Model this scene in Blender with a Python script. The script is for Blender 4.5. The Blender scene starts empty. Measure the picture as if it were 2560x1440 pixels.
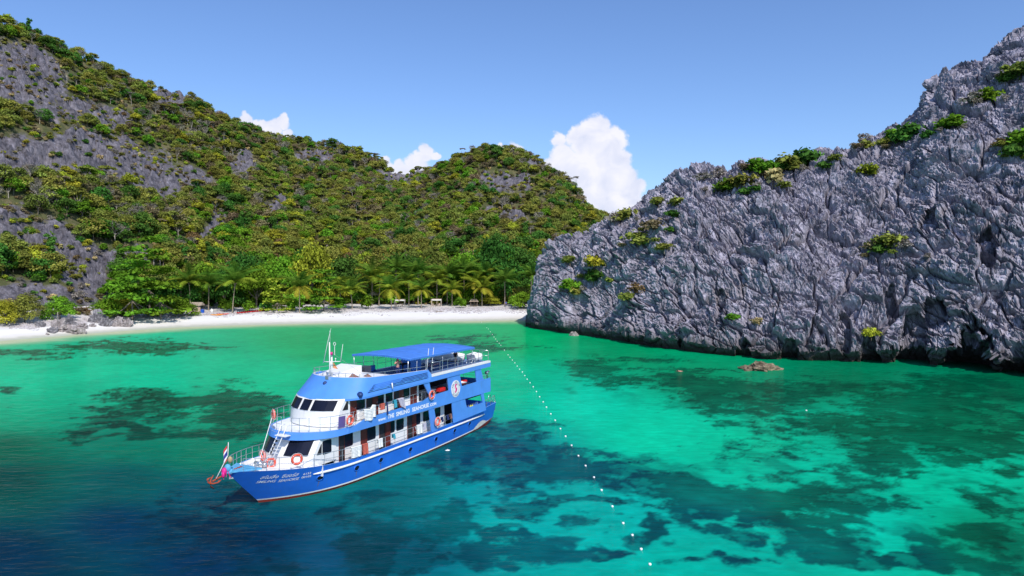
import bpy, math, random
import numpy as np
from mathutils import Vector, Matrix

R_ = math.radians
random.seed(7)
SC = bpy.context.scene
COL = SC.collection

# ------------------------------------------------------------------ camera
FPX, HCAM, HOR = 1707.0, 16.1, 662.0          # focal length and horizon in 2560-px units, eye height in metres
PITCH = math.atan((720 - HOR) / FPX)
cam = bpy.data.cameras.new('camera')
cam.sensor_width = 36.0
cam.lens = 36.0 * FPX / 2560.0
cam.clip_start = 0.5
cam.clip_end = 12000
camo = bpy.data.objects.new('camera', cam)
COL.objects.link(camo)
camo.location = (0, 0, HCAM)
camo.rotation_euler = (math.pi / 2 - PITCH, 0, 0)
SC.camera = camo

# ------------------------------------------------------------------ light
SUN_AZ = math.atan2(0.36, -0.93)              # towards the sun, measured from +Y (away from the lens) to +X
SUN_EL = R_(47)
SKY_STRENGTH = 0.101
sun = bpy.data.lights.new('sun', 'SUN')
sun.energy = 4.3
sun.angle = R_(0.53)
sun.color = (1.0, 0.955, 0.89)
suno = bpy.data.objects.new('sun', sun)
COL.objects.link(suno)
sd = Vector((math.sin(SUN_AZ) * math.cos(SUN_EL), math.cos(SUN_AZ) * math.cos(SUN_EL), math.sin(SUN_EL)))
suno.rotation_euler = sd.to_track_quat('Z', 'Y').to_euler()
SC.view_settings.view_transform = 'Standard'
SC.view_settings.look = 'None'
SC.view_settings.gamma = 1
SC.view_settings.exposure = 0.0
SC.view_settings.use_curve_mapping = False

world = bpy.data.worlds.new('World')
SC.world = world
world.use_nodes = True
WT = world.node_tree
WT.nodes.clear()


def wn(t, **k):
    n = WT.nodes.new(t)
    for a, b in k.items():
        setattr(n, a, b)
    return n


def wm(op, a, b=None, clamp=False):
    n = wn('ShaderNodeMath', operation=op, use_clamp=clamp)
    for i, v in enumerate((a, b)):
        if v is None:
            continue
        if isinstance(v, (int, float)):
            n.inputs[i].default_value = v
        else:
            WT.links.new(v, n.inputs[i])
    return n.outputs[0]


def build_world():
    L = WT.links.new
    out = wn('ShaderNodeOutputWorld')
    bg = wn('ShaderNodeBackground')
    bg.inputs['Strength'].default_value = SKY_STRENGTH
    sky = wn('ShaderNodeTexSky', sky_type='NISHITA')
    sky.sun_disc = False
    sky.sun_elevation = SUN_EL
    sky.sun_rotation = SUN_AZ
    sky.altitude = 20
    sky.air_density = 1.0
    sky.dust_density = 0.8
    sky.ozone_density = 1.6
    tint = wn('ShaderNodeMix', data_type='RGBA', blend_type='MULTIPLY')
    tint.inputs[0].default_value = 1
    L(sky.outputs[0], tint.inputs[6])
    tint.inputs[7].default_value = (1.06, 1.30, 1.72, 1)
    tc = wn('ShaderNodeTexCoord')
    sep = wn('ShaderNodeSeparateXYZ')
    L(tc.outputs['Generated'], sep.inputs[0])
    yy = wm('MAXIMUM', sep.outputs[1], 0.02)
    u = wm('DIVIDE', sep.outputs[0], yy)
    v = wm('DIVIDE', sep.outputs[2], yy)
    cb = wn('ShaderNodeCombineXYZ')
    L(u, cb.inputs[0]); L(v, cb.inputs[1])
    n1 = wn('ShaderNodeTexNoise'); n1.inputs['Scale'].default_value = 26; n1.inputs['Detail'].default_value = 7
    n1.inputs['Roughness'].default_value = 0.55
    L(cb.outputs[0], n1.inputs['Vector'])
    sub = wn('ShaderNodeVectorMath', operation='SUBTRACT'); L(n1.outputs['Color'], sub.inputs[0]); sub.inputs[1].default_value = (.5, .5, .5)
    scl = wn('ShaderNodeVectorMath', operation='SCALE'); L(sub.outputs[0], scl.inputs[0]); scl.inputs['Scale'].default_value = 0.035
    add = wn('ShaderNodeVectorMath', operation='ADD'); L(cb.outputs[0], add.inputs[0]); L(scl.outputs[0], add.inputs[1])
    flat = wn('ShaderNodeVectorMath', operation='MULTIPLY'); L(add.outputs[0], flat.inputs[0]); flat.inputs[1].default_value = (1, 1, 0)
    # cumulus: one tower and low banks behind the ridges (azimuth, height over the horizon, size)
    puffs = [(1490, 325, 44), (1452, 345, 40), (1530, 352, 38), (1396, 350, 24), (1478, 400, 66), (1412, 398, 44), (1546, 402, 36),
             (1560, 440, 38), (1500, 470, 82), (1415, 445, 52), (1590, 475, 28), (1568, 505, 50), (1378, 405, 20), (1520, 540, 80),
             (1440, 520, 70), (1380, 470, 40), (622, 306, 20), (650, 318, 24), (688, 318, 30), (716, 302, 20), (728, 328, 14), (670, 350, 50),
             (1062, 384, 24), (1038, 400, 26), (1004, 412, 22), (966, 398, 14), (975, 424, 26), (1090, 388, 14), (1040, 440, 50),
             (1250, 376, 16), (1288, 382, 24), (1316, 392, 16), (1742, 428, 12), (1290, 410, 40)]
    field = None
    for (px, py, r) in puffs:
        d = wn('ShaderNodeVectorMath', operation='DISTANCE')
        L(flat.outputs[0], d.inputs[0]); d.inputs[1].default_value = ((px - 1280) / FPX, (HOR - py) / FPX, 0)
        f = wm('MULTIPLY_ADD', d.outputs['Value'], -FPX / r)
        f.node.inputs[2].default_value = 1.0
        if field is None:
            field = f
        else:
            m = wn('ShaderNodeMath', operation='SMOOTH_MAX'); L(field, m.inputs[0]); L(f, m.inputs[1]); m.inputs[2].default_value = 0.18
            field = m.outputs[0]
    n2 = wn('ShaderNodeTexNoise'); n2.inputs['Scale'].default_value = 95; n2.inputs['Detail'].default_value = 6; n2.inputs['Roughness'].default_value = 0.6
    L(cb.outputs[0], n2.inputs['Vector'])
    e = wm('MULTIPLY_ADD', n2.outputs['Fac'], 0.5); e.node.inputs[2].default_value = -0.25
    tot = wm('ADD', field, e)
    ramp = wn('ShaderNodeMapRange', interpolation_type='SMOOTHSTEP'); L(tot, ramp.inputs[0])
    ramp.inputs[1].default_value = -0.03; ramp.inputs[2].default_value = 0.3; ramp.inputs[3].default_value = 0; ramp.inputs[4].default_value = 1
    up = wm('GREATER_THAN', sep.outputs[1], 0.05)
    fac = wm('MULTIPLY', ramp.outputs[0], up)
    n3 = wn('ShaderNodeTexNoise'); n3.inputs['Scale'].default_value = 30; n3.inputs['Detail'].default_value = 6; n3.inputs['Distortion'].default_value = 0.4
    L(cb.outputs[0], n3.inputs['Vector'])
    cr = wn('ShaderNodeValToRGB')
    cr.color_ramp.elements[0].position = 0.3; cr.color_ramp.elements[0].color = (7.3, 7.7, 9.4, 1)
    cr.color_ramp.elements[1].position = 0.62; cr.color_ramp.elements[1].color = (9.6, 9.5, 10.3, 1)
    L(n3.outputs['Fac'], cr.inputs[0])
    mix = wn('ShaderNodeMix', data_type='RGBA')
    fac2 = wm('MULTIPLY', fac, 0.96)
    L(fac2, mix.inputs[0]); L(tint.outputs[2], mix.inputs[6]); L(cr.outputs[0], mix.inputs[7])
    L(mix.outputs[2], bg.inputs['Color'])
    L(bg.outputs[0], out.inputs['Surface'])


build_world()

# ------------------------------------------------------------------ helpers: noise
def _h(ix, iy, iz, seed):
    with np.errstate(over='ignore'):
        h = (ix.astype(np.uint32) * np.uint32(374761393) + iy.astype(np.uint32) * np.uint32(668265263)
             + iz.astype(np.uint32) * np.uint32(2147483647) + np.uint32(seed * 1013904223 & 0xffffffff))
        h = (h ^ (h >> np.uint32(13))) * np.uint32(1274126177)
        h = (h ^ (h >> np.uint32(16))) * np.uint32(2246822519)
        return h ^ (h >> np.uint32(15))


def vnoise(x, y, z, seed=0):
    """smooth value noise, -1..1"""
    ix, iy, iz = np.floor(x).astype(np.int64), np.floor(y).astype(np.int64), np.floor(z).astype(np.int64)
    fx, fy, fz = x - ix, y - iy, z - iz
    fx = fx * fx * fx * (fx * (fx * 6 - 15) + 10); fy = fy * fy * fy * (fy * (fy * 6 - 15) + 10); fz = fz * fz * fz * (fz * (fz * 6 - 15) + 10)
    def c(a, b, d):
        return _h(ix + a, iy + b, iz + d, seed).astype(np.float64) * (2.0 / 4294967295.0) - 1
    x00 = c(0, 0, 0) * (1 - fx) + c(1, 0, 0) * fx
    x10 = c(0, 1, 0) * (1 - fx) + c(1, 1, 0) * fx
    x01 = c(0, 0, 1) * (1 - fx) + c(1, 0, 1) * fx
    x11 = c(0, 1, 1) * (1 - fx) + c(1, 1, 1) * fx
    return (x00 * (1 - fy) + x10 * fy) * (1 - fz) + (x01 * (1 - fy) + x11 * fy) * fz


def fbm(x, y, z, oct=4, seed=0, gain=0.5):
    s = 0; a = 1; t = 0
    for i in range(oct):
        s = s + a * vnoise(x * 2 ** i + i * 17.3, y * 2 ** i + i * 9.1, z * 2 ** i - i * 4.7, seed + i)
        t += a; a *= gain
    return s / t


def ridged(x, y, z, oct=3, seed=0, gain=0.55):
    s = 0; a = 1; t = 0
    for i in range(oct):
        s = s + a * (1 - np.abs(vnoise(x * 2 ** i + i * 7.3, y * 2 ** i, z * 2 ** i + i * 3.1, seed + i)) * 2)
        t += a; a *= gain
    return s / t


def worley(x, y, z, seed=0):
    ix, iy, iz = np.floor(x).astype(np.int64), np.floor(y).astype(np.int64), np.floor(z).astype(np.int64)
    d1 = np.full(x.shape, 9.0); d2 = np.full(x.shape, 9.0); cid = np.zeros(x.shape); tilt = np.zeros(x.shape)
    for a in (-1, 0, 1):
        for b in (-1, 0, 1):
            for c in (-1, 0, 1):
                jx, jy, jz = ix + a, iy + b, iz + c
                h1 = _h(jx, jy, jz, seed); h2 = _h(jx, jy, jz, seed + 11); h3 = _h(jx, jy, jz, seed + 23)
                s = 1 / 4294967295.0
                dx = jx + h1 * s - x; dy = jy + h2 * s - y; dz = jz + h3 * s - z
                d = np.sqrt(dx * dx + dy * dy + dz * dz)
                new = d < d1
                d2 = np.where(new, d1, np.minimum(d2, d))
                cid = np.where(new, h1 * s, cid)
                tilt = np.where(new, ((h2 * s - 0.5) * dx + (h3 * s - 0.5) * dy + (((h1 >> np.uint32(3)) & np.uint32(1023)) / 1023.0 - 0.5) * dz) * 2, tilt)
                d1 = np.where(new, d, d1)
    return d1, d2, cid, tilt


def sstep(a, b, x):
    t = np.clip((x - a) / (b - a), 0, 1)
    return t * t * (3 - 2 * t)


# ------------------------------------------------------------------ helpers: materials
def new_mat(name):
    m = bpy.data.materials.new(name)
    m.use_nodes = True
    nt = m.node_tree
    b = nt.nodes['Principled BSDF']
    return m, nt, b


def paint(name, col, rough=0.5, var=0.12, scale=3.0, metal=0.0, bump=0.0, bscale=20, spec=0.4, dirt=None, dirtcol=(0.25, 0.2, 0.13)):
    m, nt, b = new_mat(name)
    L = nt.links.new
    tc = nt.nodes.new('ShaderNodeTexCoord')
    n = nt.nodes.new('ShaderNodeTexNoise'); n.inputs['Scale'].default_value = scale; n.inputs['Detail'].default_value = 5
    L(tc.outputs['Object'], n.inputs['Vector'])
    r = nt.nodes.new('ShaderNodeValToRGB')
    r.color_ramp.elements[0].position = 0.3; r.color_ramp.elements[1].position = 0.7
    r.color_ramp.elements[0].color = (*[c * (1 - var) for c in col], 1)
    r.color_ramp.elements[1].color = (*[min(1, c * (1 + var)) for c in col], 1)
    L(n.outputs['Fac'], r.inputs[0])
    src = r.outputs[0]
    if dirt:
        n2 = nt.nodes.new('ShaderNodeTexNoise'); n2.inputs['Scale'].default_value = scale * 4; n2.inputs['Detail'].default_value = 7
        mp = nt.nodes.new('ShaderNodeMapping'); mp.inputs['Scale'].default_value = (1.5, 1.5, 0.22)
        L(tc.outputs['Object'], mp.inputs['Vector']); L(mp.outputs[0], n2.inputs['Vector'])
        mr = nt.nodes.new('ShaderNodeMapRange'); mr.inputs[1].default_value = 0.56; mr.inputs[2].default_value = 0.75; mr.inputs[4].default_value = dirt
        L(n2.outputs['Fac'], mr.inputs[0])
        mx = nt.nodes.new('ShaderNodeMix'); mx.data_type = 'RGBA'
        L(mr.outputs[0], mx.inputs[0]); L(src, mx.inputs[6]); mx.inputs[7].default_value = (*dirtcol, 1)
        src = mx.outputs[2]
    L(src, b.inputs['Base Color'])
    b.inputs['Roughness'].default_value = rough
    b.inputs['Metallic'].default_value = metal
    b.inputs['Specular IOR Level'].default_value = spec
    if bump:
        n3 = nt.nodes.new('ShaderNodeTexNoise'); n3.inputs['Scale'].default_value = bscale; n3.inputs['Detail'].default_value = 5
        L(tc.outputs['Object'], n3.inputs['Vector'])
        bp = nt.nodes.new('ShaderNodeBump'); bp.inputs['Strength'].default_value = bump; bp.inputs['Distance'].default_value = 0.05
        L(n3.outputs['Fac'], bp.inputs['Height']); L(bp.outputs[0], b.inputs['Normal'])
    return m


def rock_mat(name, c0, c1, scale=1.0, attr=None, soil=None, wet=False, warm=0.15):
    """limestone: pale faces, darker hollows of lichen, stained; soil shows where the attribute is low"""
    m, nt, b = new_mat(name)
    L = nt.links.new
    tc = nt.nodes.new('ShaderNodeTexCoord')
    n = nt.nodes.new('ShaderNodeTexNoise'); n.inputs['Scale'].default_value = 0.35 * scale; n.inputs['Detail'].default_value = 9; n.inputs['Roughness'].default_value = 0.62
    L(tc.outputs['Object'], n.inputs['Vector'])
    r = nt.nodes.new('ShaderNodeValToRGB')
    r.color_ramp.elements[0].position = 0.32; r.color_ramp.elements[1].position = 0.66
    r.color_ramp.elements[0].color = (*c0, 1); r.color_ramp.elements[1].color = (*c1, 1)
    L(n.outputs['Fac'], r.inputs[0])
    mp = nt.nodes.new('ShaderNodeMapping'); mp.inputs['Scale'].default_value = (1.6, 1.6, 0.28); mp.inputs['Rotation'].default_value = (0.35, 0.2, 0)
    L(tc.outputs['Object'], mp.inputs['Vector'])
    n2 = nt.nodes.new('ShaderNodeTexNoise'); n2.inputs['Scale'].default_value = 1.1 * scale; n2.inputs['Detail'].default_value = 8; n2.inputs['Roughness'].default_value = 0.65
    L(mp.outputs[0], n2.inputs['Vector'])
    mr = nt.nodes.new('ShaderNodeMapRange'); mr.inputs[1].default_value = 0.4; mr.inputs[2].default_value = 0.66; mr.inputs[3].default_value = 0.56; mr.inputs[4].default_value = 1.18
    L(n2.outputs['Fac'], mr.inputs[0])
    mu = nt.nodes.new('ShaderNodeVectorMath'); mu.operation = 'SCALE'
    L(r.outputs[0], mu.inputs[0]); L(mr.outputs[0], mu.inputs['Scale'])
    src = mu.outputs[0]
    # ochre stains
    n4 = nt.nodes.new('ShaderNodeTexNoise'); n4.inputs['Scale'].default_value = 0.16 * scale; n4.inputs['Detail'].default_value = 6
    L(tc.outputs['Object'], n4.inputs['Vector'])
    m4 = nt.nodes.new('ShaderNodeMapRange'); m4.inputs[1].default_value = 0.6; m4.inputs[2].default_value = 0.74; m4.inputs[4].default_value = warm
    L(n4.outputs['Fac'], m4.inputs[0])
    mx = nt.nodes.new('ShaderNodeMix'); mx.data_type = 'RGBA'
    L(m4.outputs[0], mx.inputs[0]); L(src, mx.inputs[6]); mx.inputs[7].default_value = (0.34, 0.26, 0.19, 1)
    src = mx.outputs[2]
    if attr:
        at = nt.nodes.new('ShaderNodeAttribute'); at.attribute_name = attr
        n5 = nt.nodes.new('ShaderNodeTexNoise'); n5.inputs['Scale'].default_value = 0.45; n5.inputs['Detail'].default_value = 8
        L(tc.outputs['Object'], n5.inputs['Vector'])
        ad = nt.nodes.new('ShaderNodeMath'); ad.operation = 'MULTIPLY_ADD'; ad.inputs[1].default_value = 1.3; 
        L(n5.outputs['Fac'], ad.inputs[0]); L(at.outputs['Fac'], ad.inputs[2])
        m5 = nt.nodes.new('ShaderNodeMapRange'); m5.inputs[1].default_value = 0.85; m5.inputs[2].default_value = 1.15
        L(ad.outputs[0], m5.inputs[0])
        sr = nt.nodes.new('ShaderNodeValToRGB')
        for i, (p, c) in enumerate(soil):
            e = sr.color_ramp.elements[i] if i < 2 else sr.color_ramp.elements.new(p)
            e.position = p; e.color = (*c, 1)
        n6 = nt.nodes.new('ShaderNodeTexNoise'); n6.inputs['Scale'].default_value = 0.22; n6.inputs['Detail'].default_value = 8; n6.inputs['Roughness'].default_value = 0.7
        L(tc.outputs['Object'], n6.inputs['Vector']); L(n6.outputs['Fac'], sr.inputs[0])
        mx2 = nt.nodes.new('ShaderNodeMix'); mx2.data_type = 'RGBA'
        L(m5.outputs[0], mx2.inputs[0]); L(sr.outputs[0], mx2.inputs[6]); L(src, mx2.inputs[7])
        src = mx2.outputs[2]
    if wet:                                      # tide-stained band, black with algae, widened to paint the shaded foot darker
        sp = nt.nodes.new('ShaderNodeSeparateXYZ'); L(tc.outputs['Object'], sp.inputs[0])
        a2 = nt.nodes.new('ShaderNodeMath'); a2.operation = 'MULTIPLY_ADD'; a2.inputs[1].default_value = -3.0
        L(n.outputs['Fac'], a2.inputs[0]); L(sp.outputs[2], a2.inputs[2])
        m6 = nt.nodes.new('ShaderNodeMapRange'); m6.inputs[1].default_value = -0.9; m6.inputs[2].default_value = 2.6; m6.inputs[3].default_value = 1; m6.inputs[4].default_value = 0
        L(a2.outputs[0], m6.inputs[0])
        mx3 = nt.nodes.new('ShaderNodeMix'); mx3.data_type = 'RGBA'
        L(m6.outputs[0], mx3.inputs[0]); L(src, mx3.inputs[6]); mx3.inputs[7].default_value = (0.05, 0.042, 0.035, 1)
        src = mx3.outputs[2]
    L(src, b.inputs['Base Color'])
    b.inputs['Roughness'].default_value = 0.9
    b.inputs['Specular IOR Level'].default_value = 0.2
    n3 = nt.nodes.new('ShaderNodeTexNoise'); n3.inputs['Scale'].default_value = 2.6 * scale; n3.inputs['Detail'].default_value = 8; n3.inputs['Roughness'].default_value = 0.7
    L(mp.outputs[0], n3.inputs['Vector'])
    bp = nt.nodes.new('ShaderNodeBump'); bp.inputs['Strength'].default_value = 0.8; bp.inputs['Distance'].default_value = 0.35 / scale
    L(n3.outputs['Fac'], bp.inputs['Height']); L(bp.outputs[0], b.inputs['Normal'])
    return m


def leaf_mat(name, col, hue=0.03, trans=0.3, val=0.27):
    m = bpy.data.materials.new(name); m.use_nodes = True
    nt = m.node_tree; nt.nodes.clear(); L = nt.links.new
    out = nt.nodes.new('ShaderNodeOutputMaterial')
    at = nt.nodes.new('ShaderNodeAttribute'); at.attribute_name = 'tint'
    oi = nt.nodes.new('ShaderNodeObjectInfo')
    hs = nt.nodes.new('ShaderNodeHueSaturation')
    hs.inputs['Color'].default_value = (*col, 1)
    a = nt.nodes.new('ShaderNodeMapRange'); a.inputs[3].default_value = 0.5 - hue; a.inputs[4].default_value = 0.5 + hue
    L(oi.outputs['Random'], a.inputs[0]); L(a.outputs[0], hs.inputs['Hue'])
    fr = nt.nodes.new('ShaderNodeMath'); fr.operation = 'MULTIPLY'; fr.inputs[1].default_value = 7.31; L(oi.outputs['Random'], fr.inputs[0])
    fr2 = nt.nodes.new('ShaderNodeMath'); fr2.operation = 'FRACT'; L(fr.outputs[0], fr2.inputs[0])
    v = nt.nodes.new('ShaderNodeMapRange'); v.inputs[3].default_value = 1 - val; v.inputs[4].default_value = 1 + val
    L(fr2.outputs[0], v.inputs[0])
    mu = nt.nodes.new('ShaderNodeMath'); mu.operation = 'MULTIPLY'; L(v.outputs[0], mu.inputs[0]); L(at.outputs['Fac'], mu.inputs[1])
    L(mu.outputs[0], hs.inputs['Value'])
    d = nt.nodes.new('ShaderNodeBsdfDiffuse'); t = nt.nodes.new('ShaderNodeBsdfTranslucent')
    L(hs.outputs[0], d.inputs[0]); L(hs.outputs[0], t.inputs[0])
    mx = nt.nodes.new('ShaderNodeMixShader'); mx.inputs[0].default_value = trans
    L(d.outputs[0], mx.inputs[1]); L(t.outputs[0], mx.inputs[2]); L(mx.outputs[0], out.inputs[0])
    return m


# ------------------------------------------------------------------ helpers: meshes and objects
def tag(o, label=None, cat=None, group=None, kind=None):
    if label: o['label'] = label
    if cat: o['category'] = cat
    if group: o['group'] = group
    if kind: o['kind'] = kind
    return o


def link(name, me, parent=None, loc=None, rot=None, scl=None):
    o = bpy.data.objects.new(name, me)
    COL.objects.link(o)
    if parent: o.parent = parent
    if loc is not None: o.location = loc
    if rot is not None: o.rotation_euler = rot
    if scl is not None: o.scale = (scl, scl, scl) if isinstance(scl, (int, float)) else scl
    return o


def empty(name, loc=(0, 0, 0), rz=0.0, scl=None):
    o = link(name, None, None, loc, (0, 0, rz), scl)
    o.empty_display_size = 0.2
    return o


def np_mesh(name, V, F, mats, smooth=False, fmat=None, attrs=None, cattr=None):
    me = bpy.data.meshes.new(name)
    V = np.asarray(V, dtype=np.float32); F = np.asarray(F, dtype=np.int32)
    k = F.shape[1]
    me.vertices.add(len(V)); me.vertices.foreach_set('co', V.ravel())
    me.loops.add(F.size); me.loops.foreach_set('vertex_index', F.ravel())
    me.polygons.add(len(F))
    me.polygons.foreach_set('loop_start', np.arange(0, F.size, k, dtype=np.int32))
    try:
        me.polygons.foreach_set('loop_total', np.full(len(F), k, dtype=np.int32))
    except Exception:
        pass
    for m in mats: me.materials.append(m)
    if fmat is not None: me.polygons.foreach_set('material_index', np.asarray(fmat, dtype=np.int32))
    me.polygons.foreach_set('use_smooth', np.full(len(F), smooth, dtype=bool))
    me.update(calc_edges=True)
    for k2, a in (attrs or {}).items():
        at = me.attributes.new(k2, 'FLOAT', 'POINT'); at.data.foreach_set('value', np.asarray(a, dtype=np.float32))
    if cattr is not None:
        at = me.attributes.new('Col', 'FLOAT_COLOR', 'POINT')
        c = np.ones((len(V), 4), dtype=np.float32); c[:, :3] = cattr
        at.data.foreach_set('color', c.ravel())
    me.validate()
    return me


def grid_faces(nr, nc, wrap=False):
    r = np.arange(nr - 1)[:, None]; c = np.arange(nc if wrap else nc - 1)[None, :]
    c2 = (c + 1) % nc
    a = r * nc + c; b = r * nc + c2; d = (r + 1) * nc + c2; e = (r + 1) * nc + c
    return np.stack([a, b, d, e], -1).reshape(-1, 4)


class MB:
    def __init__(s):
        s.v = []; s.f = []; s.m = []

    def add(s, vs, fs, mi=0):
        b = len(s.v)
        s.v += [tuple(v) for v in vs]
        s.f += [tuple(i + b for i in f) for f in fs]
        s.m += [mi] * len(fs)
        return s

    def box(s, x0, x1, y0, y1, z0, z1, mi=0):
        vs = [(x, y, z) for z in (z0, z1) for y in (y0, y1) for x in (x0, x1)]
        return s.add(vs, [(0, 2, 3, 1), (4, 5, 7, 6), (0, 1, 5, 4), (2, 6, 7, 3), (0, 4, 6, 2), (1, 3, 7, 5)], mi)

    def hexa(s, p, mi=0):
        """8 points: lower ring 0-3, upper ring 4-7"""
        return s.add(p, [(3, 2, 1, 0), (4, 5, 6, 7), (0, 1, 5, 4), (1, 2, 6, 5), (2, 3, 7, 6), (3, 0, 4, 7)], mi)

    def tube(s, pts, r, n=6, mi=0, caps=True):
        pts = [Vector(p) for p in pts]
        rings = []
        for i, p in enumerate(pts):
            d = (pts[min(i + 1, len(pts) - 1)] - pts[max(i - 1, 0)])
            if d.length < 1e-9: d = Vector((0, 0, 1))
            d.normalize()
            a = Vector((0, 0, 1)) if abs(d.z) < 0.9 else Vector((1, 0, 0))
            u = d.cross(a).normalized(); w = d.cross(u).normalized()
            rr = r[i] if isinstance(r, (list, tuple)) else r
            rings.append([p + u * (rr * math.cos(2 * math.pi * k / n)) + w * (rr * math.sin(2 * math.pi * k / n)) for k in range(n)])
        vs = [q for ring in rings for q in ring]; fs = []
        for i in range(len(pts) - 1):
            for k in range(n):
                fs.append((i * n + k, i * n + (k + 1) % n, (i + 1) * n + (k + 1) % n, (i + 1) * n + k))
        if caps:
            fs.append(tuple(range(n))[::-1]); fs.append(tuple((len(pts) - 1) * n + k for k in range(n)))
        return s.add(vs, fs, mi)

    def prism(s, poly, off, mi=0):
        """poly: 3D points of a planar outline, off: extrusion vector"""
        n = len(poly); o = Vector(off)
        vs = [Vector(p) for p in poly] + [Vector(p) + o for p in poly]
        fs = [tuple(range(n))[::-1], tuple(range(n, 2 * n))] + [(k, (k + 1) % n, n + (k + 1) % n, n + k) for k in range(n)]
        return s.add(vs, fs, mi)

    def strip(s, A, B, mi=0):
        n = len(A)
        return s.add(list(A) + list(B), [(k, k + 1, n + k + 1, n + k) for k in range(n - 1)], mi)

    def torus(s, c, ax, R, r, n=20, k=8, mi=0, stripes=None):
        ax = Vector(ax).normalized(); a = Vector((0, 0, 1)) if abs(ax.z) < 0.9 else Vector((1, 0, 0))
        u = ax.cross(a).normalized(); w = ax.cross(u).normalized(); c = Vector(c)
        base = len(s.v)
        for i in range(n):
            t = 2 * math.pi * i / n; d = u * math.cos(t) + w * math.sin(t)
            for j in range(k):
                p = 2 * math.pi * j / k
                s.v.append(tuple(c + d * (R + r * math.cos(p)) + ax * (r * math.sin(p))))
        for i in range(n):
            band = stripes[1] if stripes and (i % (n // 4)) < stripes[0] else mi
            for j in range(k):
                s.f.append(tuple(base + q for q in (i * k + j, i * k + (j + 1) % k, ((i + 1) % n) * k + (j + 1) % k, ((i + 1) % n) * k + j)))
                s.m.append(band)
        return s

    def ball(s, c, r, n=8, k=6, mi=0):
        c = Vector(c); rx, ry, rz = (r, r, r) if isinstance(r, (int, float)) else r
        vs = [c + Vector((0, 0, rz))]
        for i in range(1, k):
            t = math.pi * i / k
            for j in range(n):
                p = 2 * math.pi * j / n
                vs.append(c + Vector((rx * math.sin(t) * math.cos(p), ry * math.sin(t) * math.sin(p), rz * math.cos(t))))
        vs.append(c - Vector((0, 0, rz)))
        fs = [(0, 1 + j, 1 + (j + 1) % n) for j in range(n)]
        for i in range(k - 2):
            for j in range(n):
                fs.append((1 + i * n + j, 1 + (i + 1) * n + j, 1 + (i + 1) * n + (j + 1) % n, 1 + i * n + (j + 1) % n))
        e = len(vs) - 1
        fs += [(e, 1 + (k - 2) * n + (j + 1) % n, 1 + (k - 2) * n + j) for j in range(n)]
        return s.add(vs, fs, mi)

    def mesh(s, name, mats, smooth=False):
        me = bpy.data.meshes.new(name)
        me.from_pydata(s.v, [], s.f)
        for m in (mats if isinstance(mats, (list, tuple)) else [mats]): me.materials.append(m)
        me.polygons.foreach_set('material_index', s.m)
        me.polygons.foreach_set('use_smooth', [smooth] * len(s.f))
        me.update()
        return me

    def build(s, name, mats, parent=None, smooth=False, loc=None, rot=None, scl=None, bevel=0.0):
        o = link(name, s.mesh(name, mats, smooth), parent, loc, rot, scl)
        if bevel:
            b = o.modifiers.new('bevel', 'BEVEL'); b.width = bevel; b.segments = 2; b.limit_method = 'ANGLE'
        return o


# projection of the real camera, used to read positions off the place
_F = np.array([0, math.cos(PITCH), -math.sin(PITCH)]); _U = np.array([0, math.sin(PITCH), math.cos(PITCH)])
def project(X, Y, Z):
    zc = Y * _F[1] + (Z - HCAM) * _F[2]
    yc = Y * _U[1] + (Z - HCAM) * _U[2]
    return 1280 + FPX * X / zc, 720 - FPX * yc / zc


def ground(px, py, z=0.0):
    d = np.array([(px - 1280) / FPX, _F[1] + _U[1] * (720 - py) / FPX, _F[2] + _U[2] * (720 - py) / FPX])
    t = (z - HCAM) / d[2]
    return Vector((d[0] * t, d[1] * t, z))

CLIFF = {}
# ------------------------------------------------------------------ the land: beach, flat behind it and the hills
PXS  = [-1200, -400,    0,  150,  350,  440,  600,  800, 1000, 1318, 1500, 1800, 2300]
YW_  = [  118,  134,  144,  154,  169,  175,  182,  188,  190,  199,  206,  215,  225]     # waterline
YF_  = [  128,  146,  157,  168,  187,  195,  206,  212,  218,  222,  226,  230,  240]     # top of the beach
YH_  = [  132,  149,  161,  172,  197,  212,  234,  244,  246,  242,  238,  236,  250]     # foot of the slope
RIDX = [-1200, -400, -60,    0,  130,  200,  300,  400,  480,  540,  600,  700,  760,  850,  940, 1000, 1040, 1100, 1200, 1270, 1340, 1400, 1450, 1500, 1560, 1700, 2300]
RIDY = [ -120,  -40,  25,   52,  104,  142,  194,  232,  258,  290,  312,  352,  366,  384,  410,  444,  430,  408,  388,  392,  412,  446,  482,  530,  560,  590,  600]
RDX  = [-1200, -400,   0,  400,  760, 1000, 1215, 1500, 1800, 2300]
RDY  = [  250,  262, 275,  335,  380,  372,  358,  330,  320,  320]


def land_base(px, Y):
    Yw = np.interp(px, PXS, YW_); Yf = np.interp(px, PXS, YF_); Yh = np.interp(px, PXS, YH_)
    Yr = np.interp(px, RDX, RDY); Zr = HCAM + (HOR - np.interp(px, RIDX, RIDY)) / FPX * Yr
    a = np.clip((Y - Yw) / (Yf - Yw), 0, 1)
    z = np.where(Y < Yw, np.maximum(-(Yw - Y) * 0.12, -2.0), 2.3 * (1 - (1 - a) ** 1.5))
    b = np.clip((Y - Yf) / (Yh - Yf), 0, 1)
    z = z + b * 0.8
    t = np.clip((Y - Yh) / (Yr - Yh), 0, 1)
    g = 0.9 * t ** 1.06 + 0.1 * sstep(0, 1, t)
    z = z + (Zr - 3.1) * g
    z = z - np.clip(Y - Yr, 0, None) * 0.45
    tt = (Y - Yh) / (Yr - Yh)
    return z, tt


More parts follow.
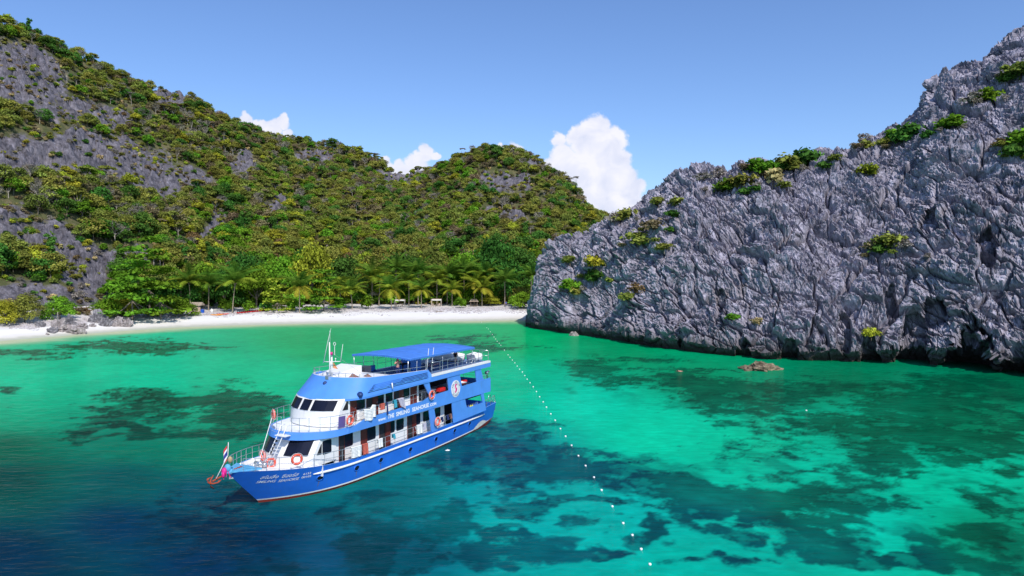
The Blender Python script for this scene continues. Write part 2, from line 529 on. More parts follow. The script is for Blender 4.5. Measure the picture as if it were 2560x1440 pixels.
ROCKS = [(40, 190, 150, 75), (200, 275, 130, 42), (230, 390, 200, 60), (420, 445, 100, 50), (60, 400, 130, 60), (30, 560, 70, 60), (110, 600, 90, 40),
         (215, 650, 90, 45), (300, 655, 60, 30), (200, 700, 60, 40), (70, 770, 120, 55), (225, 745, 50, 50), (440, 245, 80, 22), (810, 378, 60, 14),
         (1060, 415, 45, 25), (995, 455, 45, 25), (1270, 475, 48, 20), (1290, 548, 42, 16), (1300, 430, 24, 12), (700, 520, 18, 40), (530, 570, 25, 35),
         (1475, 500, 45, 18), (620, 400, 40, 25)]


def rock_amount(px, py, X, Y):
    w = fbm(X / 14, Y / 14, X * 0, 4, 91)
    w2 = fbm(X / 14, Y / 14, X * 0 + 5, 4, 93)
    r = np.full(np.shape(px), -1.0)
    for (cx, cy, rx, ry) in ROCKS:
        d = np.sqrt(((px + w * 60 - cx) / rx) ** 2 + ((py + w2 * 45 - cy) / ry) ** 2)
        r = np.maximum(r, 1.15 - d)
    return np.clip(r * 1.8, -0.6, 1)


def land(X, Y, detail=True):
    px = 1280 + FPX * X / Y
    z, tt = land_base(px, Y)
    qx, qy = project(X, Y, z)
    rk = rock_amount(qx, qy, X, Y)
    amp = sstep(0.0, 0.14, tt)
    zero = X * 0
    n = fbm(X / 48, Y / 48, zero, 3, 5) * 4.5 + fbm(X / 15, Y / 15, zero, 3, 8) * 2.2
    n = n + np.clip(rk, 0, 1) * (ridged(X / 9, Y / 9, zero, 3, 21) * 1.8)
    if detail:
        rr = np.clip(rk, 0.15, 1)
        n = n + rr * (ridged(X / 2.6, Y / 2.6, z / 3.0, 3, 31) * 0.8)
        d1, d2, c, tl = worley(X / 5.5, Y / 5.5, z / 6, 3)
        n = n + rr * ((c - 0.5) * 1.9 + tl * 1.9) + rr * (sstep(0, 0.1, d2 - d1) - 1) * 1.2
        d1, d2, c, tl = worley(X / 2.2, Y / 2.2, z / 2.4, 4)
        n = n + rr * ((c - 0.5) * 1.1 + tl * 1.3)
    z2 = z + n * amp
    # small relief of the beach
    z2 = z2 + (1 - amp) * sstep(0.3, 1.4, z) * (fbm(X / 3, Y / 3, zero, 3, 44) * 0.12)
    return z2, rk, tt


def fan(px0, px1, step, ylo, yhi, rows, power=1.0):
    cols = np.arange(px0, px1 + step, step, dtype=float)
    v = (np.linspace(0, 1, rows) ** power)[:, None]
    lo = ylo(cols)[None, :]; hi = yhi(cols)[None, :]
    Y = lo + (hi - lo) * v
    X = (cols[None, :] - 1280) / FPX * Y
    return X, Y, rows, len(cols)


def build_land():
    # sand
    X, Y, nr, nc = fan(-900, 1800, 5, lambda c: np.interp(c, PXS, YW_) - 12, lambda c: np.interp(c, PXS, YH_) + 3, 90)
    Z, rk, tt = land(X, Y, False)
    me = np_mesh('beach', np.stack([X, Y, Z], -1).reshape(-1, 3), grid_faces(nr, nc), [M_SAND], True)
    tag(link('beach', me), kind='structure')
    # hills
    X, Y, nr, nc = fan(-760, 1900, 2.6, lambda c: np.interp(c, PXS, YH_) + 0.5, lambda c: np.interp(c, RDX, RDY) + 45, 330)
    Z, rk, tt = land(X, Y)
    rk = np.where(tt < 0.02, -0.3, rk)
    me = np_mesh('hillside', np.stack([X, Y, Z], -1).reshape(-1, 3), grid_faces(nr, nc), [M_HILL], True, attrs={'rock': rk.ravel()})
    tag(link('hillside', me), kind='structure')
    CLIFF['hill'] = np.stack([X, Y, Z], -1)


M_SAND, _nt, _b = new_mat('coral_sand')
def _sand():
    nt, b = _nt, _b; L = nt.links.new
    tc = nt.nodes.new('ShaderNodeTexCoord'); sp = nt.nodes.new('ShaderNodeSeparateXYZ'); L(tc.outputs['Object'], sp.inputs[0])
    n = nt.nodes.new('ShaderNodeTexNoise'); n.inputs['Scale'].default_value = 0.5; n.inputs['Detail'].default_value = 9; n.inputs['Roughness'].default_value = 0.65
    L(tc.outputs['Object'], n.inputs['Vector'])
    ad = nt.nodes.new('ShaderNodeMath'); ad.operation = 'MULTIPLY_ADD'; ad.inputs[1].default_value = 0.5; L(n.outputs['Fac'], ad.inputs[0]); L(sp.outputs[2], ad.inputs[2])
    r = nt.nodes.new('ShaderNodeValToRGB')
    cs = [(0.0, (0.33, 0.40, 0.29)), (0.17, (0.47, 0.46, 0.37)), (0.26, (0.66, 0.62, 0.55)), (0.42, (0.76, 0.725, 0.67)), (0.60, (0.76, 0.73, 0.69)), (0.74, (0.60, 0.56, 0.54))]
    mr = nt.nodes.new('ShaderNodeMapRange'); mr.inputs[1].default_value = -0.1; mr.inputs[2].default_value = 3.1; L(ad.outputs[0], mr.inputs[0])
    for i, (p, c) in enumerate(cs):
        e = r.color_ramp.elements[i] if i < 2 else r.color_ramp.elements.new(p)
        e.position = p; e.color = (*c, 1)
    L(mr.outputs[0], r.inputs[0]); L(r.outputs[0], b.inputs['Base Color'])
    b.inputs['Roughness'].default_value = 0.9; b.inputs['Specular IOR Level'].default_value = 0.15
    n2 = nt.nodes.new('ShaderNodeTexNoise'); n2.inputs['Scale'].default_value = 3; n2.inputs['Detail'].default_value = 8
    L(tc.outputs['Object'], n2.inputs['Vector'])
    bp = nt.nodes.new('ShaderNodeBump'); bp.inputs['Strength'].default_value = 0.4; bp.inputs['Distance'].default_value = 0.2
    L(n2.outputs['Fac'], bp.inputs['Height']); L(bp.outputs[0], b.inputs['Normal'])
_sand()
M_HILL = rock_mat('hill_rock_and_scrub', (0.062, 0.058, 0.070), (0.235, 0.216, 0.245), 1.0, attr='rock',
                  soil=[(0.3, (0.045, 0.06, 0.018)), (0.5, (0.085, 0.09, 0.035)), (0.62, (0.15, 0.125, 0.065)), (0.72, (0.06, 0.075, 0.025))], warm=0.2)
build_land()

# ------------------------------------------------------------------ the limestone headland on the right
CX  = [1316, 1330, 1345, 1360, 1400, 1470, 1500, 1540, 1580, 1640, 1700, 1760, 1830, 1900, 1960, 2050, 2100, 2150, 2210, 2270, 2300, 2335, 2380, 2430, 2470, 2500, 2530, 2560, 2700, 3000, 3400]
CRY = [ 790,  735,  665,  630,  605,  572,  556,  540,  522,  486,  446,  436,  440,  420,  408,  388,  384,  358,  336,  300,  268,  212,  190,  172,  150,  112,   88,   76,   20,  -60, -100]
BX  = [1316, 1330, 1448, 1645, 1800, 1915, 2284, 2560, 3000, 3400]
BYD = [ 178,  172,  154,  130,  121,  115.5, 108.6, 97, 82, 74]
CRX2 = [1316, 1345, 1400, 1580, 1760, 1900, 2330, 2560, 3000, 3400]
CRD = [ 184,  182,  180,  172,  165,  156,  150,  152, 150, 145]
UNX = [1316, 1448, 1900, 2080, 2180, 2260, 2420, 2560, 3400]
UNH = [ 1.6,  1.8,  2.0,  2.2,  2.6,  3.0,  3.4,  3.2,  3.0]


def build_cliff():
    cols = np.concatenate([np.linspace(1314, 1345, 60)[:-1], np.arange(1345, 2575, 1.45), np.arange(2575, 3400, 7)])
    nc = len(cols)
    Yb = np.interp(cols, BX, BYD); Yr = np.interp(cols, CRX2, CRD)
    Zr = HCAM + (HOR - np.interp(cols, CX, CRY)) / FPX * Yr
    uh = np.interp(cols, UNX, UNH)
    bay = 1 + 0.35 * vnoise(cols / 90, cols * 0, cols * 0, 71)
    uh = uh * np.clip(bay, 0.6, 1.5); uh = np.minimum(uh, Zr * 0.45)
    udep = np.clip(uh * 0.95, 1.6, 7.0)
    nu, nf, nbk = 40, 470, 30
    rows = []
    for i in range(nu):                       # notch under the foot
        t = i / nu
        z = -1.2 + (uh + 1.2) * t
        y = Yb + udep * (1 - t ** 2.2)
        rows.append((y, z))
    for i in range(nf):                       # the face
        t = (i / (nf - 1)) ** 1.08
        g = 0.42 * t + 0.58 * (1 - (1 - t) ** 2.1)
        y = Yb + (Yr - Yb) * t
        z = uh + (Zr - uh) * g
        rows.append((y, z))
    for i in range(1, nbk):                   # back slope
        t = i / nbk
        rows.append((Yr + 60 * t, Zr + (-8 - Zr) * t ** 1.2))
    Y = np.array([r[0] for r in rows]); Z = np.array([r[1] for r in rows])
    U = (cols - 1280) / FPX
    X = U[None, :] * Y
    X = X + 0 * Z
    P = np.stack([X, Y, Z], -1)
    def normals(P):
        du = np.gradient(P, axis=1); dv = np.gradient(P, axis=0)
        n = np.cross(du, dv); l = np.linalg.norm(n, axis=-1, keepdims=True)
        return n / np.maximum(l, 1e-9)
    N = normals(P)
    # warped coordinates
    x, y, z = P[..., 0], P[..., 1], P[..., 2]
    big = fbm(x / 26, y / 26, z / 26, 3, 101) * 4.6 + ridged(x / 15, y / 15, z / 22, 2, 111) * 1.6
    fade = sstep(0, 1, (cols - 1316) / 120.0)[None, :] * 0.85 + 0.15
    dz = np.clip(z / 6, 0.25, 1)
    ridge_f = 1 - 0.75 * np.exp(-((np.arange(P.shape[0]) - (nu + nf)) / 16.0) ** 2)[:, None]
    P = P + N * (big * fade * dz * ridge_f)[..., None]
    # the caves and arches at the foot: the rock stands back there
    C2 = cols[None, :]; zz = P[..., 2]; cave = 0
    jit = fbm(P[..., 0] / 2.2, P[..., 1] / 2.2, zz / 2.2, 3, 130)
    for (c, w, h, dep, z0) in ((2285, 40, 8.0, 4.0, 0), (2425, 70, 7.6, 5.0, 0), (2540, 36, 4.5, 3.5, 0), (2340, 30, 3.2, 3.5, 9), (1978, 24, 3.8, 3.0, 0), (2110, 22, 3.2, 2.5, 4.5), (1862, 20, 3.6, 2.2, 0), (2180, 26, 4.5, 3.0, 0),
                              (2470, 26, 3.4, 3.5, 19), (2230, 20, 3.0, 2.6, 10), (1800, 14, 3.0, 2.0, 9), (2330, 22, 2.6, 2.5, 24), (1700, 10, 3.2, 1.6, 3)):
        M = 1 - ((C2 - c) / w) ** 2 - ((zz - z0) / h) ** 2 + jit * 0.9
        cave = np.maximum(cave, dep * sstep(0.0, 0.30, M))
    P[..., 1] = P[..., 1] + cave; P[..., 0] = P[..., 0] + cave * U[None, :]
    x, y, z = P[..., 0], P[..., 1], P[..., 2]
    wx = x + fbm(x / 5, y / 5, z / 5, 2, 7) * 1.8; wz = z + fbm(x / 5, y / 5, z / 5, 2, 9) * 1.8
    # blocks and clefts: cells longer up the slope, leaning like the photograph's blades
    lean = 0.42
    a1 = (wx + lean * wz); b1 = (wz - lean * wx)
    d1, d2, c1, t1 = worley(a1 / 5.2, y / 7.0, b1 / 9.0, 201)
    disp = (c1 - 0.5) * 1.3 - 1.7 * (1 - sstep(0.0, 0.07, d2 - d1)) + t1 * 0.9
    d1, d2, c2, t2 = worley(a1 / 1.8, y / 3.0, b1 / 4.2, 301)
    calm = 0.45 + 0.55 * sstep(-0.3, 0.3, fbm(x / 11, y / 11, z / 11, 2, 303))
    disp += calm * ((c2 - 0.5) * 0.5 - 0.75 * (1 - sstep(0.0, 0.07, d2 - d1)) + t2 * 0.75)
    d1, d2, c3, t3 = worley(a1 / 0.72, y / 1.3, b1 / 1.7, 401)
    disp += calm * ((c3 - 0.5) * 0.26 - 0.25 * (1 - sstep(0.0, 0.09, d2 - d1)) + t3 * 0.5)
    d1, d2, c4, t4 = worley(a1 / 0.34, y / 0.6, b1 / 0.8, 451)
    disp += (c4 - 0.5) * 0.13 + t4 * 0.34
    # flutes that run down the face, and sharp edges
    disp += ridged(a1 / 1.2, y / 4.0, b1 / 7.0, 3, 501) * 0.55
    disp += ridged(wx / 0.6, y / 0.9, wz / 1.5, 2, 601) * 0.10
    # bedding planes and long diagonal cracks (upper right of the face)
    s = (z + 0.42 * x + fbm(x / 9, y / 9, z / 9, 2, 12) * 2.6) / 3.4
    saw = s - np.floor(s)
    where = sstep(-0.1, 0.35, fbm(x / 22, y / 22, z / 22, 2, 15) + 0.25 * sstep(30, 60, x))
    disp += where * (0.45 * saw - 1.3 * np.exp(-((saw - 0.03) / 0.05) ** 2))
    s2 = (z - 0.55 * x + fbm(x / 8, y / 8, z / 8, 2, 18) * 3.0) / 9.5
    s2 = np.abs(s2 - np.round(s2)) * 9.5
    disp -= 2.0 * np.exp(-(s2 / 0.26) ** 2) * sstep(-0.25, 0.1, vnoise(x / 13, y / 13, z / 13, 19))
    # hollows
    h = vnoise(x / 7.5, y / 7.5, z / 7.5, 25)
    disp -= 2.6 * sstep(0.42, 0.72, h) * sstep(48, 10, z)
    k = np.clip(z / 3.0, 0.3, 1) * (0.55 + 0.45 * fade)
    P = P + N * (disp * k * np.maximum(ridge_f, 0.6))[..., None]
    P[0, :, 2] = np.minimum(P[0, :, 2], -1.2)
    me = np_mesh('limestone_headland', P.reshape(-1, 3), grid_faces(P.shape[0], nc), [M_CLIFF], False)
    tag(link('headland_cliff', me), kind='structure')
    CLIFF['P'] = P


M_CLIFF = rock_mat('karst_limestone', (0.200, 0.186, 0.228), (0.525, 0.485, 0.565), 1.0, wet=True, warm=0.28)
build_cliff()

# ------------------------------------------------------------------ the bay
def srgb(c):
    c = np.asarray(c, dtype=float) / 255.0
    return np.where(c <= 0.04045, c / 12.92, ((c + 0.055) / 1.055) ** 2.4)


SANDC = [(0, 900, 0, 182, 135), (300, 900, 0, 190, 145), (0, 960, 0, 195, 150), (350, 950, 0, 190, 148), (0, 1040, 0, 165, 125), (0, 1120, 0, 92, 72), (0, 1200, 0, 68, 66), (0, 1400, 0, 45, 74),
         (300, 1120, 0, 118, 96), (300, 1200, 0, 84, 88), (300, 1320, 0, 50, 84), (500, 1420, 0, 46, 84), (500, 1130, 0, 125, 98), (500, 1240, 0, 78, 100), (650, 960, 0, 190, 140),
         (600, 1040, 0, 160, 120), (800, 850, 10, 165, 100), (1000, 840, 20, 168, 105), (1300, 850, 0, 172, 108), (1300, 960, 0, 185, 145), (1450, 1000, 0, 200, 168), (1650, 1080, 0, 200, 162),
         (1250, 1120, 0, 135, 145), (1250, 1230, 0, 140, 150), (1450, 1270, 0, 165, 160), (1300, 1320, 0, 165, 165), (1000, 1380, 0, 100, 125), (1000, 1240, 0, 105, 115), (800, 1400, 0, 70, 104),
         (650, 1360, 0, 50, 84), (1550, 1330, 0, 172, 165), (2000, 1190, 0, 190, 158), (2400, 1190, 0, 192, 155), (2450, 1060, 0, 160, 115), (2540, 970, 0, 100, 72), (2100, 940, 0, 120, 85),
         (1750, 920, 0, 150, 105), (1550, 870, 0, 150, 100), (1750, 1400, 0, 170, 155), (2150, 1330, 0, 190, 165), (2500, 1330, 0, 150, 115), (2200, 1060, 0, 165, 130), (1900, 1100, 0, 190, 150)]
REEFC = [(330, 870, 0, 82, 42), (500, 1020, 0, 72, 50), (300, 1080, 0, 62, 52), (1450, 930, 0, 105, 76), (1800, 980, 0, 88, 66), (2200, 1050, 0, 92, 64), (2500, 1150, 0, 90, 64), (1200, 1150, 0, 74, 110),
         (1450, 1180, 0, 74, 100), (1750, 1230, 0, 80, 84), (1750, 1300, 0, 72, 92), (2050, 1260, 0, 84, 72), (2450, 1340, 0, 82, 62), (2250, 1380, 0, 78, 84), (1350, 1390, 0, 70, 100),
         (950, 1380, 0, 62, 76), (1100, 1300, 0, 100, 110), (600, 1330, 0, 42, 72), (1120, 1210, 0, 80, 100), (1900, 1400, 0, 78, 96)]
# coral and seagrass beds, plus the hull's dark reflection painted below the bow (read as picture positions), half width, half height, strength
BEDS = [(330, 868, 190, 15, 1), (70, 884, 110, 10, .6), (420, 995, 150, 22, 1), (560, 1000, 130, 34, 1), (330, 1030, 110, 25, .9), (600, 1055, 90, 40, .9), (280, 1085, 110, 14, .7), (480, 1085, 90, 18, .7), (20, 985, 34, 12, .8),
        (1240, 868, 60, 8, .6), (1150, 850, 60, 7, .4), (1480, 925, 75, 24, .75), (1580, 950, 110, 20, .75), (1700, 955, 120, 24, .9), (1850, 985, 190, 42, 1), (1860, 1028, 110, 24, .9), (2100, 975, 160, 22, .7),
        (2350, 1000, 220, 40, .8), (2450, 1060, 190, 66, 1), (2300, 1100, 130, 30, .8), (2500, 1120, 90, 40, .8), (2150, 1110, 110, 24, .7), (2350, 960, 160, 16, .7), (1620, 905, 60, 8, .5), (2040, 1180, 80, 18, .6), (2270, 1200, 70, 16, .5), (2250, 1070, 150, 45, .7), (2080, 1080, 130, 40, .6), (1950, 1120, 110, 25, .5), (2200, 1150, 130, 35, .65), (2420, 1150, 120, 40, .75), (2540, 1185, 60, 30, .8),
        (1330, 1105, 70, 30, .7), (1230, 1140, 140, 55, 1), (1380, 1180, 170, 45, 1), (1560, 1195, 150, 28, .9), (1700, 1225, 180, 34, 1), (1800, 1270, 130, 40, 1), (1730, 1320, 60, 35, .9), (1900, 1220, 130, 30, .8),
        (2000, 1260, 140, 45, 1), (2100, 1240, 120, 35, .8), (2130, 1310, 70, 30, .7), (1990, 1330, 70, 50, .9), (2080, 1380, 80, 50, 1), (2280, 1385, 60, 24, 1), (2440, 1330, 120, 50, 1), (2520, 1390, 130, 60, 1),
        (2350, 1420, 90, 40, .9), (2180, 1430, 160, 30, .9), (1640, 1325, 50, 20, .7), (1455, 1290, 60, 14, .6), (1370, 1275, 60, 14, .7), (1330, 1350, 50, 16, .6), (1380, 1400, 100, 36, 1), (1230, 1390, 70, 45, .8),
        (1530, 1378, 50, 18, .9), (1840, 1345, 45, 22, .8), (1950, 1380, 55, 22, .6), (1860, 1400, 60, 24, .7), (1720, 1410, 40, 15, .5), (2470, 1265, 60, 14, .7), (1180, 1305, 60, 20, .6), (1262, 1260, 22, 9, .6),
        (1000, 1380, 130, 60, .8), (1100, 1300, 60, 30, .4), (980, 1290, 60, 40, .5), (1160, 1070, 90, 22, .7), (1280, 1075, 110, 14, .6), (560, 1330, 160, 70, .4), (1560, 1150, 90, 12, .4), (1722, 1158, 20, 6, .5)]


def idw(pts, px, py):
    num = np.zeros(px.shape + (3,)); den = np.zeros(px.shape)
    for (cx, cy, r, g, b) in pts:
        w = 1.0 / (((px - cx) / 1.5) ** 2 + ((py - cy) * 1.5) ** 2 + 1500) ** 1.7
        num += w[..., None] * srgb((r, g, b)); den += w
    return num / den[..., None]


def build_water():
    cin = np.arange(-200, 2761, 3.6)
    th_in = np.arctan2(cin - 1280, FPX)
    side = np.linspace(th_in[-1] + 0.04, 2 * math.pi + th_in[0] - 0.04, 60)
    th = np.concatenate([th_in, side])
    # rings: even in the picture while the lens sees them, then growing
    pyr = np.concatenate([np.arange(1800, 1460, -20), np.arange(1460, 790, -2.6)])
    Yr = HCAM * FPX / (pyr - HOR)
    rad = np.concatenate([[0.5, 8], Yr, np.geomspace(Yr[-1] * 1.05, 6000, 24)])
    # radius along the ray chosen so that Y is constant inside the view
    cs = np.where(np.cos(th) > 0.72, np.cos(th), 0.72)
    Rr = rad[:, None] / cs[None, :]
    X = Rr * np.sin(th)[None, :]; Y = Rr * np.cos(th)[None, :]
    Yc = np.maximum(Y, 5.0)
    px = np.where(Y > 5, 1280 + FPX * X / Yc, 0.0); px = np.clip(px, -600, 3200)
    py = np.clip(HOR + HCAM * FPX / Yc, 780, 1500)
    sand = idw(SANDC, px, py); reef = idw(REEFC, px, py)
    zero = X * 0
    # bed outlines broken up by the way coral grows
    w1 = fbm(X / 5.5, Y / 5.5, zero, 4, 3, 0.6); w2 = fbm(X / 5.5, Y / 5.5, zero + 7, 4, 4, 0.6)
    sc = np.clip(60.0 / np.maximum(Yc, 20), 0.3, 1.6)
    qx = px + w1 * 115 * sc; qy = py + w2 * 62 * sc * np.clip(60.0 / np.maximum(Yc, 20), 0.25, 1.3)
    m = np.full(X.shape, -1.0)
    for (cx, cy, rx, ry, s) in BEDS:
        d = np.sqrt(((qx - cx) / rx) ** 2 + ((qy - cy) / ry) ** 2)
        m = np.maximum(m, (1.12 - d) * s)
    fine = fbm(X / 1.7, Y / 1.7, zero, 5, 55, 0.72); mid = fbm(X / 7.0, Y / 7.0, zero, 4, 57, 0.6)
    v = m + 0.06 + fine * 0.85 + mid * 0.6
    mask = sstep(-0.14, 0.38, v)
    scat = sstep(0.12, 0.5, fbm(X / 3.4, Y / 3.4, zero, 4, 77, 0.6)) * 0.5 * sstep(500, 1300, px) * sstep(-0.9, -0.1, m)
    mask = np.clip(np.maximum(mask, scat), 0, 1)
    # coral heads and seagrass are uneven: sand shows between them
    gap = fbm(X / 1.2, Y / 1.2, zero, 4, 155, 0.7); gap2 = fbm(X / 4.2, Y / 4.2, zero, 3, 157, 0.6)
    mask = mask * (1 - 0.42 * sstep(0.04, 0.42, gap * 0.8 + gap2 * 0.75)) * (0.86 + 0.30 * gap2)
    mask = np.clip(mask, 0, 1)
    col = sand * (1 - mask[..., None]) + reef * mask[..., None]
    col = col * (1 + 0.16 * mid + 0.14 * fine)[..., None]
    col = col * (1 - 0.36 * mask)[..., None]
    # shoals near the beach
    Yw = np.interp(px, PXS, YW_)
    dist = Yw - Y + fbm(X / 9, Y / 5, zero, 3, 88) * 4
    t = sstep(16, 0.5, dist)[..., None]
    t = np.where((px < 1325)[..., None] & (Y > 100)[..., None], t, 0)
    shoal = srgb((96, 178, 118)); edge = srgb((196, 200, 160))
    col = col * np.array([1, 0.98, 0.82])
    col = col * (1 - t) + (shoal * (1 - t) + edge * t) * t
    me = np_mesh('water', np.stack([X, Y, zero], -1).reshape(-1, 3), grid_faces(len(rad), len(th), True), [M_WATER], True, cattr=(col * 0.86).reshape(-1, 3))
    tag(link('sea_water', me), kind='structure')


M_WATER, _nt, _b = new_mat('bay_water')
def _water():
    nt, b = _nt, _b; L = nt.links.new
    at = nt.nodes.new('ShaderNodeAttribute'); at.attribute_name = 'Col'
    tc = nt.nodes.new('ShaderNodeTexCoord')
    mp = nt.nodes.new('ShaderNodeMapping'); mp.inputs['Rotation'].default_value = (0, 0, 0.12); mp.inputs['Scale'].default_value = (0.4, 1.0, 1)
    L(tc.outputs['Object'], mp.inputs['Vector'])
    def noise(scale, detail, rough, vec, dist=0.0):
        n = nt.nodes.new('ShaderNodeTexNoise'); n.inputs['Scale'].default_value = scale; n.inputs['Detail'].default_value = detail
        n.inputs['Roughness'].default_value = rough; n.inputs['Distortion'].default_value = dist; L(vec, n.inputs['Vector']); return n
    # ripple streaks put into the colour: noise makes the bottom paler and darker
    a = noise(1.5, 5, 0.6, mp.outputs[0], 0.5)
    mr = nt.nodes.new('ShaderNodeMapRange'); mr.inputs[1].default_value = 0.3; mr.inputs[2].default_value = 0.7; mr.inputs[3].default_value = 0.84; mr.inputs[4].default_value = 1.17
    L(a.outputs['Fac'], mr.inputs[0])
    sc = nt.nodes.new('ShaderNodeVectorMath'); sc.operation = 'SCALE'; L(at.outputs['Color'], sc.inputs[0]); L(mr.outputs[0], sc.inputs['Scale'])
    w1 = noise(0.55, 3, 0.5, mp.outputs[0], 0.3); w2 = noise(2.2, 4, 0.6, mp.outputs[0], 0.4); w3 = noise(7.0, 4, 0.65, mp.outputs[0])
    b1 = nt.nodes.new('ShaderNodeBump'); b1.inputs['Strength'].default_value = 0.6; b1.inputs['Distance'].default_value = 0.35; L(w1.outputs['Fac'], b1.inputs['Height'])
    b2 = nt.nodes.new('ShaderNodeBump'); b2.inputs['Strength'].default_value = 0.8; b2.inputs['Distance'].default_value = 0.14; L(w2.outputs['Fac'], b2.inputs['Height']); L(b1.outputs[0], b2.inputs['Normal'])
    b3 = nt.nodes.new('ShaderNodeBump'); b3.inputs['Strength'].default_value = 0.6; b3.inputs['Distance'].default_value = 0.03; L(w3.outputs['Fac'], b3.inputs['Height']); L(b2.outputs[0], b3.inputs['Normal'])
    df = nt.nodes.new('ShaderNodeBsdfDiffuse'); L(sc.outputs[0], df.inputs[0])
    gl = nt.nodes.new('ShaderNodeBsdfGlossy'); gl.inputs['Roughness'].default_value = 0.10; gl.inputs['Color'].default_value = (0.9, 0.95, 1, 1); L(b3.outputs[0], gl.inputs['Normal'])
    fr = nt.nodes.new('ShaderNodeFresnel'); fr.inputs['IOR'].default_value = 1.33; L(b2.outputs[0], fr.inputs['Normal'])
    fm = nt.nodes.new('ShaderNodeMapRange'); fm.inputs[1].default_value = 0.02; fm.inputs[2].default_value = 0.75; fm.inputs[3].default_value = 0.012; fm.inputs[4].default_value = 0.20
    L(fr.outputs[0], fm.inputs[0])
    ms = nt.nodes.new('ShaderNodeMixShader'); L(fm.outputs[0], ms.inputs[0]); L(df.outputs[0], ms.inputs[1]); L(gl.outputs[0], ms.inputs[2])
    L(ms.outputs[0], nt.nodes['Material Output'].inputs['Surface'])
    nt.nodes.remove(b)
_water()
build_water()

# ------------------------------------------------------------------ vegetation
LUSH = leaf_mat('leaves_lush_green', (0.125, 0.255, 0.020), 0.02)
DEEP = leaf_mat('leaves_deep_green', (0.066, 0.155, 0.026), 0.02)
OLIVE = leaf_mat('leaves_olive', (0.205, 0.225, 0.044), 0.03)
YELLOW = leaf_mat('leaves_yellow_green', (0.31, 0.33, 0.032), 0.03)
BROWN = leaf_mat('leaves_dry_brown', (0.22, 0.18, 0.095), 0.025)
RUST = leaf_mat('leaves_rust', (0.24, 0.165, 0.07), 0.02)
GREY = leaf_mat('leaves_grey_dry', (0.25, 0.225, 0.185), 0.02)
STRAW = leaf_mat('leaves_straw', (0.44, 0.35, 0.16), 0.02)
BARK = paint('bark', (0.20, 0.165, 0.125), 0.9, 0.3, 1.2)
PALEBARK = paint('pale_bark', (0.42, 0.37, 0.30), 0.9, 0.2, 1.5)
PALMBARK = paint('palm_bark', (0.27, 0.22, 0.16), 0.9, 0.25, 3)
rng = np.random.default_rng(11)


def leaf_cloud(lobes, n, leaf, shell=0.45, flat=0.0, low=-0.35):
    """leaf-sized quads spread through lobes (cx, cy, cz, rx, ry, rz)"""
    lobes = np.array(lobes, dtype=float)
    w = lobes[:, 3] * lobes[:, 4] + lobes[:, 3] * lobes[:, 5]; w = w / w.sum()
    k = rng.choice(len(lobes), n, p=w)
    d = rng.normal(size=(n, 3)); d /= np.linalg.norm(d, axis=1, keepdims=True)
    bad = d[:, 2] < low
    d[bad, 2] *= -0.6
    r = 1 - shell * rng.random(n) ** 1.6
    r *= 1 + 0.16 * rng.normal(size=n)
    L = lobes[k]
    c = L[:, :3] + d * L[:, 3:] * r[:, None]
    nrm = d + rng.normal(size=(n, 3)) * 0.65
    nrm[:, 2] += 0.35 + flat * 2
    nrm /= np.linalg.norm(nrm, axis=1, keepdims=True)
    a = np.cross(nrm, rng.normal(size=(n, 3))); a /= np.linalg.norm(a, axis=1, keepdims=True)
    b = np.cross(nrm, a)
    s = leaf * (0.55 + 0.9 * rng.random(n))[:, None]
    e = 0.5 + 0.35 * rng.random(n)[:, None]
    V = np.stack([c - a * s, c - b * s * e, c + a * s, c + b * s * e], 1).reshape(-1, 3)
    F = np.arange(n * 4).reshape(-1, 4)
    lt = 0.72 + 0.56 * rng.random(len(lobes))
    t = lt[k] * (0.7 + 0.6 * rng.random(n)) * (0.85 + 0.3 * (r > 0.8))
    return V, F, np.repeat(t, 4)


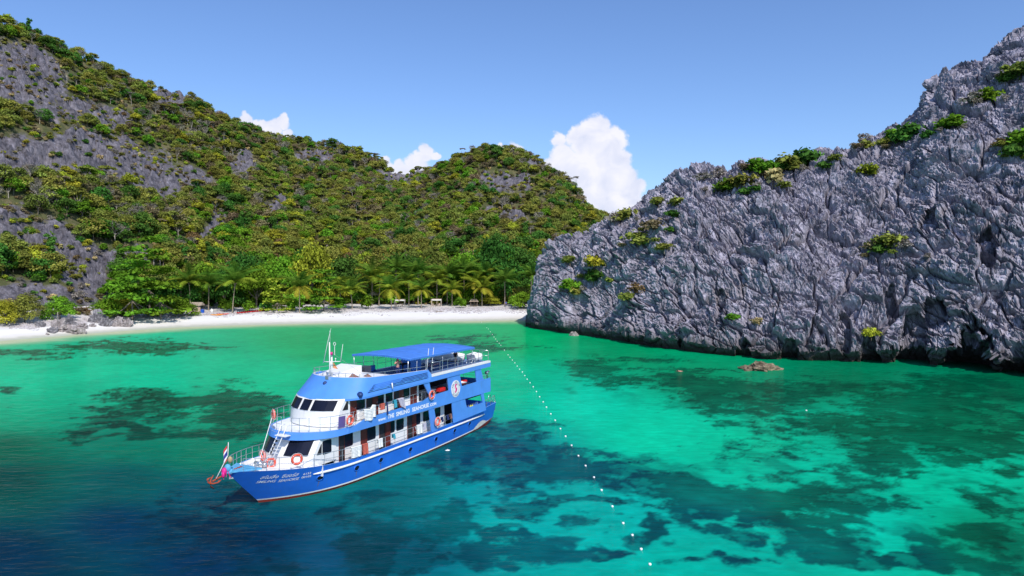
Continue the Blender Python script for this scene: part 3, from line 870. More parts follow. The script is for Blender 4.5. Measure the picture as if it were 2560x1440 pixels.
def crown_lobes(kind, R, H):
    z0 = H
    out = []
    if kind == 'round':
        n = 15
        for i in range(n):
            a = 2.4 * i + rng.random() * 0.8; f = (i + 0.5) / n
            q = R * (0.78 * math.sqrt(f)) * (0.8 + 0.35 * rng.random())
            rr = R * (0.30 + 0.2 * rng.random())
            top = math.sqrt(max(0.05, 1 - (q / R) ** 2))
            zz = z0 - 0.15 * R + R * top * (0.75 * (1 - f) + 0.55 * rng.random() * (0.3 + f) - 0.75 * f * rng.random())
            out.append((q * math.cos(a), q * math.sin(a), max(zz, 0.15 * R), rr, rr, rr * 0.85))
    elif kind == 'tiers':
        n = 5
        for t in range(n):
            f = t / (n - 1); rad = R * (1 - 0.62 * f) * (0.85 + 0.3 * rng.random())
            m = 7 - t
            for j in range(m):
                a = 6.283 * (j + rng.random() * 0.8) / m
                rr = R * (0.30 + 0.16 * rng.random())
                out.append((rad * 0.72 * math.cos(a), rad * 0.72 * math.sin(a), z0 - 0.95 * R + 2.2 * R * f + rng.normal() * 0.22, rr, rr, 0.36 + 0.15 * rng.random()))
    elif kind == 'umbrella':
        for i in range(8):
            a = rng.random() * 6.283; q = R * (0.2 + 0.7 * rng.random())
            rr = R * (0.22 + 0.2 * rng.random())
            out.append((q * math.cos(a), q * math.sin(a), z0 + 0.35 * R - 0.4 * (q / R) ** 2 * R + 0.3 * rng.random(), rr, rr, rr * 0.38))
    elif kind == 'bush':
        for i in range(9):
            a = rng.random() * 6.283; q = R * (0.7 * rng.random())
            rr = R * (0.3 + 0.25 * rng.random())
            out.append((q * math.cos(a), q * math.sin(a), R * (0.25 + 0.75 * rng.random() * (1 - 0.6 * q / R)), rr, rr, rr * 0.9))
    elif kind == 'column':
        for i in range(9):
            f = i / 8; a = rng.random() * 6.283; q = R * 0.35 * rng.random()
            rr = R * (0.55 - 0.25 * f) * (0.85 + 0.3 * rng.random())
            out.append((q * math.cos(a), q * math.sin(a), z0 - R * 0.9 + 2.6 * R * f, rr, rr, rr * 0.8))
    return out


def trunk_mb(H, r, lobes=(), lean=0.12, n=5):
    m = MB()
    a = rng.random() * 6.283; lx, ly = lean * H * math.cos(a), lean * H * math.sin(a)
    fork = 0.55
    m.tube([(0, 0, -0.8), (lx * 0.15, ly * 0.15, H * 0.25), (lx * fork * 0.5, ly * fork * 0.5, H * fork)], [r, r * 0.8, r * 0.62], n)
    base = Vector((lx * fork * 0.5, ly * fork * 0.5, H * fork))
    for l in list(lobes)[:6]:
        c = Vector(l[:3]); mid = base.lerp(c, 0.5) + Vector((0, 0, -0.1 * H))
        m.tube([base, mid, c], [r * 0.5, r * 0.3, r * 0.1], 4)
    return m


def twig_mb(R, H):
    m = MB()
    m.tube([(0, 0, -0.6), (0.1, 0, H * 0.5), (0, 0.1, H)], [0.13, 0.1, 0.06], 4, 0, False)
    for i in range(30):
        a = rng.random() * 6.283; z = H * (0.45 + 0.5 * rng.random()); e = rng.random()
        p1 = Vector((math.cos(a) * R * (0.4 + 0.2 * e), math.sin(a) * R * (0.4 + 0.2 * e), z + R * 0.35))
        m.tube([(0, 0, z), p1], [0.05, 0.03], 3, 0, False)
        for j in range(4):
            b = a + rng.normal() * 0.8
            p2 = p1 + Vector((math.cos(b), math.sin(b), 0.5 + rng.random() * 0.6)) * R * (0.25 + 0.25 * rng.random())
            m.tube([p1, p2], [0.03, 0.012], 3, 0, False)
    return m


PROTO = {}


def make_proto(key, kind, mat, R, H, n, leaf, bark=None, trunk=True, lean=0.1, r=0.16):
    if kind == 'bare':
        tm = twig_mb(R, H)
        V, F, t = leaf_cloud([(0, 0, H + 0.3 * R, R * 0.8, R * 0.8, R * 0.5)], n, leaf, 0.9)
    else:
        lobes = crown_lobes(kind, R, H)
        V, F, t = leaf_cloud(lobes, n, leaf, 0.5 if kind != 'tiers' else 0.9, 0.5 if kind == 'tiers' else 0.0)
        tm = trunk_mb(H, r, lobes, lean) if trunk else MB().tube([(0, 0, -0.5), (0.05, 0, R * 0.5)], [0.06, 0.02], 4)
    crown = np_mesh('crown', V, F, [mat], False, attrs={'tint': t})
    PROTO[key] = (crown, tm.mesh('trunk', [bark or BARK]), R, H)


make_proto('lush_a', 'round', LUSH, 3.4, 2.3, 1500, 0.27)
make_proto('lush_b', 'round', LUSH, 2.9, 1.9, 1300, 0.25)
make_proto('deep_a', 'round', DEEP, 3.5, 2.4, 1500, 0.27)
make_proto('deep_b', 'column', DEEP, 2.2, 3.6, 1200, 0.25)
make_proto('olive_a', 'round', OLIVE, 3.1, 2.2, 1300, 0.24)
make_proto('olive_b', 'umbrella', OLIVE, 3.0, 3.9, 1000, 0.24, PALEBARK)
make_proto('yellow_a', 'round', YELLOW, 2.9, 2.4, 1200, 0.25)
make_proto('yellow_b', 'umbrella', YELLOW, 2.6, 3.5, 800, 0.24, PALEBARK)
make_proto('brown_a', 'round', BROWN, 2.9, 2.0, 1000, 0.22)
make_proto('brown_b', 'umbrella', BROWN, 2.7, 3.8, 600, 0.2, PALEBARK)
make_proto('rust_a', 'round', RUST, 2.7, 2.0, 900, 0.22)
make_proto('grey_a', 'bare', GREY, 2.2, 4.0, 260, 0.16, PALEBARK)
make_proto('tiers_a', 'tiers', LUSH, 3.6, 4.4, 2200, 0.24)
make_proto('tiers_b', 'tiers', YELLOW, 3.0, 3.4, 1700, 0.22)
make_proto('big_lush', 'round', LUSH, 3.2, 2.0, 5200, 0.145)
make_proto('big_deep', 'round', DEEP, 3.2, 2.0, 5200, 0.145)
make_proto('big_yellow', 'round', YELLOW, 3.0, 1.9, 4600, 0.14)
make_proto('big_olive', 'round', OLIVE, 3.0, 1.9, 4600, 0.14)
make_proto('bush_lush', 'bush', LUSH, 1.6, 0, 700, 0.19, trunk=False)
make_proto('bush_deep', 'bush', DEEP, 1.6, 0, 700, 0.19, trunk=False)
make_proto('bush_olive', 'bush', OLIVE, 1.5, 0, 600, 0.18, trunk=False)
make_proto('bush_yellow', 'bush', YELLOW, 1.5, 0, 600, 0.18, trunk=False)
make_proto('bush_brown', 'bush', BROWN, 1.5, 0, 500, 0.17, trunk=False)
make_proto('bush_rust', 'bush', RUST, 1.5, 0, 500, 0.17, trunk=False)
make_proto('bush_grey', 'bush', GREY, 1.4, 0, 350, 0.15, trunk=False)
make_proto('bush_straw', 'bush', STRAW, 1.2, 0, 350, 0.17, trunk=False)
KEYS = [k for k in PROTO if not k.startswith('big')]


def place_tree(key, loc, s, rz, name='tree', label=None, cat='tree', group=None, zs=1.0):
    crown, trunk, R, H = PROTO[key]
    root = empty(name, loc, rz)
    root.scale = (s, s, s * zs)
    tag(root, label, cat, group)
    link('trunk' if cat == 'tree' else 'stem', trunk, root)
    link('crown' if cat == 'tree' else 'foliage', crown, root)
    return root


COLOUR = {'lush': 'bright green', 'deep': 'dark green', 'olive': 'olive green', 'yellow': 'yellow-green', 'brown': 'dry brown', 'rust': 'rust brown',
          'grey': 'bare grey', 'tiers': 'layered bright green', 'straw': 'straw coloured'}
SHAPE = {'a': 'round-crowned', 'b': 'flat-topped'}


def forest():
    # jittered plots over the slopes
    sp = 2.5
    gx, gy = np.meshgrid(np.arange(-420, 110, sp), np.arange(120, 400, sp))
    X = (gx + rng.uniform(-.48, .48, gx.shape) * sp).ravel(); Y = (gy + rng.uniform(-.48, .48, gy.shape) * sp).ravel()
    px = 1280 + FPX * X / Y
    keep = (px > -740) & (px < 1640)
    X, Y, px = X[keep], Y[keep], px[keep]
    Yh = np.interp(px, PXS, YH_); Yr = np.interp(px, RDX, RDY)
    keep = (Y > Yh - 14 * (px > 560)) & (Y < Yr + 9) & (Y > np.interp(px, PXS, YF_) + 3 + 8 * (px > 600))
    X, Y, px = X[keep], Y[keep], px[keep]
    Z, rk, tt = land(X, Y)
    qx, qy = project(X, Y, Z)
    hgt = np.clip(tt, 0, 1)
    patch = fbm(X / 22, Y / 22, X * 0, 3, 301); patch2 = fbm(X / 12, Y / 12, X * 0, 3, 302); ptc = fbm(X / 9, Y / 9, X * 0, 2, 305)
    pts = []
    for i in range(len(X)):
        rock = rk[i] > 0.12
        if rock and rng.random() < 0.55: continue
        if rk[i] > -0.1 and rng.random() < 0.35: continue
        if ptc[i] > 0.42 and hgt[i] > 0.25 and rng.random() < 0.6: continue
        h = hgt[i] + patch[i] * 0.35
        if qx[i] < 560: h += 0.22 * (560 - max(qx[i], 0)) / 560 + 0.05
        g = patch2[i] + rng.normal() * 0.28
        if h < 0.16:
            k = rng.choice(['lush_a', 'lush_b', 'deep_a', 'deep_b', 'yellow_a', 'olive_a'], p=[.34, .26, .14, .06, .12, .08])
        elif h < 0.42:
            if g > 0.1: k = rng.choice(['yellow_a', 'yellow_b', 'olive_a', 'rust_a'], p=[.3, .1, .46, .14])
            elif g > -0.25: k = rng.choice(['olive_a', 'olive_b', 'lush_b', 'brown_a'], p=[.34, .26, .2, .2])
            else: k = rng.choice(['deep_a', 'deep_b', 'olive_a', 'lush_a'], p=[.3, .15, .3, .25])
        else:
            if g > 0.25: k = rng.choice(['yellow_a', 'olive_b', 'olive_a', 'lush_b'], p=[.12, .16, .5, .22])
            elif g > -0.12: k = rng.choice(['olive_a', 'brown_a', 'brown_b', 'grey_a', 'lush_b'], p=[.43, .22, .07, .14, .14])
            else: k = rng.choice(['olive_a', 'deep_a', 'brown_a', 'grey_a', 'olive_b'], p=[.4, .22, .16, .14, .08])
        big = 1.05 - 0.30 * np.clip(hgt[i] * 1.5, 0, 1)
        s = big * (0.8 + 0.6 * rng.random())
        low = rock or rng.random() < 0.28
        if low:
            c = k.split('_')[0]
            if c == 'tiers': c = 'lush'
            if rock and rng.random() < 0.6: c = rng.choice(['grey', 'brown', 'olive', 'straw'])
            elif rng.random() < 0.12: c = 'straw'
            k = 'bush_' + c; s = s * 0.9
        pts.append((X[i], Y[i], Z[i] - 0.15, k, s, rng.random() * 6.283, hgt[i], qx[i]))
    # scrub in between
    for j in range(8500):
        i = rng.integers(len(X))
        x = X[i] + rng.normal() * 1.6; y = Y[i] + rng.normal() * 1.6
        if y < 150: continue
        r2 = rk[i]
        if r2 > 0.3 and rng.random() < 0.55: continue
        h = hgt[i]
        k = rng.choice(['bush_olive', 'bush_brown', 'bush_grey', 'bush_straw', 'bush_rust', 'bush_yellow', 'bush_deep'],
                       p=[.26, .2, .16, .12, .06, .1, .1] if h > 0.3 else [.3, .06, .04, .04, .04, .2, .32])
        pts.append((x, y, None, k, 0.45 + 0.6 * rng.random(), rng.random() * 6.283, h, qx[i]))
    nz = [p for p in pts if p[2] is None]
    xs = np.array([p[0] for p in nz]); ys = np.array([p[1] for p in nz])
    zs, _, t2 = land(xs, ys)
    it = iter(zs)
    pts = [p if p[2] is not None else (p[0], p[1], next(it) - 0.1, *p[3:]) for p in pts]
    pts = [p for p in pts if np.interp(p[7], PXS, YF_) + 2.5 < p[1]]
    score = []
    for i, p in enumerate(pts):
        if p[3].startswith('bush') or not (-40 < p[7] < 1500) or p[1] < 120: continue
        if 1 - p[6] < 0.02: pass
        score.append((PROTO[p[3]][2] * p[4] / p[1], i))
    score.sort(reverse=True)
    own = set(i for _, i in score[:262])
    rest = []; mine = []
    pa = np.array([p[:3] for p in pts]); py_of = project(pa[:, 0], pa[:, 1], pa[:, 2])[1]
    for i, (x, y, z, k, s, rz, h, q) in enumerate(pts):
        if i in own:
            mine.append((k, x, y, z, s, rz, q, h, py_of[i]))
        else:
            rest.append((x, y, z, KEYS.index(k), s, rz))
    marks = [(0, 'the left edge'), (90, 'the grey scree'), (200, 'the beach boulders'), (330, 'the widest layered tree'), (430, 'the second layered tree'), (500, 'the bamboo hut'), (588, 'the big beach palm'), (650, 'the red kayaks'), (745, 'the palm between layered trees'),
             (808, 'the dense layered tree'), (876, 'the short palm'), (935, 'the round beach shrub'), (1000, 'the left pavilion'), (1053, 'the stout little palm'), (1100, 'the right pavilion'), (1149, 'the small round shrub'), (1187, 'the thatched gazebo'), (1265, 'the person in blue'), (1330, 'the tip of the headland'), (1420, 'the low bluff')]
    words = ['lowest', 'second up', 'third up', 'fourth up', 'fifth up', 'sixth up', 'seventh up', 'eighth up', 'ninth up', 'tenth up', 'eleventh up', 'twelfth up', 'thirteenth up', 'fourteenth up', 'fifteenth up']
    count = {}
    for (k, x, y, z, s, rz, q, h, py) in sorted(mine, key=lambda t: -t[8]):
        c, sh = k.split('_')
        mk = min(marks, key=lambda m: abs(m[0] - q))[1]
        n = count.get((c, sh, mk), 0); count[(c, sh, mk)] = n + 1
        lab = '%s %s tree on the slope above %s, %s' % (COLOUR[c], SHAPE[sh] if c != 'grey' else 'twiggy', mk, words[min(n, 14)])
        place_tree(k, (x, y, z), s, rz, 'hillside_tree', lab, 'tree', 'trees on the wooded slope behind the beach')
    return rest


def scatter_stuff(name, rest, label):
    """the far wood and scrub: one object that repeats the same crowns and trunks"""
    A = np.array(rest)
    me = bpy.data.meshes.new(name)
    me.vertices.add(len(A)); me.vertices.foreach_set('co', A[:, :3].astype(np.float32).ravel())
    for nm, col in (('kind_index', 3), ('size', 4), ('turn', 5)):
        at = me.attributes.new(nm, 'FLOAT' if nm != 'kind_index' else 'INT', 'POINT')
        at.data.foreach_set('value', A[:, col].astype(np.int32 if nm == 'kind_index' else np.float32))
    for key in KEYS:
        for q in (0, 1):
            for mt in PROTO[key][q].materials:
                if mt.name not in [m.name for m in me.materials if m]: me.materials.append(mt)
    o = link(name, me)
    ng = bpy.data.node_groups.new('wood', 'GeometryNodeTree')
    ng.interface.new_socket('Geometry', in_out='INPUT', socket_type='NodeSocketGeometry')
    ng.interface.new_socket('Geometry', in_out='OUTPUT', socket_type='NodeSocketGeometry')
    N = ng.nodes.new; L = ng.links.new
    gi = N('NodeGroupInput'); go = N('NodeGroupOutput')
    inst = N('GeometryNodeInstanceOnPoints')
    L(gi.outputs[0], inst.inputs['Points'])
    gather = N('GeometryNodeJoinGeometry')
    # links to a multi-input socket come out in reverse order of linking
    for key in reversed(KEYS):
        one = N('GeometryNodeJoinGeometry')
        for o2 in SRC[key]:
            oi = N('GeometryNodeObjectInfo'); oi.inputs['Object'].default_value = o2; oi.transform_space = 'ORIGINAL'
            L(oi.outputs['Geometry'], one.inputs[0])
        ti = N('GeometryNodeGeometryToInstance'); L(one.outputs[0], ti.inputs[0]); L(ti.outputs[0], gather.inputs[0])
    L(gather.outputs[0], inst.inputs['Instance'])
    inst.inputs['Pick Instance'].default_value = True
    def named(nm, dt):
        n = N('GeometryNodeInputNamedAttribute'); n.data_type = dt; n.inputs['Name'].default_value = nm; return n.outputs['Attribute']
    L(named('kind_index', 'INT'), inst.inputs['Instance Index'])
    L(named('size', 'FLOAT'), inst.inputs['Scale'])
    cx = N('ShaderNodeCombineXYZ'); L(named('turn', 'FLOAT'), cx.inputs[2]); L(cx.outputs[0], inst.inputs['Rotation'])
    L(inst.outputs[0], go.inputs[0])
    md = o.modifiers.new('wood', 'NODES'); md.node_group = ng
    tag(o, label, 'vegetation', kind='stuff')
    return o


def near_vertex(P, px, py, tol=9):
    """the point of a surface that the picture shows at px, py"""
    global _proj_cache
    key = id(P)
    if key not in _proj_cache:
        _proj_cache[key] = project(P[..., 0], P[..., 1], P[..., 2])
    qx, qy = _proj_cache[key]
    d = np.hypot(qx - px, qy - py)
    ok = d < tol
    if not ok.any():
        i = np.unravel_index(np.argmin(d), d.shape); return Vector(P[i])
    Yv = np.where(ok, P[..., 1], 1e9)
    i = np.unravel_index(np.argmin(Yv), Yv.shape)
    return Vector(P[i])
_proj_cache = {}


CLIFF_BUSHES = [
    (2262, 318, 50, 'bush_deep', 'wide dark green bush on the headland ridge under the steep upper step'),
    (2225, 330, 30, 'bush_lush', 'green bush at the left foot of the widest ridge bush'),
    (2165, 352, 30, 'bush_olive', 'round olive bush alone on the ridge beside a pale stunted tree'),
    (2150, 338, 24, 'bush_grey', 'small sparse grey shrub standing on the skyline of the headland'),
    (2375, 300, 32, 'bush_lush', 'green bush on the rock slope right of the widest ridge bush'),
    (2465, 232, 34, 'bush_lush', 'bright green shrub in a gully high on the headland'),
    (2430, 243, 26, 'bush_grey', 'greyish shrub next to the bright green gully shrub'),
    (2540, 165, 40, 'bush_olive', 'olive shrub high in the gully near the headland top'),
    (2515, 185, 26, 'bush_deep', 'dark shrub below the olive one near the headland top'),
    (2545, 335, 46, 'bush_lush', 'large green bush at the right edge of the cliff face'),
    (2535, 365, 34, 'bush_deep', 'dark bush hanging below the large green one at the right edge'),
    (2500, 352, 20, 'bush_rust', 'small rusty shrub beside the large bush at the right edge'),
    (2010, 388, 46, 'bush_deep', 'broad dark green bush on the middle of the ridge'),
    (1960, 402, 42, 'bush_olive', 'olive bush left of the broad dark one on the ridge'),
    (1895, 405, 42, 'bush_lush', 'tall green bush on the ridge left of the bare dark twigs'),
    (1850, 440, 40, 'bush_olive', 'olive green bush spilling down the ridge'),
    (1815, 452, 36, 'bush_lush', 'bright bush at the lower end of the ridge thicket'),
    (1802, 428, 20, 'bush_grey', 'thin twiggy shrub on the skyline above the ridge thicket'),
    (1752, 436, 20, 'bush_grey', 'grey-green tuft on the pale knob of the ridge'),
    (1925, 442, 30, 'bush_straw', 'dry straw coloured scrub below the ridge bushes'),
    (2166, 418, 26, 'bush_yellow', 'vivid yellow-green shrub on bare rock with a dark crevice below'),
    (1682, 500, 26, 'bush_olive', 'upright olive bush against the dark cleft of the ridge'),
    (1678, 525, 22, 'bush_deep', 'dark bush below the upright olive one at the cleft'),
    (1645, 492, 22, 'bush_olive', 'sparse olive shrub on the ridge above the cleft'),
    (1635, 550, 34, 'bush_brown', 'brownish scrub in the hollow left of the cleft'),
    (1590, 590, 32, 'bush_olive', 'olive scrub trailing down the hollow'),
    (1560, 532, 30, 'bush_olive', 'rounded olive bush where the headland meets the hill'),
    (1530, 545, 24, 'bush_grey', 'grey scrub where the headland drops behind the hill'),
    (1665, 610, 22, 'bush_olive', 'small olive tuft on the open rock face'),
    (1480, 648, 26, 'bush_yellow', 'yellow-green crown over a dark hollow in the low bluff'),
    (1478, 678, 32, 'bush_deep', 'dark bush in the hollow of the low bluff'),
    (1418, 645, 20, 'bush_olive', 'small olive bush at the left rim of the bluff hollow'),
    (1420, 705, 28, 'bush_lush', 'green bush low at the left rim of the bluff hollow'),
    (1428, 730, 20, 'bush_olive', 'olive shrub under the green one on the low bluff'),
    (1583, 712, 22, 'bush_rust', 'reddish brown shrub on the cliff face'),
    (1565, 738, 22, 'bush_olive', 'olive shrub just below the reddish brown one'),
    (2215, 590, 44, 'bush_olive', 'wide olive bush clinging to the middle of the face'),
    (2195, 612, 28, 'bush_deep', 'dark bush added as shade under the wide face bush'),  # dark plant added where the bush above is only shaded
    (1824, 785, 17, 'bush_lush', 'tiny bright green fern tuft low on the face'),
    (1890, 796, 17, 'bush_straw', 'tiny pale dry tuft low on the face'),
    (2172, 832, 20, 'bush_yellow', 'small yellow plant just above the dark waterline notch'),
    (2085, 386, 18, 'bush_olive', 'little olive tuft at the right end of the ridge thicket'),
    (2320, 640, 12, 'bush_grey', 'little grey tuft on the open rock to the right'),
]


def cliff_plants():
    P = CLIFF['P']
    for (px, py, r, key, lab) in CLIFF_BUSHES:
        v = near_vertex(P, px, py + r * 0.35, 7)
        R = PROTO[key][2]
        s = r / FPX * v.y / R * 1.25
        tree = not key.startswith('bush')
        if tree: s *= 0.9
        s *= 0.88
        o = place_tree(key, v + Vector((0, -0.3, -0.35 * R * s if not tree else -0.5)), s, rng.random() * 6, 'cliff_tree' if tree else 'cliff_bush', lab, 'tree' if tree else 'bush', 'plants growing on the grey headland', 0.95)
        o.scale = (o.scale[0] * (1.0 + 0.45 * rng.random()), o.scale[1], o.scale[2] * (0.8 + 0.3 * rng.random()))
        if r >= 28:
            for q in range(2):
                w = near_vertex(P, px + (1 if q else -1) * r * (0.8 + 0.5 * rng.random()), py + r * (0.3 + 0.5 * rng.random()), 7)
                k2 = ['bush_olive', 'bush_deep', 'bush_grey', 'bush_brown'][int(rng.integers(4))]
                place_tree(k2, w + Vector((0, -0.3, -0.4)), s * (0.35 + 0.2 * rng.random()), rng.random() * 6, 'cliff_bush', 'small %s tuft just %s of the %s' % (COLOUR[k2[5:]].replace(' green', '').replace('bare ', ''), 'right' if q else 'left', ' '.join(lab.split()[:8])), 'bush', 'plants growing on the grey headland', 0.8)


# ------------------------------------------------------------------ palms
def frond_mesh(L=3.6, droop=0.9, mat=None, name='frond', up=0.55, seed=0):
    r = np.random.default_rng(seed)
    m = MB(); n = 18
    pts = []
    ang = up; p = Vector((0, 0, 0)); st = L / n
    for i in range(n + 1):
        pts.append(p.copy())
        p = p + Vector((math.cos(ang) * st, 0, math.sin(ang) * st)); ang -= (droop + 0.55 * i / n) / n * 1.25
    m.tube(pts[::3] + [pts[-1]], [0.05 - 0.006 * i for i in range(len(pts[::3]) + 1)], 3, 0, False)
    tint = []
    for i in range(1, n + 1):
        f = i / n
        ln = L * 0.24 * math.sin(math.pi * min(0.98, f * 0.88 + 0.1)) ** 0.6 + 0.08
        d = (pts[i] - pts[i - 1]).normalized()
        for sd in (-1, 1):
            for q in (0, 0.5):
                b0 = pts[i - 1].lerp(pts[i], q); w = st * 0.24
                tip = b0 + Vector((d.x * 0.45, sd * 0.85, d.z * 0.45 - 0.22 - 0.2 * r.random())) * ln * (0.85 + 0.3 * r.random())
                m.add([b0 - d * w, b0 + d * w, tip + d * w * 0.3, tip - d * w * 0.3], [(0, 1, 2, 3)])
    me = m.mesh(name, [mat])
    at = me.attributes.new('tint', 'FLOAT', 'POINT')
    at.data.foreach_set('value', (0.75 + 0.5 * r.random(len(m.v))).astype(np.float32))
    return me


PALMG = leaf_mat('palm_green', (0.115, 0.225, 0.026), 0.02, 0.35)
PALMY = leaf_mat('palm_yellow_green', (0.235, 0.30, 0.028), 0.02, 0.35)
PALMD = leaf_mat('palm_dry_yellow', (0.36, 0.345, 0.035), 0.02, 0.35)
FRONDS = {'g': [frond_mesh(3.7, 0.62, PALMG, 'frond', 0.60, 1), frond_mesh(3.4, 0.85, PALMG, 'frond', 0.45, 2)],
          'y': [frond_mesh(3.5, 0.75, PALMY, 'frond', 0.55, 3), frond_mesh(3.3, 0.95, PALMY, 'frond', 0.35, 4)],
          'd': [frond_mesh(3.0, 1.0, PALMD, 'frond', 0.1, 5)]}
NUT = None


def beach_point(px, py):
    """the spot on the sand or flat that the picture shows at px, py"""
    Y = np.arange(140, 262, 0.25); X = (px - 1280) / FPX * Y
    Z, _, _ = land(X, Y)
    _, qy = project(X, Y, Z)
    i = int(np.argmin(np.abs(qy - py)))
    return Vector((X[i], Y[i], Z[i]))


def palm(px, pyc, pyg, R, mix, label, lean=0.0):
    """px, pyc: where the crown's heart shows; pyg: where the foot shows; R: frond length in picture units"""
    b = beach_point(px - lean, pyg)
    H = (HCAM + (HOR - pyc) / FPX * b.y) - b.z
    H = max(H, 1.5)
    root = empty('coconut_palm', b)
    tag(root, label, 'palm tree', 'coconut palms along the beach')
    top = Vector((lean / FPX * b.y, 0, H))
    m = MB()
    pts = [Vector((0, 0, -0.4)), Vector((0, 0, 0.3)), Vector((top.x * 0.2, 0.05, H * 0.35)), Vector((top.x * 0.55, 0.1, H * 0.7)), top]
    m.tube(pts, [0.26, 0.2, 0.15, 0.13, 0.13], 8)
    for k in range(int(H / 0.35)):              # leaf scars ring the trunk
        f = k * 0.35 / H
        m.torus(Vector((top.x * f ** 1.4, 0.1 * f, 0.3 + f * (H - 0.4))), (0, 0, 1), 0.145, 0.02, 8, 4)
    m.build('trunk', [PALMBARK], root, True)
    s = R / FPX * b.y / 2.7
    n = 19
    for i in range(n):
        a = 2.4 * i + rng.random() * 0.5
        f = i / n
        c = mix[min(len(mix) - 1, int(f * len(mix)))]
        me = FRONDS[c][i % len(FRONDS[c])]
        el = 0.80 - 0.95 * f + rng.normal() * 0.10
        fo = link('frond', me, root, top, None, s * (0.85 + 0.25 * rng.random()))
        fo.rotation_euler = (rng.normal() * 0.15, -el, a)
    nb = MB()
    for i in range(6):
        nb.ball(Vector((0.26 * math.cos(i), 0.26 * math.sin(i), -0.28 - 0.1 * (i % 2))), 0.14, 6, 4)
    nb.build('coconut', [PALMBARK if 'd' not in mix else STRAWP], root, True, top)
    return root


STRAWP = paint('dry_straw', (0.42, 0.31, 0.17), 0.9, 0.25, 4, bump=0.3)
PALMS = [
    (472, 705, 778, 44, 'gy', 'leftmost coconut palm, leaning over the dark hut hollow', -3),
    (522, 712, 776, 42, 'g', 'dark green palm between the leftmost palm and the big beach palm', 2),
    (588, 706, 783, 52, 'ggy', 'big palm with pale trunk standing in front of the red kayaks', 8),
    (748, 716, 782, 44, 'ggd', 'palm with hanging yellow fronds between two layered trees', 0),
    (876, 728, 773, 40, 'gyy', 'short palm beside the round green beach shrub', -4),
    (850, 715, 768, 34, 'y', 'yellow-green palm behind the short palm', 0),
    (930, 690, 764, 42, 'gy', 'tall palm rising behind the round green beach shrub', 0),
    (950, 700, 764, 36, 'y', 'lighter palm right behind the tall one', 3),
    (976, 722, 774, 40, 'gyd', 'palm with golden side fronds left of the first white pavilion', -2),
    (990, 675, 762, 38, 'g', 'tallest dark palm behind the first white pavilion', 0),
    (1022, 700, 764, 34, 'gy', 'palm behind the gap between the two white pavilions', 0),
    (1045, 682, 762, 40, 'g', 'tall green palm above the thatched umbrella', 0),
    (1053, 725, 771, 36, 'gyd', 'small front palm with stout trunk between the pavilions', 0),
    (1092, 700, 764, 34, 'y', 'yellowish palm left of the thatched umbrella roof', 0),
    (1118, 690, 762, 42, 'g', 'spreading palm over the thatched umbrella', 0),
    (1130, 725, 766, 32, 'yd', 'golden palm right of the thatched umbrella', 0),
    (1160, 680, 761, 38, 'g', 'tall dark palm in the rear row right of the umbrella', 0),
    (1186, 706, 764, 36, 'yyd', 'golden fronded palm above the small thatched gazebo', 0),
    (1212, 690, 762, 44, 'gy', 'broad arching palm right of the small thatched gazebo', 0),
    (1205, 720, 766, 34, 'yd', 'low golden palm behind the gazebo', 0),
    (1262, 702, 766, 36, 'g', 'dark palm near the person in blue', 0),
    (1328, 690, 766, 34, 'g', 'last palm, half behind the grey headland', 0),
]


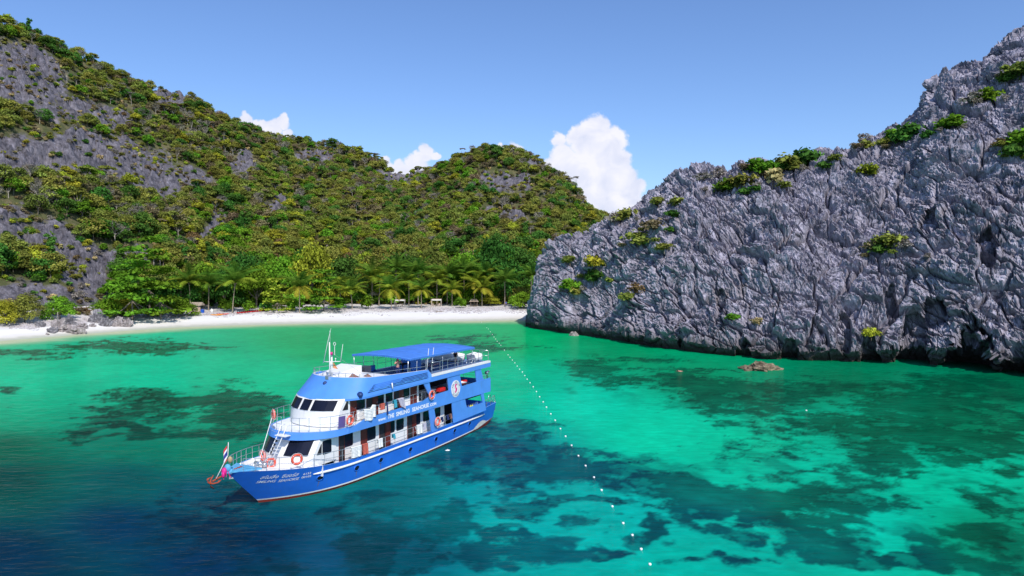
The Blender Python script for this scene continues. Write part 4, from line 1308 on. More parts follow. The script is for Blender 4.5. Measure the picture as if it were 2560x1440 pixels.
def beach_trees():
    big = [
        # px, py of foot, half width px, proto, zscale, label
        (330, 800, 72, 'tiers_a', 1.0, 'widest layered tree spreading over the left beach boulders'),
        (400, 798, 66, 'tiers_a', .95, 'layered tree right of the widest one, its lowest tier touching the sand'),
        (372, 775, 60, 'tiers_a', 1.2, 'tall layered tree rising behind the two spreading ones'),
        (268, 795, 36, 'big_lush', .9, 'rounded green tree left of the layered trees above the boulders'),
        (148, 800, 38, 'big_lush', 1.0, 'small bright green tree alone against the grey rock at left'),
        (12, 812, 40, 'big_yellow', 1.0, 'bright green tree at the left edge of the beach'),
        (692, 778, 44, 'tiers_b', .75, 'yellow-green layered tree beside the red kayaks'),
        (808, 778, 52, 'tiers_a', .78, 'dense layered tree between two palms, broad at the bottom'),
        (920, 772, 24, 'bush_lush', 1.25, 'round bright green shrub on the rubble left of the pavilions'),
        (1149, 770, 18, 'bush_lush', 1.25, 'round green shrub on the rubble left of the small gazebo'),
        (1225, 764, 30, 'big_yellow', .55, 'low spreading bush-like tree right of the small gazebo'),
        (1308, 772, 34, 'big_lush', .8, 'leafy green tree at the foot of the headland'),
        (1283, 766, 22, 'bush_lush', 1.0, 'low green shrub left of the headland tree'),
        (640, 770, 55, 'big_lush', 1.25, 'tall fresh green tree above the red kayaks'),
        (700, 762, 60, 'big_lush', 1.3, 'large fresh green tree behind the yellow layered one'),
        (560, 768, 50, 'big_deep', 1.2, 'dark tree behind the big beach palm'),
        (450, 775, 50, 'big_deep', 1.15, 'dark tree over the shaded hut hollow'),
        (60, 806, 44, 'big_olive', 1.0, 'olive tree above the beach at far left'),
        (1240, 755, 70, 'big_deep', 1.5, 'large dark green tree closing the palm grove at right'),
        (1310, 752, 60, 'big_deep', 1.4, 'dark green tree touching the headland behind the last palm'),
        (1160, 752, 60, 'big_lush', 1.3, 'lush tree behind the tall rear palms'),
        (860, 758, 60, 'big_deep', 1.3, 'dark leafy tree behind the yellow-green palm'),
        (780, 760, 60, 'big_yellow', 1.6, 'tall yellow-green tree above the dense layered tree'),
        (1000, 754, 64, 'big_deep', 1.25, 'dark tree behind the pavilion palms'),
        (1080, 753, 60, 'big_olive', 1.35, 'olive tree behind the thatched umbrella'),
        (930, 756, 56, 'big_olive', 1.3, 'olive tree left behind the tall palms'),
        (560, 779, 22, 'bush_lush', 1.2, 'low green bush behind the big beach palm'), (620, 779, 20, 'bush_lush', 1.2, 'low green bush behind the red kayaks'), (668, 778, 20, 'bush_deep', 1.2, 'dark low bush at the left foot of the yellow layered tree'),
        (735, 776, 22, 'bush_lush', 1.1, 'low green bush at the foot of the palm between layered trees'), (852, 771, 20, 'bush_lush', 1.2, 'low bush at the right foot of the dense layered tree'),
        (965, 758, 26, 'bush_deep', 1.2, 'dark undergrowth clump left of the left pavilion'), (1040, 757, 26, 'bush_lush', 1.2, 'green undergrowth clump between the pavilions'), (1125, 757, 26, 'bush_deep', 1.2, 'dark undergrowth clump right of the right pavilion'),
        (1210, 757, 26, 'bush_lush', 1.1, 'green undergrowth clump behind the gazebo'), (300, 790, 40, 'big_yellow', .8, 'yellowish tree in front of the widest layered tree'), (455, 790, 34, 'big_lush', .8, 'bright rounded tree at the right end of the layered trees'),
        (505, 766, 52, 'big_lush', 1.35, 'bright tree rising over the leftmost palms'),
        (610, 760, 56, 'big_deep', 1.5, 'narrow dark tree over the kayaks'),
    ]
    for (px, py, hw, key, zs, lab) in big:
        b = beach_point(px, py)
        s = hw / FPX * b.y / PROTO[key][2]
        place_tree(key, b, s, rng.random() * 6, 'beach_shrub' if key.startswith('bush') else 'beach_tree', lab, 'shrub' if key.startswith('bush') else 'tree', 'trees and shrubs along the beach', zs)
    for row in PALMS: palm(*row[:5], row[5], row[6])


def slender_trees():
    make_proto('slender', 'umbrella', OLIVE, 1.9, 6.6, 700, 0.2, PALEBARK, True, 0.04, 0.11)
    make_proto('slender_dry', 'umbrella', GREY, 1.7, 6.2, 350, 0.17, PALEBARK, True, 0.06, 0.11)
    spots = [(172, 212, 'slender', 'highest slender pale-trunked tree on the left hill, below the rocky top'), (240, 235, 'slender', 'left one of the two close slender trees on the left hill'), (258, 246, 'slender', 'right one of the two close slender trees on the left hill'),
             (444, 402, 'slender_dry', 'dry slender tree standing below the others on the left slope'), (449, 340, 'slender_dry', 'left one of three thin pale trees under the left ridge'), (482, 336, 'slender', 'middle one of three thin pale trees under the left ridge'), (502, 342, 'slender_dry', 'right one of three thin pale trees under the left ridge'),
             (560, 352, 'slender', 'slender tree midway between the three thin ones and the first cloud'), (649, 366, 'slender', 'slender tree on the ridge in front of the left small cloud'), (684, 358, 'slender_dry', 'thin dry tree on the ridge right of the one before the cloud'),
             (330, 260, 'slender_dry', 'thin dry tree near the crest of the left hill'), (944, 412, 'slender_dry', 'thin dark tree on the saddle left of the middle cloud'), (1155, 400, 'slender_dry', 'thin dry tree on the skyline left of the middle summit'),
             (1213, 392, 'deep_b', 'dark dense tree crowning the middle summit'), (1240, 392, 'grey_a', 'bare twiggy tree right of the summit tree'), (12, 655, 'slender', 'slender pale-trunked tree at the left edge above the beach'), (1448, 470, 'slender_dry', 'thin dry tree on the right shoulder of the middle hill'),
             (75, 84, 'deep_b', 'lone dark green tree on the top left skyline'), (1640, 470, 'bush_olive', 'olive bush peeping over the headland ridge at the saddle')]
    for px, py, k, lab in spots[:-1]:
        v = near_vertex(CLIFF['hill'], px, py, 7)
        place_tree(k, v + Vector((0, 0.5, -0.3)), 0.95 if not k.startswith('slender') else 0.85 + 0.3 * rng.random(), rng.random() * 6, 'ridge_tree', lab, 'tree', 'single trees standing out on the hills')


SRC = {}
beach_trees()
slender_trees()
cliff_plants()
rest = forest()
for ob in bpy.data.objects:                    # the first placed copy of each kind feeds the far wood
    if ob.parent and ob.data:
        for key in KEYS:
            if key not in SRC and ob.data == PROTO[key][0]:
                SRC[key] = [ob] + [c for c in ob.parent.children if c is not ob]
missing = [k for k in KEYS if k not in SRC]
for i, key in enumerate(missing):              # kinds only the wood uses: stand one of each on the slope
    x, y = -60.0 + i * 9, 300.0 + 3 * i
    z = float(land(np.array([x]), np.array([y]))[0][0])
    root = place_tree(key, (x, y, z - 0.1), 0.8, 1.0, 'hillside_bush' if key.startswith('bush') else 'hillside_tree',
                      '%s low shrub on the upper slope of the hills' % COLOUR[key.split('_')[1] if key.startswith('bush') else key.split('_')[0]],
                      'bush' if key.startswith('bush') else 'tree', 'shrubs on the upper slope')
    SRC[key] = list(root.children)
scatter_stuff('hillside_wood', rest, 'mixed green, olive and brown dry forest covering the rocky hills')

# ------------------------------------------------------------------ the liveaboard
BA = R_(28.5)
BO = Vector((-11.705, 55.802, 0.13))
BROT = math.atan2(-math.cos(BA), -math.sin(BA))      # bow towards the lens and to the left
BM = Matrix.Translation(BO) @ Matrix.Rotation(BROT, 4, 'Z')

BLUE = paint('hull_blue_paint', (0.020, 0.150, 0.62), 0.35, 0.10, 0.8, bump=0.12, bscale=1.5, dirt=0.45, dirtcol=(0.05, 0.17, 0.42))
BLUE2 = paint('superstructure_blue_paint', (0.085, 0.27, 0.72), 0.4, 0.08, 0.9, bump=0.12, bscale=1.5, dirt=0.5, dirtcol=(0.13, 0.23, 0.46))
WHITE = paint('white_paint', (0.80, 0.79, 0.77), 0.4, 0.04, 1.2, dirt=0.35, dirtcol=(0.52, 0.47, 0.40))
WHITED = paint('white_deck_paint', (0.74, 0.75, 0.76), 0.6, 0.06, 1.5, dirt=0.5, dirtcol=(0.5, 0.48, 0.45))
REDB = paint('red_antifouling', (0.20, 0.022, 0.012), 0.7, 0.3, 1.5, dirt=0.5, dirtcol=(0.10, 0.06, 0.03))
GLASS = paint('dark_tinted_glass', (0.008, 0.010, 0.022), 0.22, 0.3, 1.0, spec=0.25)
RUBBER = paint('black_rubber', (0.015, 0.015, 0.017), 0.6)
WOOD = paint('mahogany_door', (0.135, 0.022, 0.016), 0.45, 0.25, 3)
STEEL = paint('stainless_steel', (0.62, 0.64, 0.66), 0.25, 0.05, 5, metal=0.75)
CANVAS = paint('blue_canvas', (0.055, 0.19, 0.58), 0.8, 0.10, 1.6, bump=0.25, bscale=5)
DECKB = paint('blue_grey_deck', (0.12, 0.20, 0.36), 0.7, 0.12, 1.5, dirt=0.4, dirtcol=(0.3, 0.33, 0.4))
DARKIN = paint('dark_interior', (0.03, 0.028, 0.03), 0.8, 0.3, 2)  # near-black paints in the shade of rooms behind openings; dark table too
ORANGE = paint('life_ring_orange', (0.70, 0.10, 0.06), 0.55, 0.10, 6)
TAPE = paint('white_tape', (0.8, 0.78, 0.75), 0.6)
PINK = paint('magenta_paint', (0.66, 0.02, 0.22), 0.5)
LETTER = paint('white_lettering', (0.82, 0.84, 0.88), 0.5, 0.03)
NAVY = paint('navy_lettering', (0.02, 0.05, 0.16), 0.5)
RUST = paint('rust_red_paint', (0.38, 0.06, 0.02), 0.7, 0.35, 6, bump=0.4, bscale=14)
CLOTHW = paint('white_cotton', (0.78, 0.77, 0.74), 0.9, 0.06, 3, bump=0.5, bscale=4)
CLOTHP = paint('pale_lilac_cotton', (0.46, 0.44, 0.52), 0.9, 0.06, 3, bump=0.5, bscale=4)
CLOTHR = paint('salmon_red_cotton', (0.50, 0.11, 0.075), 0.9, 0.15, 3, bump=0.5, bscale=4)
CLOTHT = paint('teal_cotton', (0.04, 0.32, 0.42), 0.9, 0.1, 3, bump=0.5, bscale=4)
CLOTHN = paint('navy_cotton', (0.015, 0.03, 0.12), 0.9, 0.1, 3)
CLOTHB = paint('brown_cotton', (0.22, 0.115, 0.095), 0.9, 0.2, 3, bump=0.5, bscale=4)
PURPLE = paint('violet_board', (0.13, 0.10, 0.30), 0.5, 0.08, 2)
TURQ = paint('weathered_turquoise_paint', (0.10, 0.38, 0.62), 0.55, 0.2, 3, dirt=0.6, dirtcol=(0.4, 0.5, 0.55))
WHITEWORN = paint('worn_white_primer', (0.66, 0.63, 0.56), 0.8, 0.15, 5)

STREAK = paint('rust_stain', (0.10, 0.13, 0.26), 0.8, 0.4, 6)

boat = empty('passenger_boat', BO, BROT)
tag(boat, 'large blue and white three-deck dive boat anchored in the bay', 'boat')
W_ = lambda x, y, z: BM @ Vector((x, y, z))


def sheer(x):
    return 1.70 + 0.000 * x + 0.95 * max(0.0, (x - 3.0) / 11.0) ** 1.7 + 0.30 * max(0.0, (-9 - x) / 7.3) ** 1.4


def hb(x, z):
    """half breadth of the hull"""
    t = min(1.0, max(0.0, z / 2.3))
    xs = 11.5 + 2.5 * (max(z, -0.8) / 2.6) ** 1.0 if z > 0 else 11.5 + z * 0.5
    full = 3.02 + 0.14 * t
    L = 9.0 * (1 - t) + 7.4 * t
    p = 3.0 * (1 - t) + 2.35 * t
    a = min(1.0, max(0.0, (xs - x) / L))
    y = full * (1 - (1 - a) ** p)
    y *= 1 - (0.30 - 0.16 * t) * max(0.0, (-3.5 - x) / 12.8) ** 1.6
    if z < 0: y *= (1 + z * 0.22)
    return y


def stem_x(z):
    return 11.5 + 2.5 * z / 2.6 if z > 0 else 11.5 + z * 0.5


def build_hull():
    zs = [-0.9, -0.3, 0.05, 0.15, 0.5, 0.9, 1.25, None]
    xs = [-16.3, -16.0, -15.5, -15, -14, -13, -12, -10.5, -9, -7.5, -6, -4, -2, 0, 2, 3.5, 5, 6, 7, 8, 8.75, 9.5, 10.1, 10.7, 11.2, 11.7, 12.1, 12.5, 12.9, 13.25, 13.55, 13.8, 14.0]
    m = MB()
    n = len(xs)
    rows = []
    for i, z in enumerate(zs):
        L, Rr = [], []
        for x in xs:
            zz = sheer(min(x, 13.9)) if z is None else z
            if zz < 0.5 and x < -13:                # the counter lifts at the stern
                zz = zz + (0.5 - zz) * ((-13 - x) / 3.3) ** 1.2
            xx = x if x <= 11.0 or z is None else 11.0 + (x - 11.0) * (stem_x(zz) - 11.0) / 3.0
            xx = min(xx, stem_x(zz))
            y = hb(xx, zz)
            L.append((xx, y, zz)); Rr.append((xx, -y, zz))
        rows.append((L, Rr))
    for i in range(len(zs) - 1):
        mi = 1 if i < 2 else (2 if i == 2 else 0)
        m.strip(rows[i][0], rows[i + 1][0], mi); m.strip(rows[i + 1][1], rows[i][1], mi)
    # transom
    for i in range(len(zs) - 1):
        a, b = rows[i][0][0], rows[i][1][0]; c, d = rows[i + 1][1][0], rows[i + 1][0][0]
        m.add([a, b, c, d], [(0, 1, 2, 3)], 0)
    o = m.build('hull', [BLUE, REDB, WHITE], boat, True)
    # worn primer patch on the port quarter
    w = MB(); A, B = [], []
    for k in range(30):
        x = -12.1 - 3.0 * k / 29
        lo = 0.10 + (0.5 - 0.1) * (max(0, (-13 - x)) / 3.3) ** 1.2
        hi = lo + (0.10 + 0.42 * math.sin(math.pi * min(1, k / 26.0)) * (0.7 + 0.5 * abs(math.sin(k * 1.9))))
        A.append((x, hb(x, lo) + 0.012, lo)); B.append((x, hb(x, hi) + 0.012, hi))
    w.strip(A, B); w.build('worn_patch', [WHITEWORN], o)
    # bulwark cap and inner faces
    cap = MB(); inn = MB()
    for s in (1, -1):
        P = [(x, s * hb(x, sheer(min(x, 13.9))), sheer(min(x, 13.9))) for x in xs if x <= 13.9]
        Q = [(x, s * max(0.0, hb(x, sheer(min(x, 13.9))) - 0.12), sheer(min(x, 13.9))) for x in xs if x <= 13.9]
        up = 0.025
        cap.strip([(p[0], p[1] * 1.004, p[2] + up) for p in P] if s < 0 else [(p[0], p[1], p[2] + up) for p in Q], [(p[0], p[1], p[2] + up) for p in Q] if s < 0 else [(p[0], p[1] * 1.004, p[2] + up) for p in P])
        inn.strip([(q[0], s * max(0.0, min(abs(q[1]), hb(q[0], q[2] - 0.5) - 0.10)), q[2] - 0.5) for q in Q], [(q[0], q[1], q[2] + up) for q in Q])
    cap.build('gunwale', [BLUE2], boat, True)
    inn.build('bulwark_lining', [WHITE], boat, True)
    # rubbing strake
    for s in (1, -1):
        pts = []
        for k in range(40):
            x = 9.0 - 22.95 * k / 39
            z = 1.40 + 0.13 * max(0, (x - 2) / 7.3) ** 1.3 - 0.14 * max(0, (-x - 4) / 10)
            pts.append((x, s * (hb(x, z) + 0.02), z))
        rr = [0.03] + [0.085] * 38 + [0.05]
        MB().tube(pts, rr, 8).build('rub_rail', [WHITE], boat, True)
    # portholes
    for s in (1, -1):
        for (x, z) in [(8.39, 1.12), (5.11, 1.0), (2.37, 0.9), (-1.38, 0.82), (-5.09, 0.84), (-8.19, 0.9), (-11.0, 0.96)]:
            y = hb(x, z); tl = math.atan2(hb(x, z + .2) - hb(x, z - .2), .4); tw = math.atan2(hb(x - .2, z) - hb(x + .2, z), .4)
            f = MB().torus((0, 0, 0), (0, 1, 0), 0.20, 0.035, 18, 6).build('porthole', [BLUE], boat, True, (x, s * (y + 0.015), z), (tl * s * -1, 0, -tw * s), (1.35, 1, 1))
            g = MB(); g.ball((0, 0, 0), (0.19, 0.03, 0.19), 14, 6); g.build('glass', [GLASS], f, True)
            rs = MB(); A, B = [], []
            for k in range(5):
                q = z - 0.22 - 0.11 * k; w = 0.055 * (1 - k / 5.5)
                A.append((x - w, s * (hb(x - w, q) + 0.008), q)); B.append((x + w, s * (hb(x + w, q) + 0.008), q))
            rs.strip(A, B); rs.build('rust_streak', [STREAK], boat)


build_hull()


def plate(m, pts, th, mi=0):
    """a panel of thickness th from 4 corner points (counter-clockwise from outside)"""
    p = [Vector(q) for q in pts]
    nrm = (p[1] - p[0]).cross(p[3] - p[0]).normalized()
    m.prism(p, -nrm * th, mi)
    return nrm


def decks():
    m = MB()
    xs = [-16.1, -15, -12, -8, -4, 0, 3, 5, 7, 8.4]
    A = [(x, hb(x, 1.3) - 0.05, 1.25) for x in xs]; B = [(x, -hb(x, 1.3) + 0.05, 1.25) for x in xs]
    m.strip(B, A); m.build('main_deck', [DECKB], boat)
    m = MB()
    xs = [8.4, 9.2, 10, 10.8, 11.5, 12.1, 12.6, 13.0, 13.4]
    rows = []
    for f in (-1, -0.5, 0, 0.5, 1):
        rows.append([(x, f * max(0.02, hb(x, sheer(x) - 0.2) - 0.10), sheer(x) - 0.16 + 0.14 * (1 - f * f)) for x in xs])
    for i in range(4): m.strip(rows[i], rows[i + 1])
    m.build('foredeck', [WHITE], boat, True)
    m = MB(); m.box(8.35, 8.42, -2.9, 2.9, 1.25, 2.02); m.build('deck_step', [WHITE], boat)


decks()


def outline(pts, n=8, close=False):
    """rounded polyline through plan points (Catmull-Rom)"""
    P = [Vector((*p, 0)) for p in pts]; out = []
    for i in range(len(P) - 1):
        p0 = P[max(i - 1, 0)]; p1 = P[i]; p2 = P[i + 1]; p3 = P[min(i + 2, len(P) - 1)]
        for k in range(n):
            t = k / n
            out.append(0.5 * ((2 * p1) + (p2 - p0) * t + (2 * p0 - 5 * p1 + 4 * p2 - p3) * t * t + (3 * p1 - p0 - 3 * p2 + p3) * t ** 3))
    out.append(P[-1])
    return [(v.x, v.y) for v in out]


def mirror_outline(port):
    """port: plan points from the centreline round to the side; gives starboard .. port"""
    return [(x, -y) for (x, y) in port[::-1] if y > 1e-6] + list(port)


def wheelhouse(zfloor, zwin0, zwin1, ztop, xc, rake, side_x, wall_y, names):
    """curved raked front: lower apron, window band, upright side corners"""
    # plan of the front at the sill, centreline to port
    base = [(xc, 0), (xc - 0.06, 0.7), (xc - 0.28, 1.45), (xc - 0.72, 2.12), (xc - 0.98, wall_y)]
    def ring(z):
        if z <= zwin0: off = 0.10 * (zwin0 - z) / max(0.01, zwin0 - zfloor)
        else: off = -rake * (z - zwin0)
        return [(x + off, y) for (x, y) in base]
    m = MB()
    levels = [zfloor, zwin0, zwin1, ztop]
    rings = []
    for z in levels:
        R2 = mirror_outline(outline(ring(z), 5))
        side = [(side_x, -wall_y)] + [(x, y) for x, y in R2] + [(side_x, wall_y)]
        rings.append([(x, y, z) for x, y in side])
    for i in range(3): m.strip(rings[i], rings[i + 1])
    m.build('wheelhouse_wall', [WHITE], boat, False)
    # panes: each sits on the front plane between two fractions of the plan
    def at(y, z, out=0.02):
        off = -rake * (z - zwin0)
        pts = base
        yy = abs(y)
        for (x0, y0), (x1, y1) in zip(pts, pts[1:]):
            if y0 <= yy <= y1 + 1e-6:
                f = (yy - y0) / (y1 - y0); x = x0 + (x1 - x0) * f; break
        else: x = pts[-1][0]
        n = Vector((1, 0.35 * y, 0)).normalized()
        return Vector((x + off, y, z)) + n * out + Vector((0.05, 0, 0))
    for (y0, y1) in names:
        ks = 7
        a0, a1 = zwin0 + 0.05, zwin1 + 0.0
        f = MB(); g = MB()
        def row(z, out, pad):
            return [at(y0 + pad + (y1 - y0 - 2 * pad) * k / (ks - 1), z, out) for k in range(ks)]
        f.strip(row(a0 - 0.03, 0.012, -0.03), row(a1 + 0.03, 0.012, -0.03), 0)
        g.strip(row(a0, 0.03, 0.0), row(a1, 0.03, 0.0), 0)
        fo = f.build('window', [RUBBER], boat)
        g.build('glass', [GLASS], fo)
    return at


# lower wheelhouse and main-deck house
WH1 = wheelhouse(1.9, 2.72, 3.70, 3.76, 9.78, 0.66, 6.55, 2.42, [(0.60, 2.12), (-2.12, -0.62)])
WH2 = wheelhouse(4.25, 5.36, 6.04, 6.14, 7.15, 0.74, 5.05, 2.42, [(-0.52, 0.26), (0.52, 2.08), (-2.02, -0.80)])


def side_wall(zb, zt, x0, x1, y=2.3, name='cabin_wall'):
    for s in (1, -1):
        m = MB(); m.box(x1, x0, s * y - 0.05, s * y + 0.05, zb, zt); m.build(name, [WHITE], boat)
    m = MB(); m.box(x1, x1 + 0.08, -y + 0.06, y - 0.06, zb, zt); m.build('rear_bulkhead', [WHITE], boat)


side_wall(1.26, 3.74, 6.6, -7.4)
side_wall(4.26, 6.14, 5.1, -3.55)


def rounded(x0, x1, z0, z1, y, r=0.1, n=4):
    pts = []
    for cx, cz, a0 in ((x1 - r, z1 - r, 0), (x0 + r, z1 - r, 90), (x0 + r, z0 + r, 180), (x1 - r, z0 + r, 270)):
        for k in range(n + 1):
            a = R_(a0 + 90 * k / n); pts.append((cx + r * math.cos(a), y, cz + r * math.sin(a)))
    return pts


def side_window(x0, x1, z0, z1, y=2.35, r=0.1):
    for s in (1, -1):
        f = MB(); f.prism(rounded(x0 - 0.045, x1 + 0.045, z0 - 0.045, z1 + 0.045, s * (y + 0.002), r + 0.03), (0, s * 0.02, 0))
        fo = f.build('window', [RUBBER], boat)
        g = MB(); g.prism(rounded(x0, x1, z0, z1, s * (y + 0.012), r), (0, s * 0.025, 0)); g.build('glass', [GLASS], fo)


def side_door(x0, x1, z0, z1, y=2.35, open_=False):
    for s in (1, -1):
        f = MB()
        f.box(x0 - 0.06, x0, s * y - 0.01, s * y + 0.035, z0, z1 + 0.06); f.box(x1, x1 + 0.06, s * y - 0.01, s * y + 0.035, z0, z1 + 0.06); f.box(x0, x1, s * y - 0.01, s * y + 0.035, z1, z1 + 0.06)
        d = f.build('door', [WOOD], boat)
        g = MB(); g.box(x0, x1, s * y - 0.008, s * y + 0.018, z0, z1); g.build('panel', [DARKIN if open_ else WOOD], d)  # open doorway: near-black sheet stands for the unlit room inside
        if not open_:
            h = MB(); h.ball((x0 + 0.12, s * (y + 0.06), z0 + 1.0), 0.035); h.build('handle', [STEEL], d)


# main deck, bow to stern
side_window(7.08, 7.88, 2.62, 3.5, 2.42)
for s in (1, -1):
    f = MB(); f.prism([(8.02, s * 2.425, 2.66), (8.48, s * 2.425, 2.70), (8.06, s * 2.425, 3.36), (8.0, s * 2.425, 3.36)], (0, s * 0.02, 0)); fo = f.build('window', [RUBBER], boat)
    f = MB(); f.prism([(5.28, s * 2.425, 5.30), (5.86, s * 2.425, 5.34), (5.42, s * 2.425, 5.92), (5.28, s * 2.425, 5.9)], (0, s * 0.02, 0)); fo = f.build('window', [RUBBER], boat)
side_window(4.75, 5.62, 2.58, 3.5)
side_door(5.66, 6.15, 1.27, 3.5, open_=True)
side_door(3.18, 3.78, 1.27, 3.45)
side_window(2.15, 3.1, 2.5, 3.4)
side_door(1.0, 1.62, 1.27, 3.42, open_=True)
side_door(0.35, 0.94, 1.27, 3.42)
side_window(-0.22, 0.3, 2.5, 3.35)
side_window(-1.4, -0.52, 2.5, 3.3)
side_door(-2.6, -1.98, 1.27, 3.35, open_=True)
side_door(-3.1, -2.64, 1.27, 3.35)
side_window(-3.7, -3.14, 2.45, 3.3)
side_window(-5.05, -4.2, 2.5, 3.25)
side_window(-6.72, -5.92, 2.5, 3.25)
# upper deck
side_door(4.35, 5.0, 4.27, 5.85)
side_window(3.38, 4.26, 5.1, 5.86)
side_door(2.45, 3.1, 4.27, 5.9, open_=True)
side_door(1.85, 2.42, 4.27, 5.9)
side_window(1.12, 1.82, 5.02, 5.86)
side_window(0.04, 0.79, 5.05, 5.84)
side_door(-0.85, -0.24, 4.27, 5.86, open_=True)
side_door(-1.4, -0.88, 4.27, 5.86)
side_window(-2.2, -1.44, 4.98, 5.8)
side_door(-3.2, -2.42, 4.27, 5.82)


def band_top(x):
    if x > 5.2: return 4.22 + 0.03 * max(0, x - 7)
    if x > 4.2: return 4.22 + (5.2 - x) * 0.24
    return 4.46 + max(0, (4.2 - x)) * 0.010 + (0.22 * sstep(-3.2, -4.2, x))


def band_bot(x):
    return 3.76 - 0.012 * max(0, 6 - x)


def upper_deck():
    port = outline([(9.55, 0), (9.42, 0.8), (9.0, 1.7), (8.2, 2.5), (7.2, 2.98), (6.0, 3.14)], 6) + [(x, 3.15) for x in (5.2, 4.9, 4.6, 4.2, 3, 1, -1, -3, -3.2, -3.7, -4.2, -6, -9, -12, -14.3)]
    full = mirror_outline(port)
    m = MB()
    lo = [(x * 1.0, y, band_bot(x)) for x, y in full]
    hi = [(x - (0.10 if x > 6 else 0), y * (0.985 if x > 6 else 1.0), band_top(x)) for x, y in full]
    m.strip(lo, hi)
    ins = lambda P, d: [(x - (d if x > 6.5 else 0), (abs(y) - d) * (1 if y > 0 else -1) if abs(y) > d else 0, z) for x, y, z in P]
    hi2 = ins(hi, 0.09); fl = [(x, y, 4.24) for x, y, z in hi2]
    m.strip(hi, hi2); m.strip(hi2, [(x, y, min(z, 4.2)) for x, y, z in fl])
    # aft face
    m.box(-14.34, -14.28, -3.15, 3.15, 3.52, 4.68)
    m.build('upper_deck_fascia', [BLUE2], boat, False)
    # deck slab
    d = MB(); h = len(full) // 2
    S = [(x, y) for x, y in full[:h + 1]][::-1]; Pp = [(x, y) for x, y in full[h:]]
    n = min(len(S), len(Pp))
    A = [(Pp[i][0] - 0.05, max(0.0, Pp[i][1] - 0.06), 4.2) for i in range(n)]; B = [(S[i][0] - 0.05, min(0.0, S[i][1] + 0.06), 4.2) for i in range(n)]
    d.strip(A, B)
    d.strip([(a[0], a[1], 3.84 - 0.3 * (a[0] < -1) * 0) for a in B], [(a[0], a[1], 3.84) for a in A])
    d.build('upper_deck', [WHITED], boat)


upper_deck()


def blue_sides():
    for s in (1, -1):
        y = s * 3.12
        def q(pts, nm='side_panel', mat=BLUE2, th=0.08):
            m = MB(); p = [(x, y, z) for x, z in pts]
            m.prism(p, (0, -s * th, 0)); return m.build(nm, [mat], boat)
        # main deck aft: solid side round a wide opening
        q([(-7.75, 1.7), (-9.98, 1.72), (-9.98, 2.63), (-9.72, 3.52), (-7.5, 3.62)])
        q([(-9.98, 1.72), (-12.85, 1.78), (-12.85, 2.64), (-9.98, 2.63)])
        q([(-12.85, 1.78), (-13.5, 1.80), (-13.05, 3.54), (-12.5, 3.54), (-12.85, 2.64)])
        # leaning post with the life ring
        q([(-4.35, 1.6), (-5.25, 1.6), (-4.72, 3.64), (-3.95, 3.64)], 'post')
        # upper deck posts
        q([(-4.2, 4.6), (-4.5, 4.6), (-3.98, 6.1), (-3.12, 6.1)], 'post')
        q([(-7.05, 4.6), (-9.2, 4.62), (-8.78, 6.1), (-6.78, 6.1)], 'post')
        q([(-11.82, 4.6), (-13.1, 4.66), (-12.45, 6.1), (-11.45, 6.1)], 'post')
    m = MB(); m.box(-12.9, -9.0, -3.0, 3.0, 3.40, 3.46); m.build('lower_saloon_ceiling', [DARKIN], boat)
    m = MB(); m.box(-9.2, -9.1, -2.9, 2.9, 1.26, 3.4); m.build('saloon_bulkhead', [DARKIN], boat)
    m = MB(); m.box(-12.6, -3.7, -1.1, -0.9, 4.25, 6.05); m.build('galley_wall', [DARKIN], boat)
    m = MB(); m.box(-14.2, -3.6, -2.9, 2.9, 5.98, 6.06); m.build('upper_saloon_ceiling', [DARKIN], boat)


blue_sides()

# brow of the top deck: slanted fascia, louvres in the sides, open deck aft
BROWB = [(6.62, 0), (6.48, 0.9), (6.05, 1.8), (5.45, 2.55), (4.6, 3.05), (3.8, 3.18)]
BROWT = [(4.95, 0), (4.85, 0.8), (4.55, 1.55), (4.1, 2.2), (3.5, 2.72), (2.6, 2.9)]


TZ = lambda x: 7.02 + 0.055 * (x + 4.1)


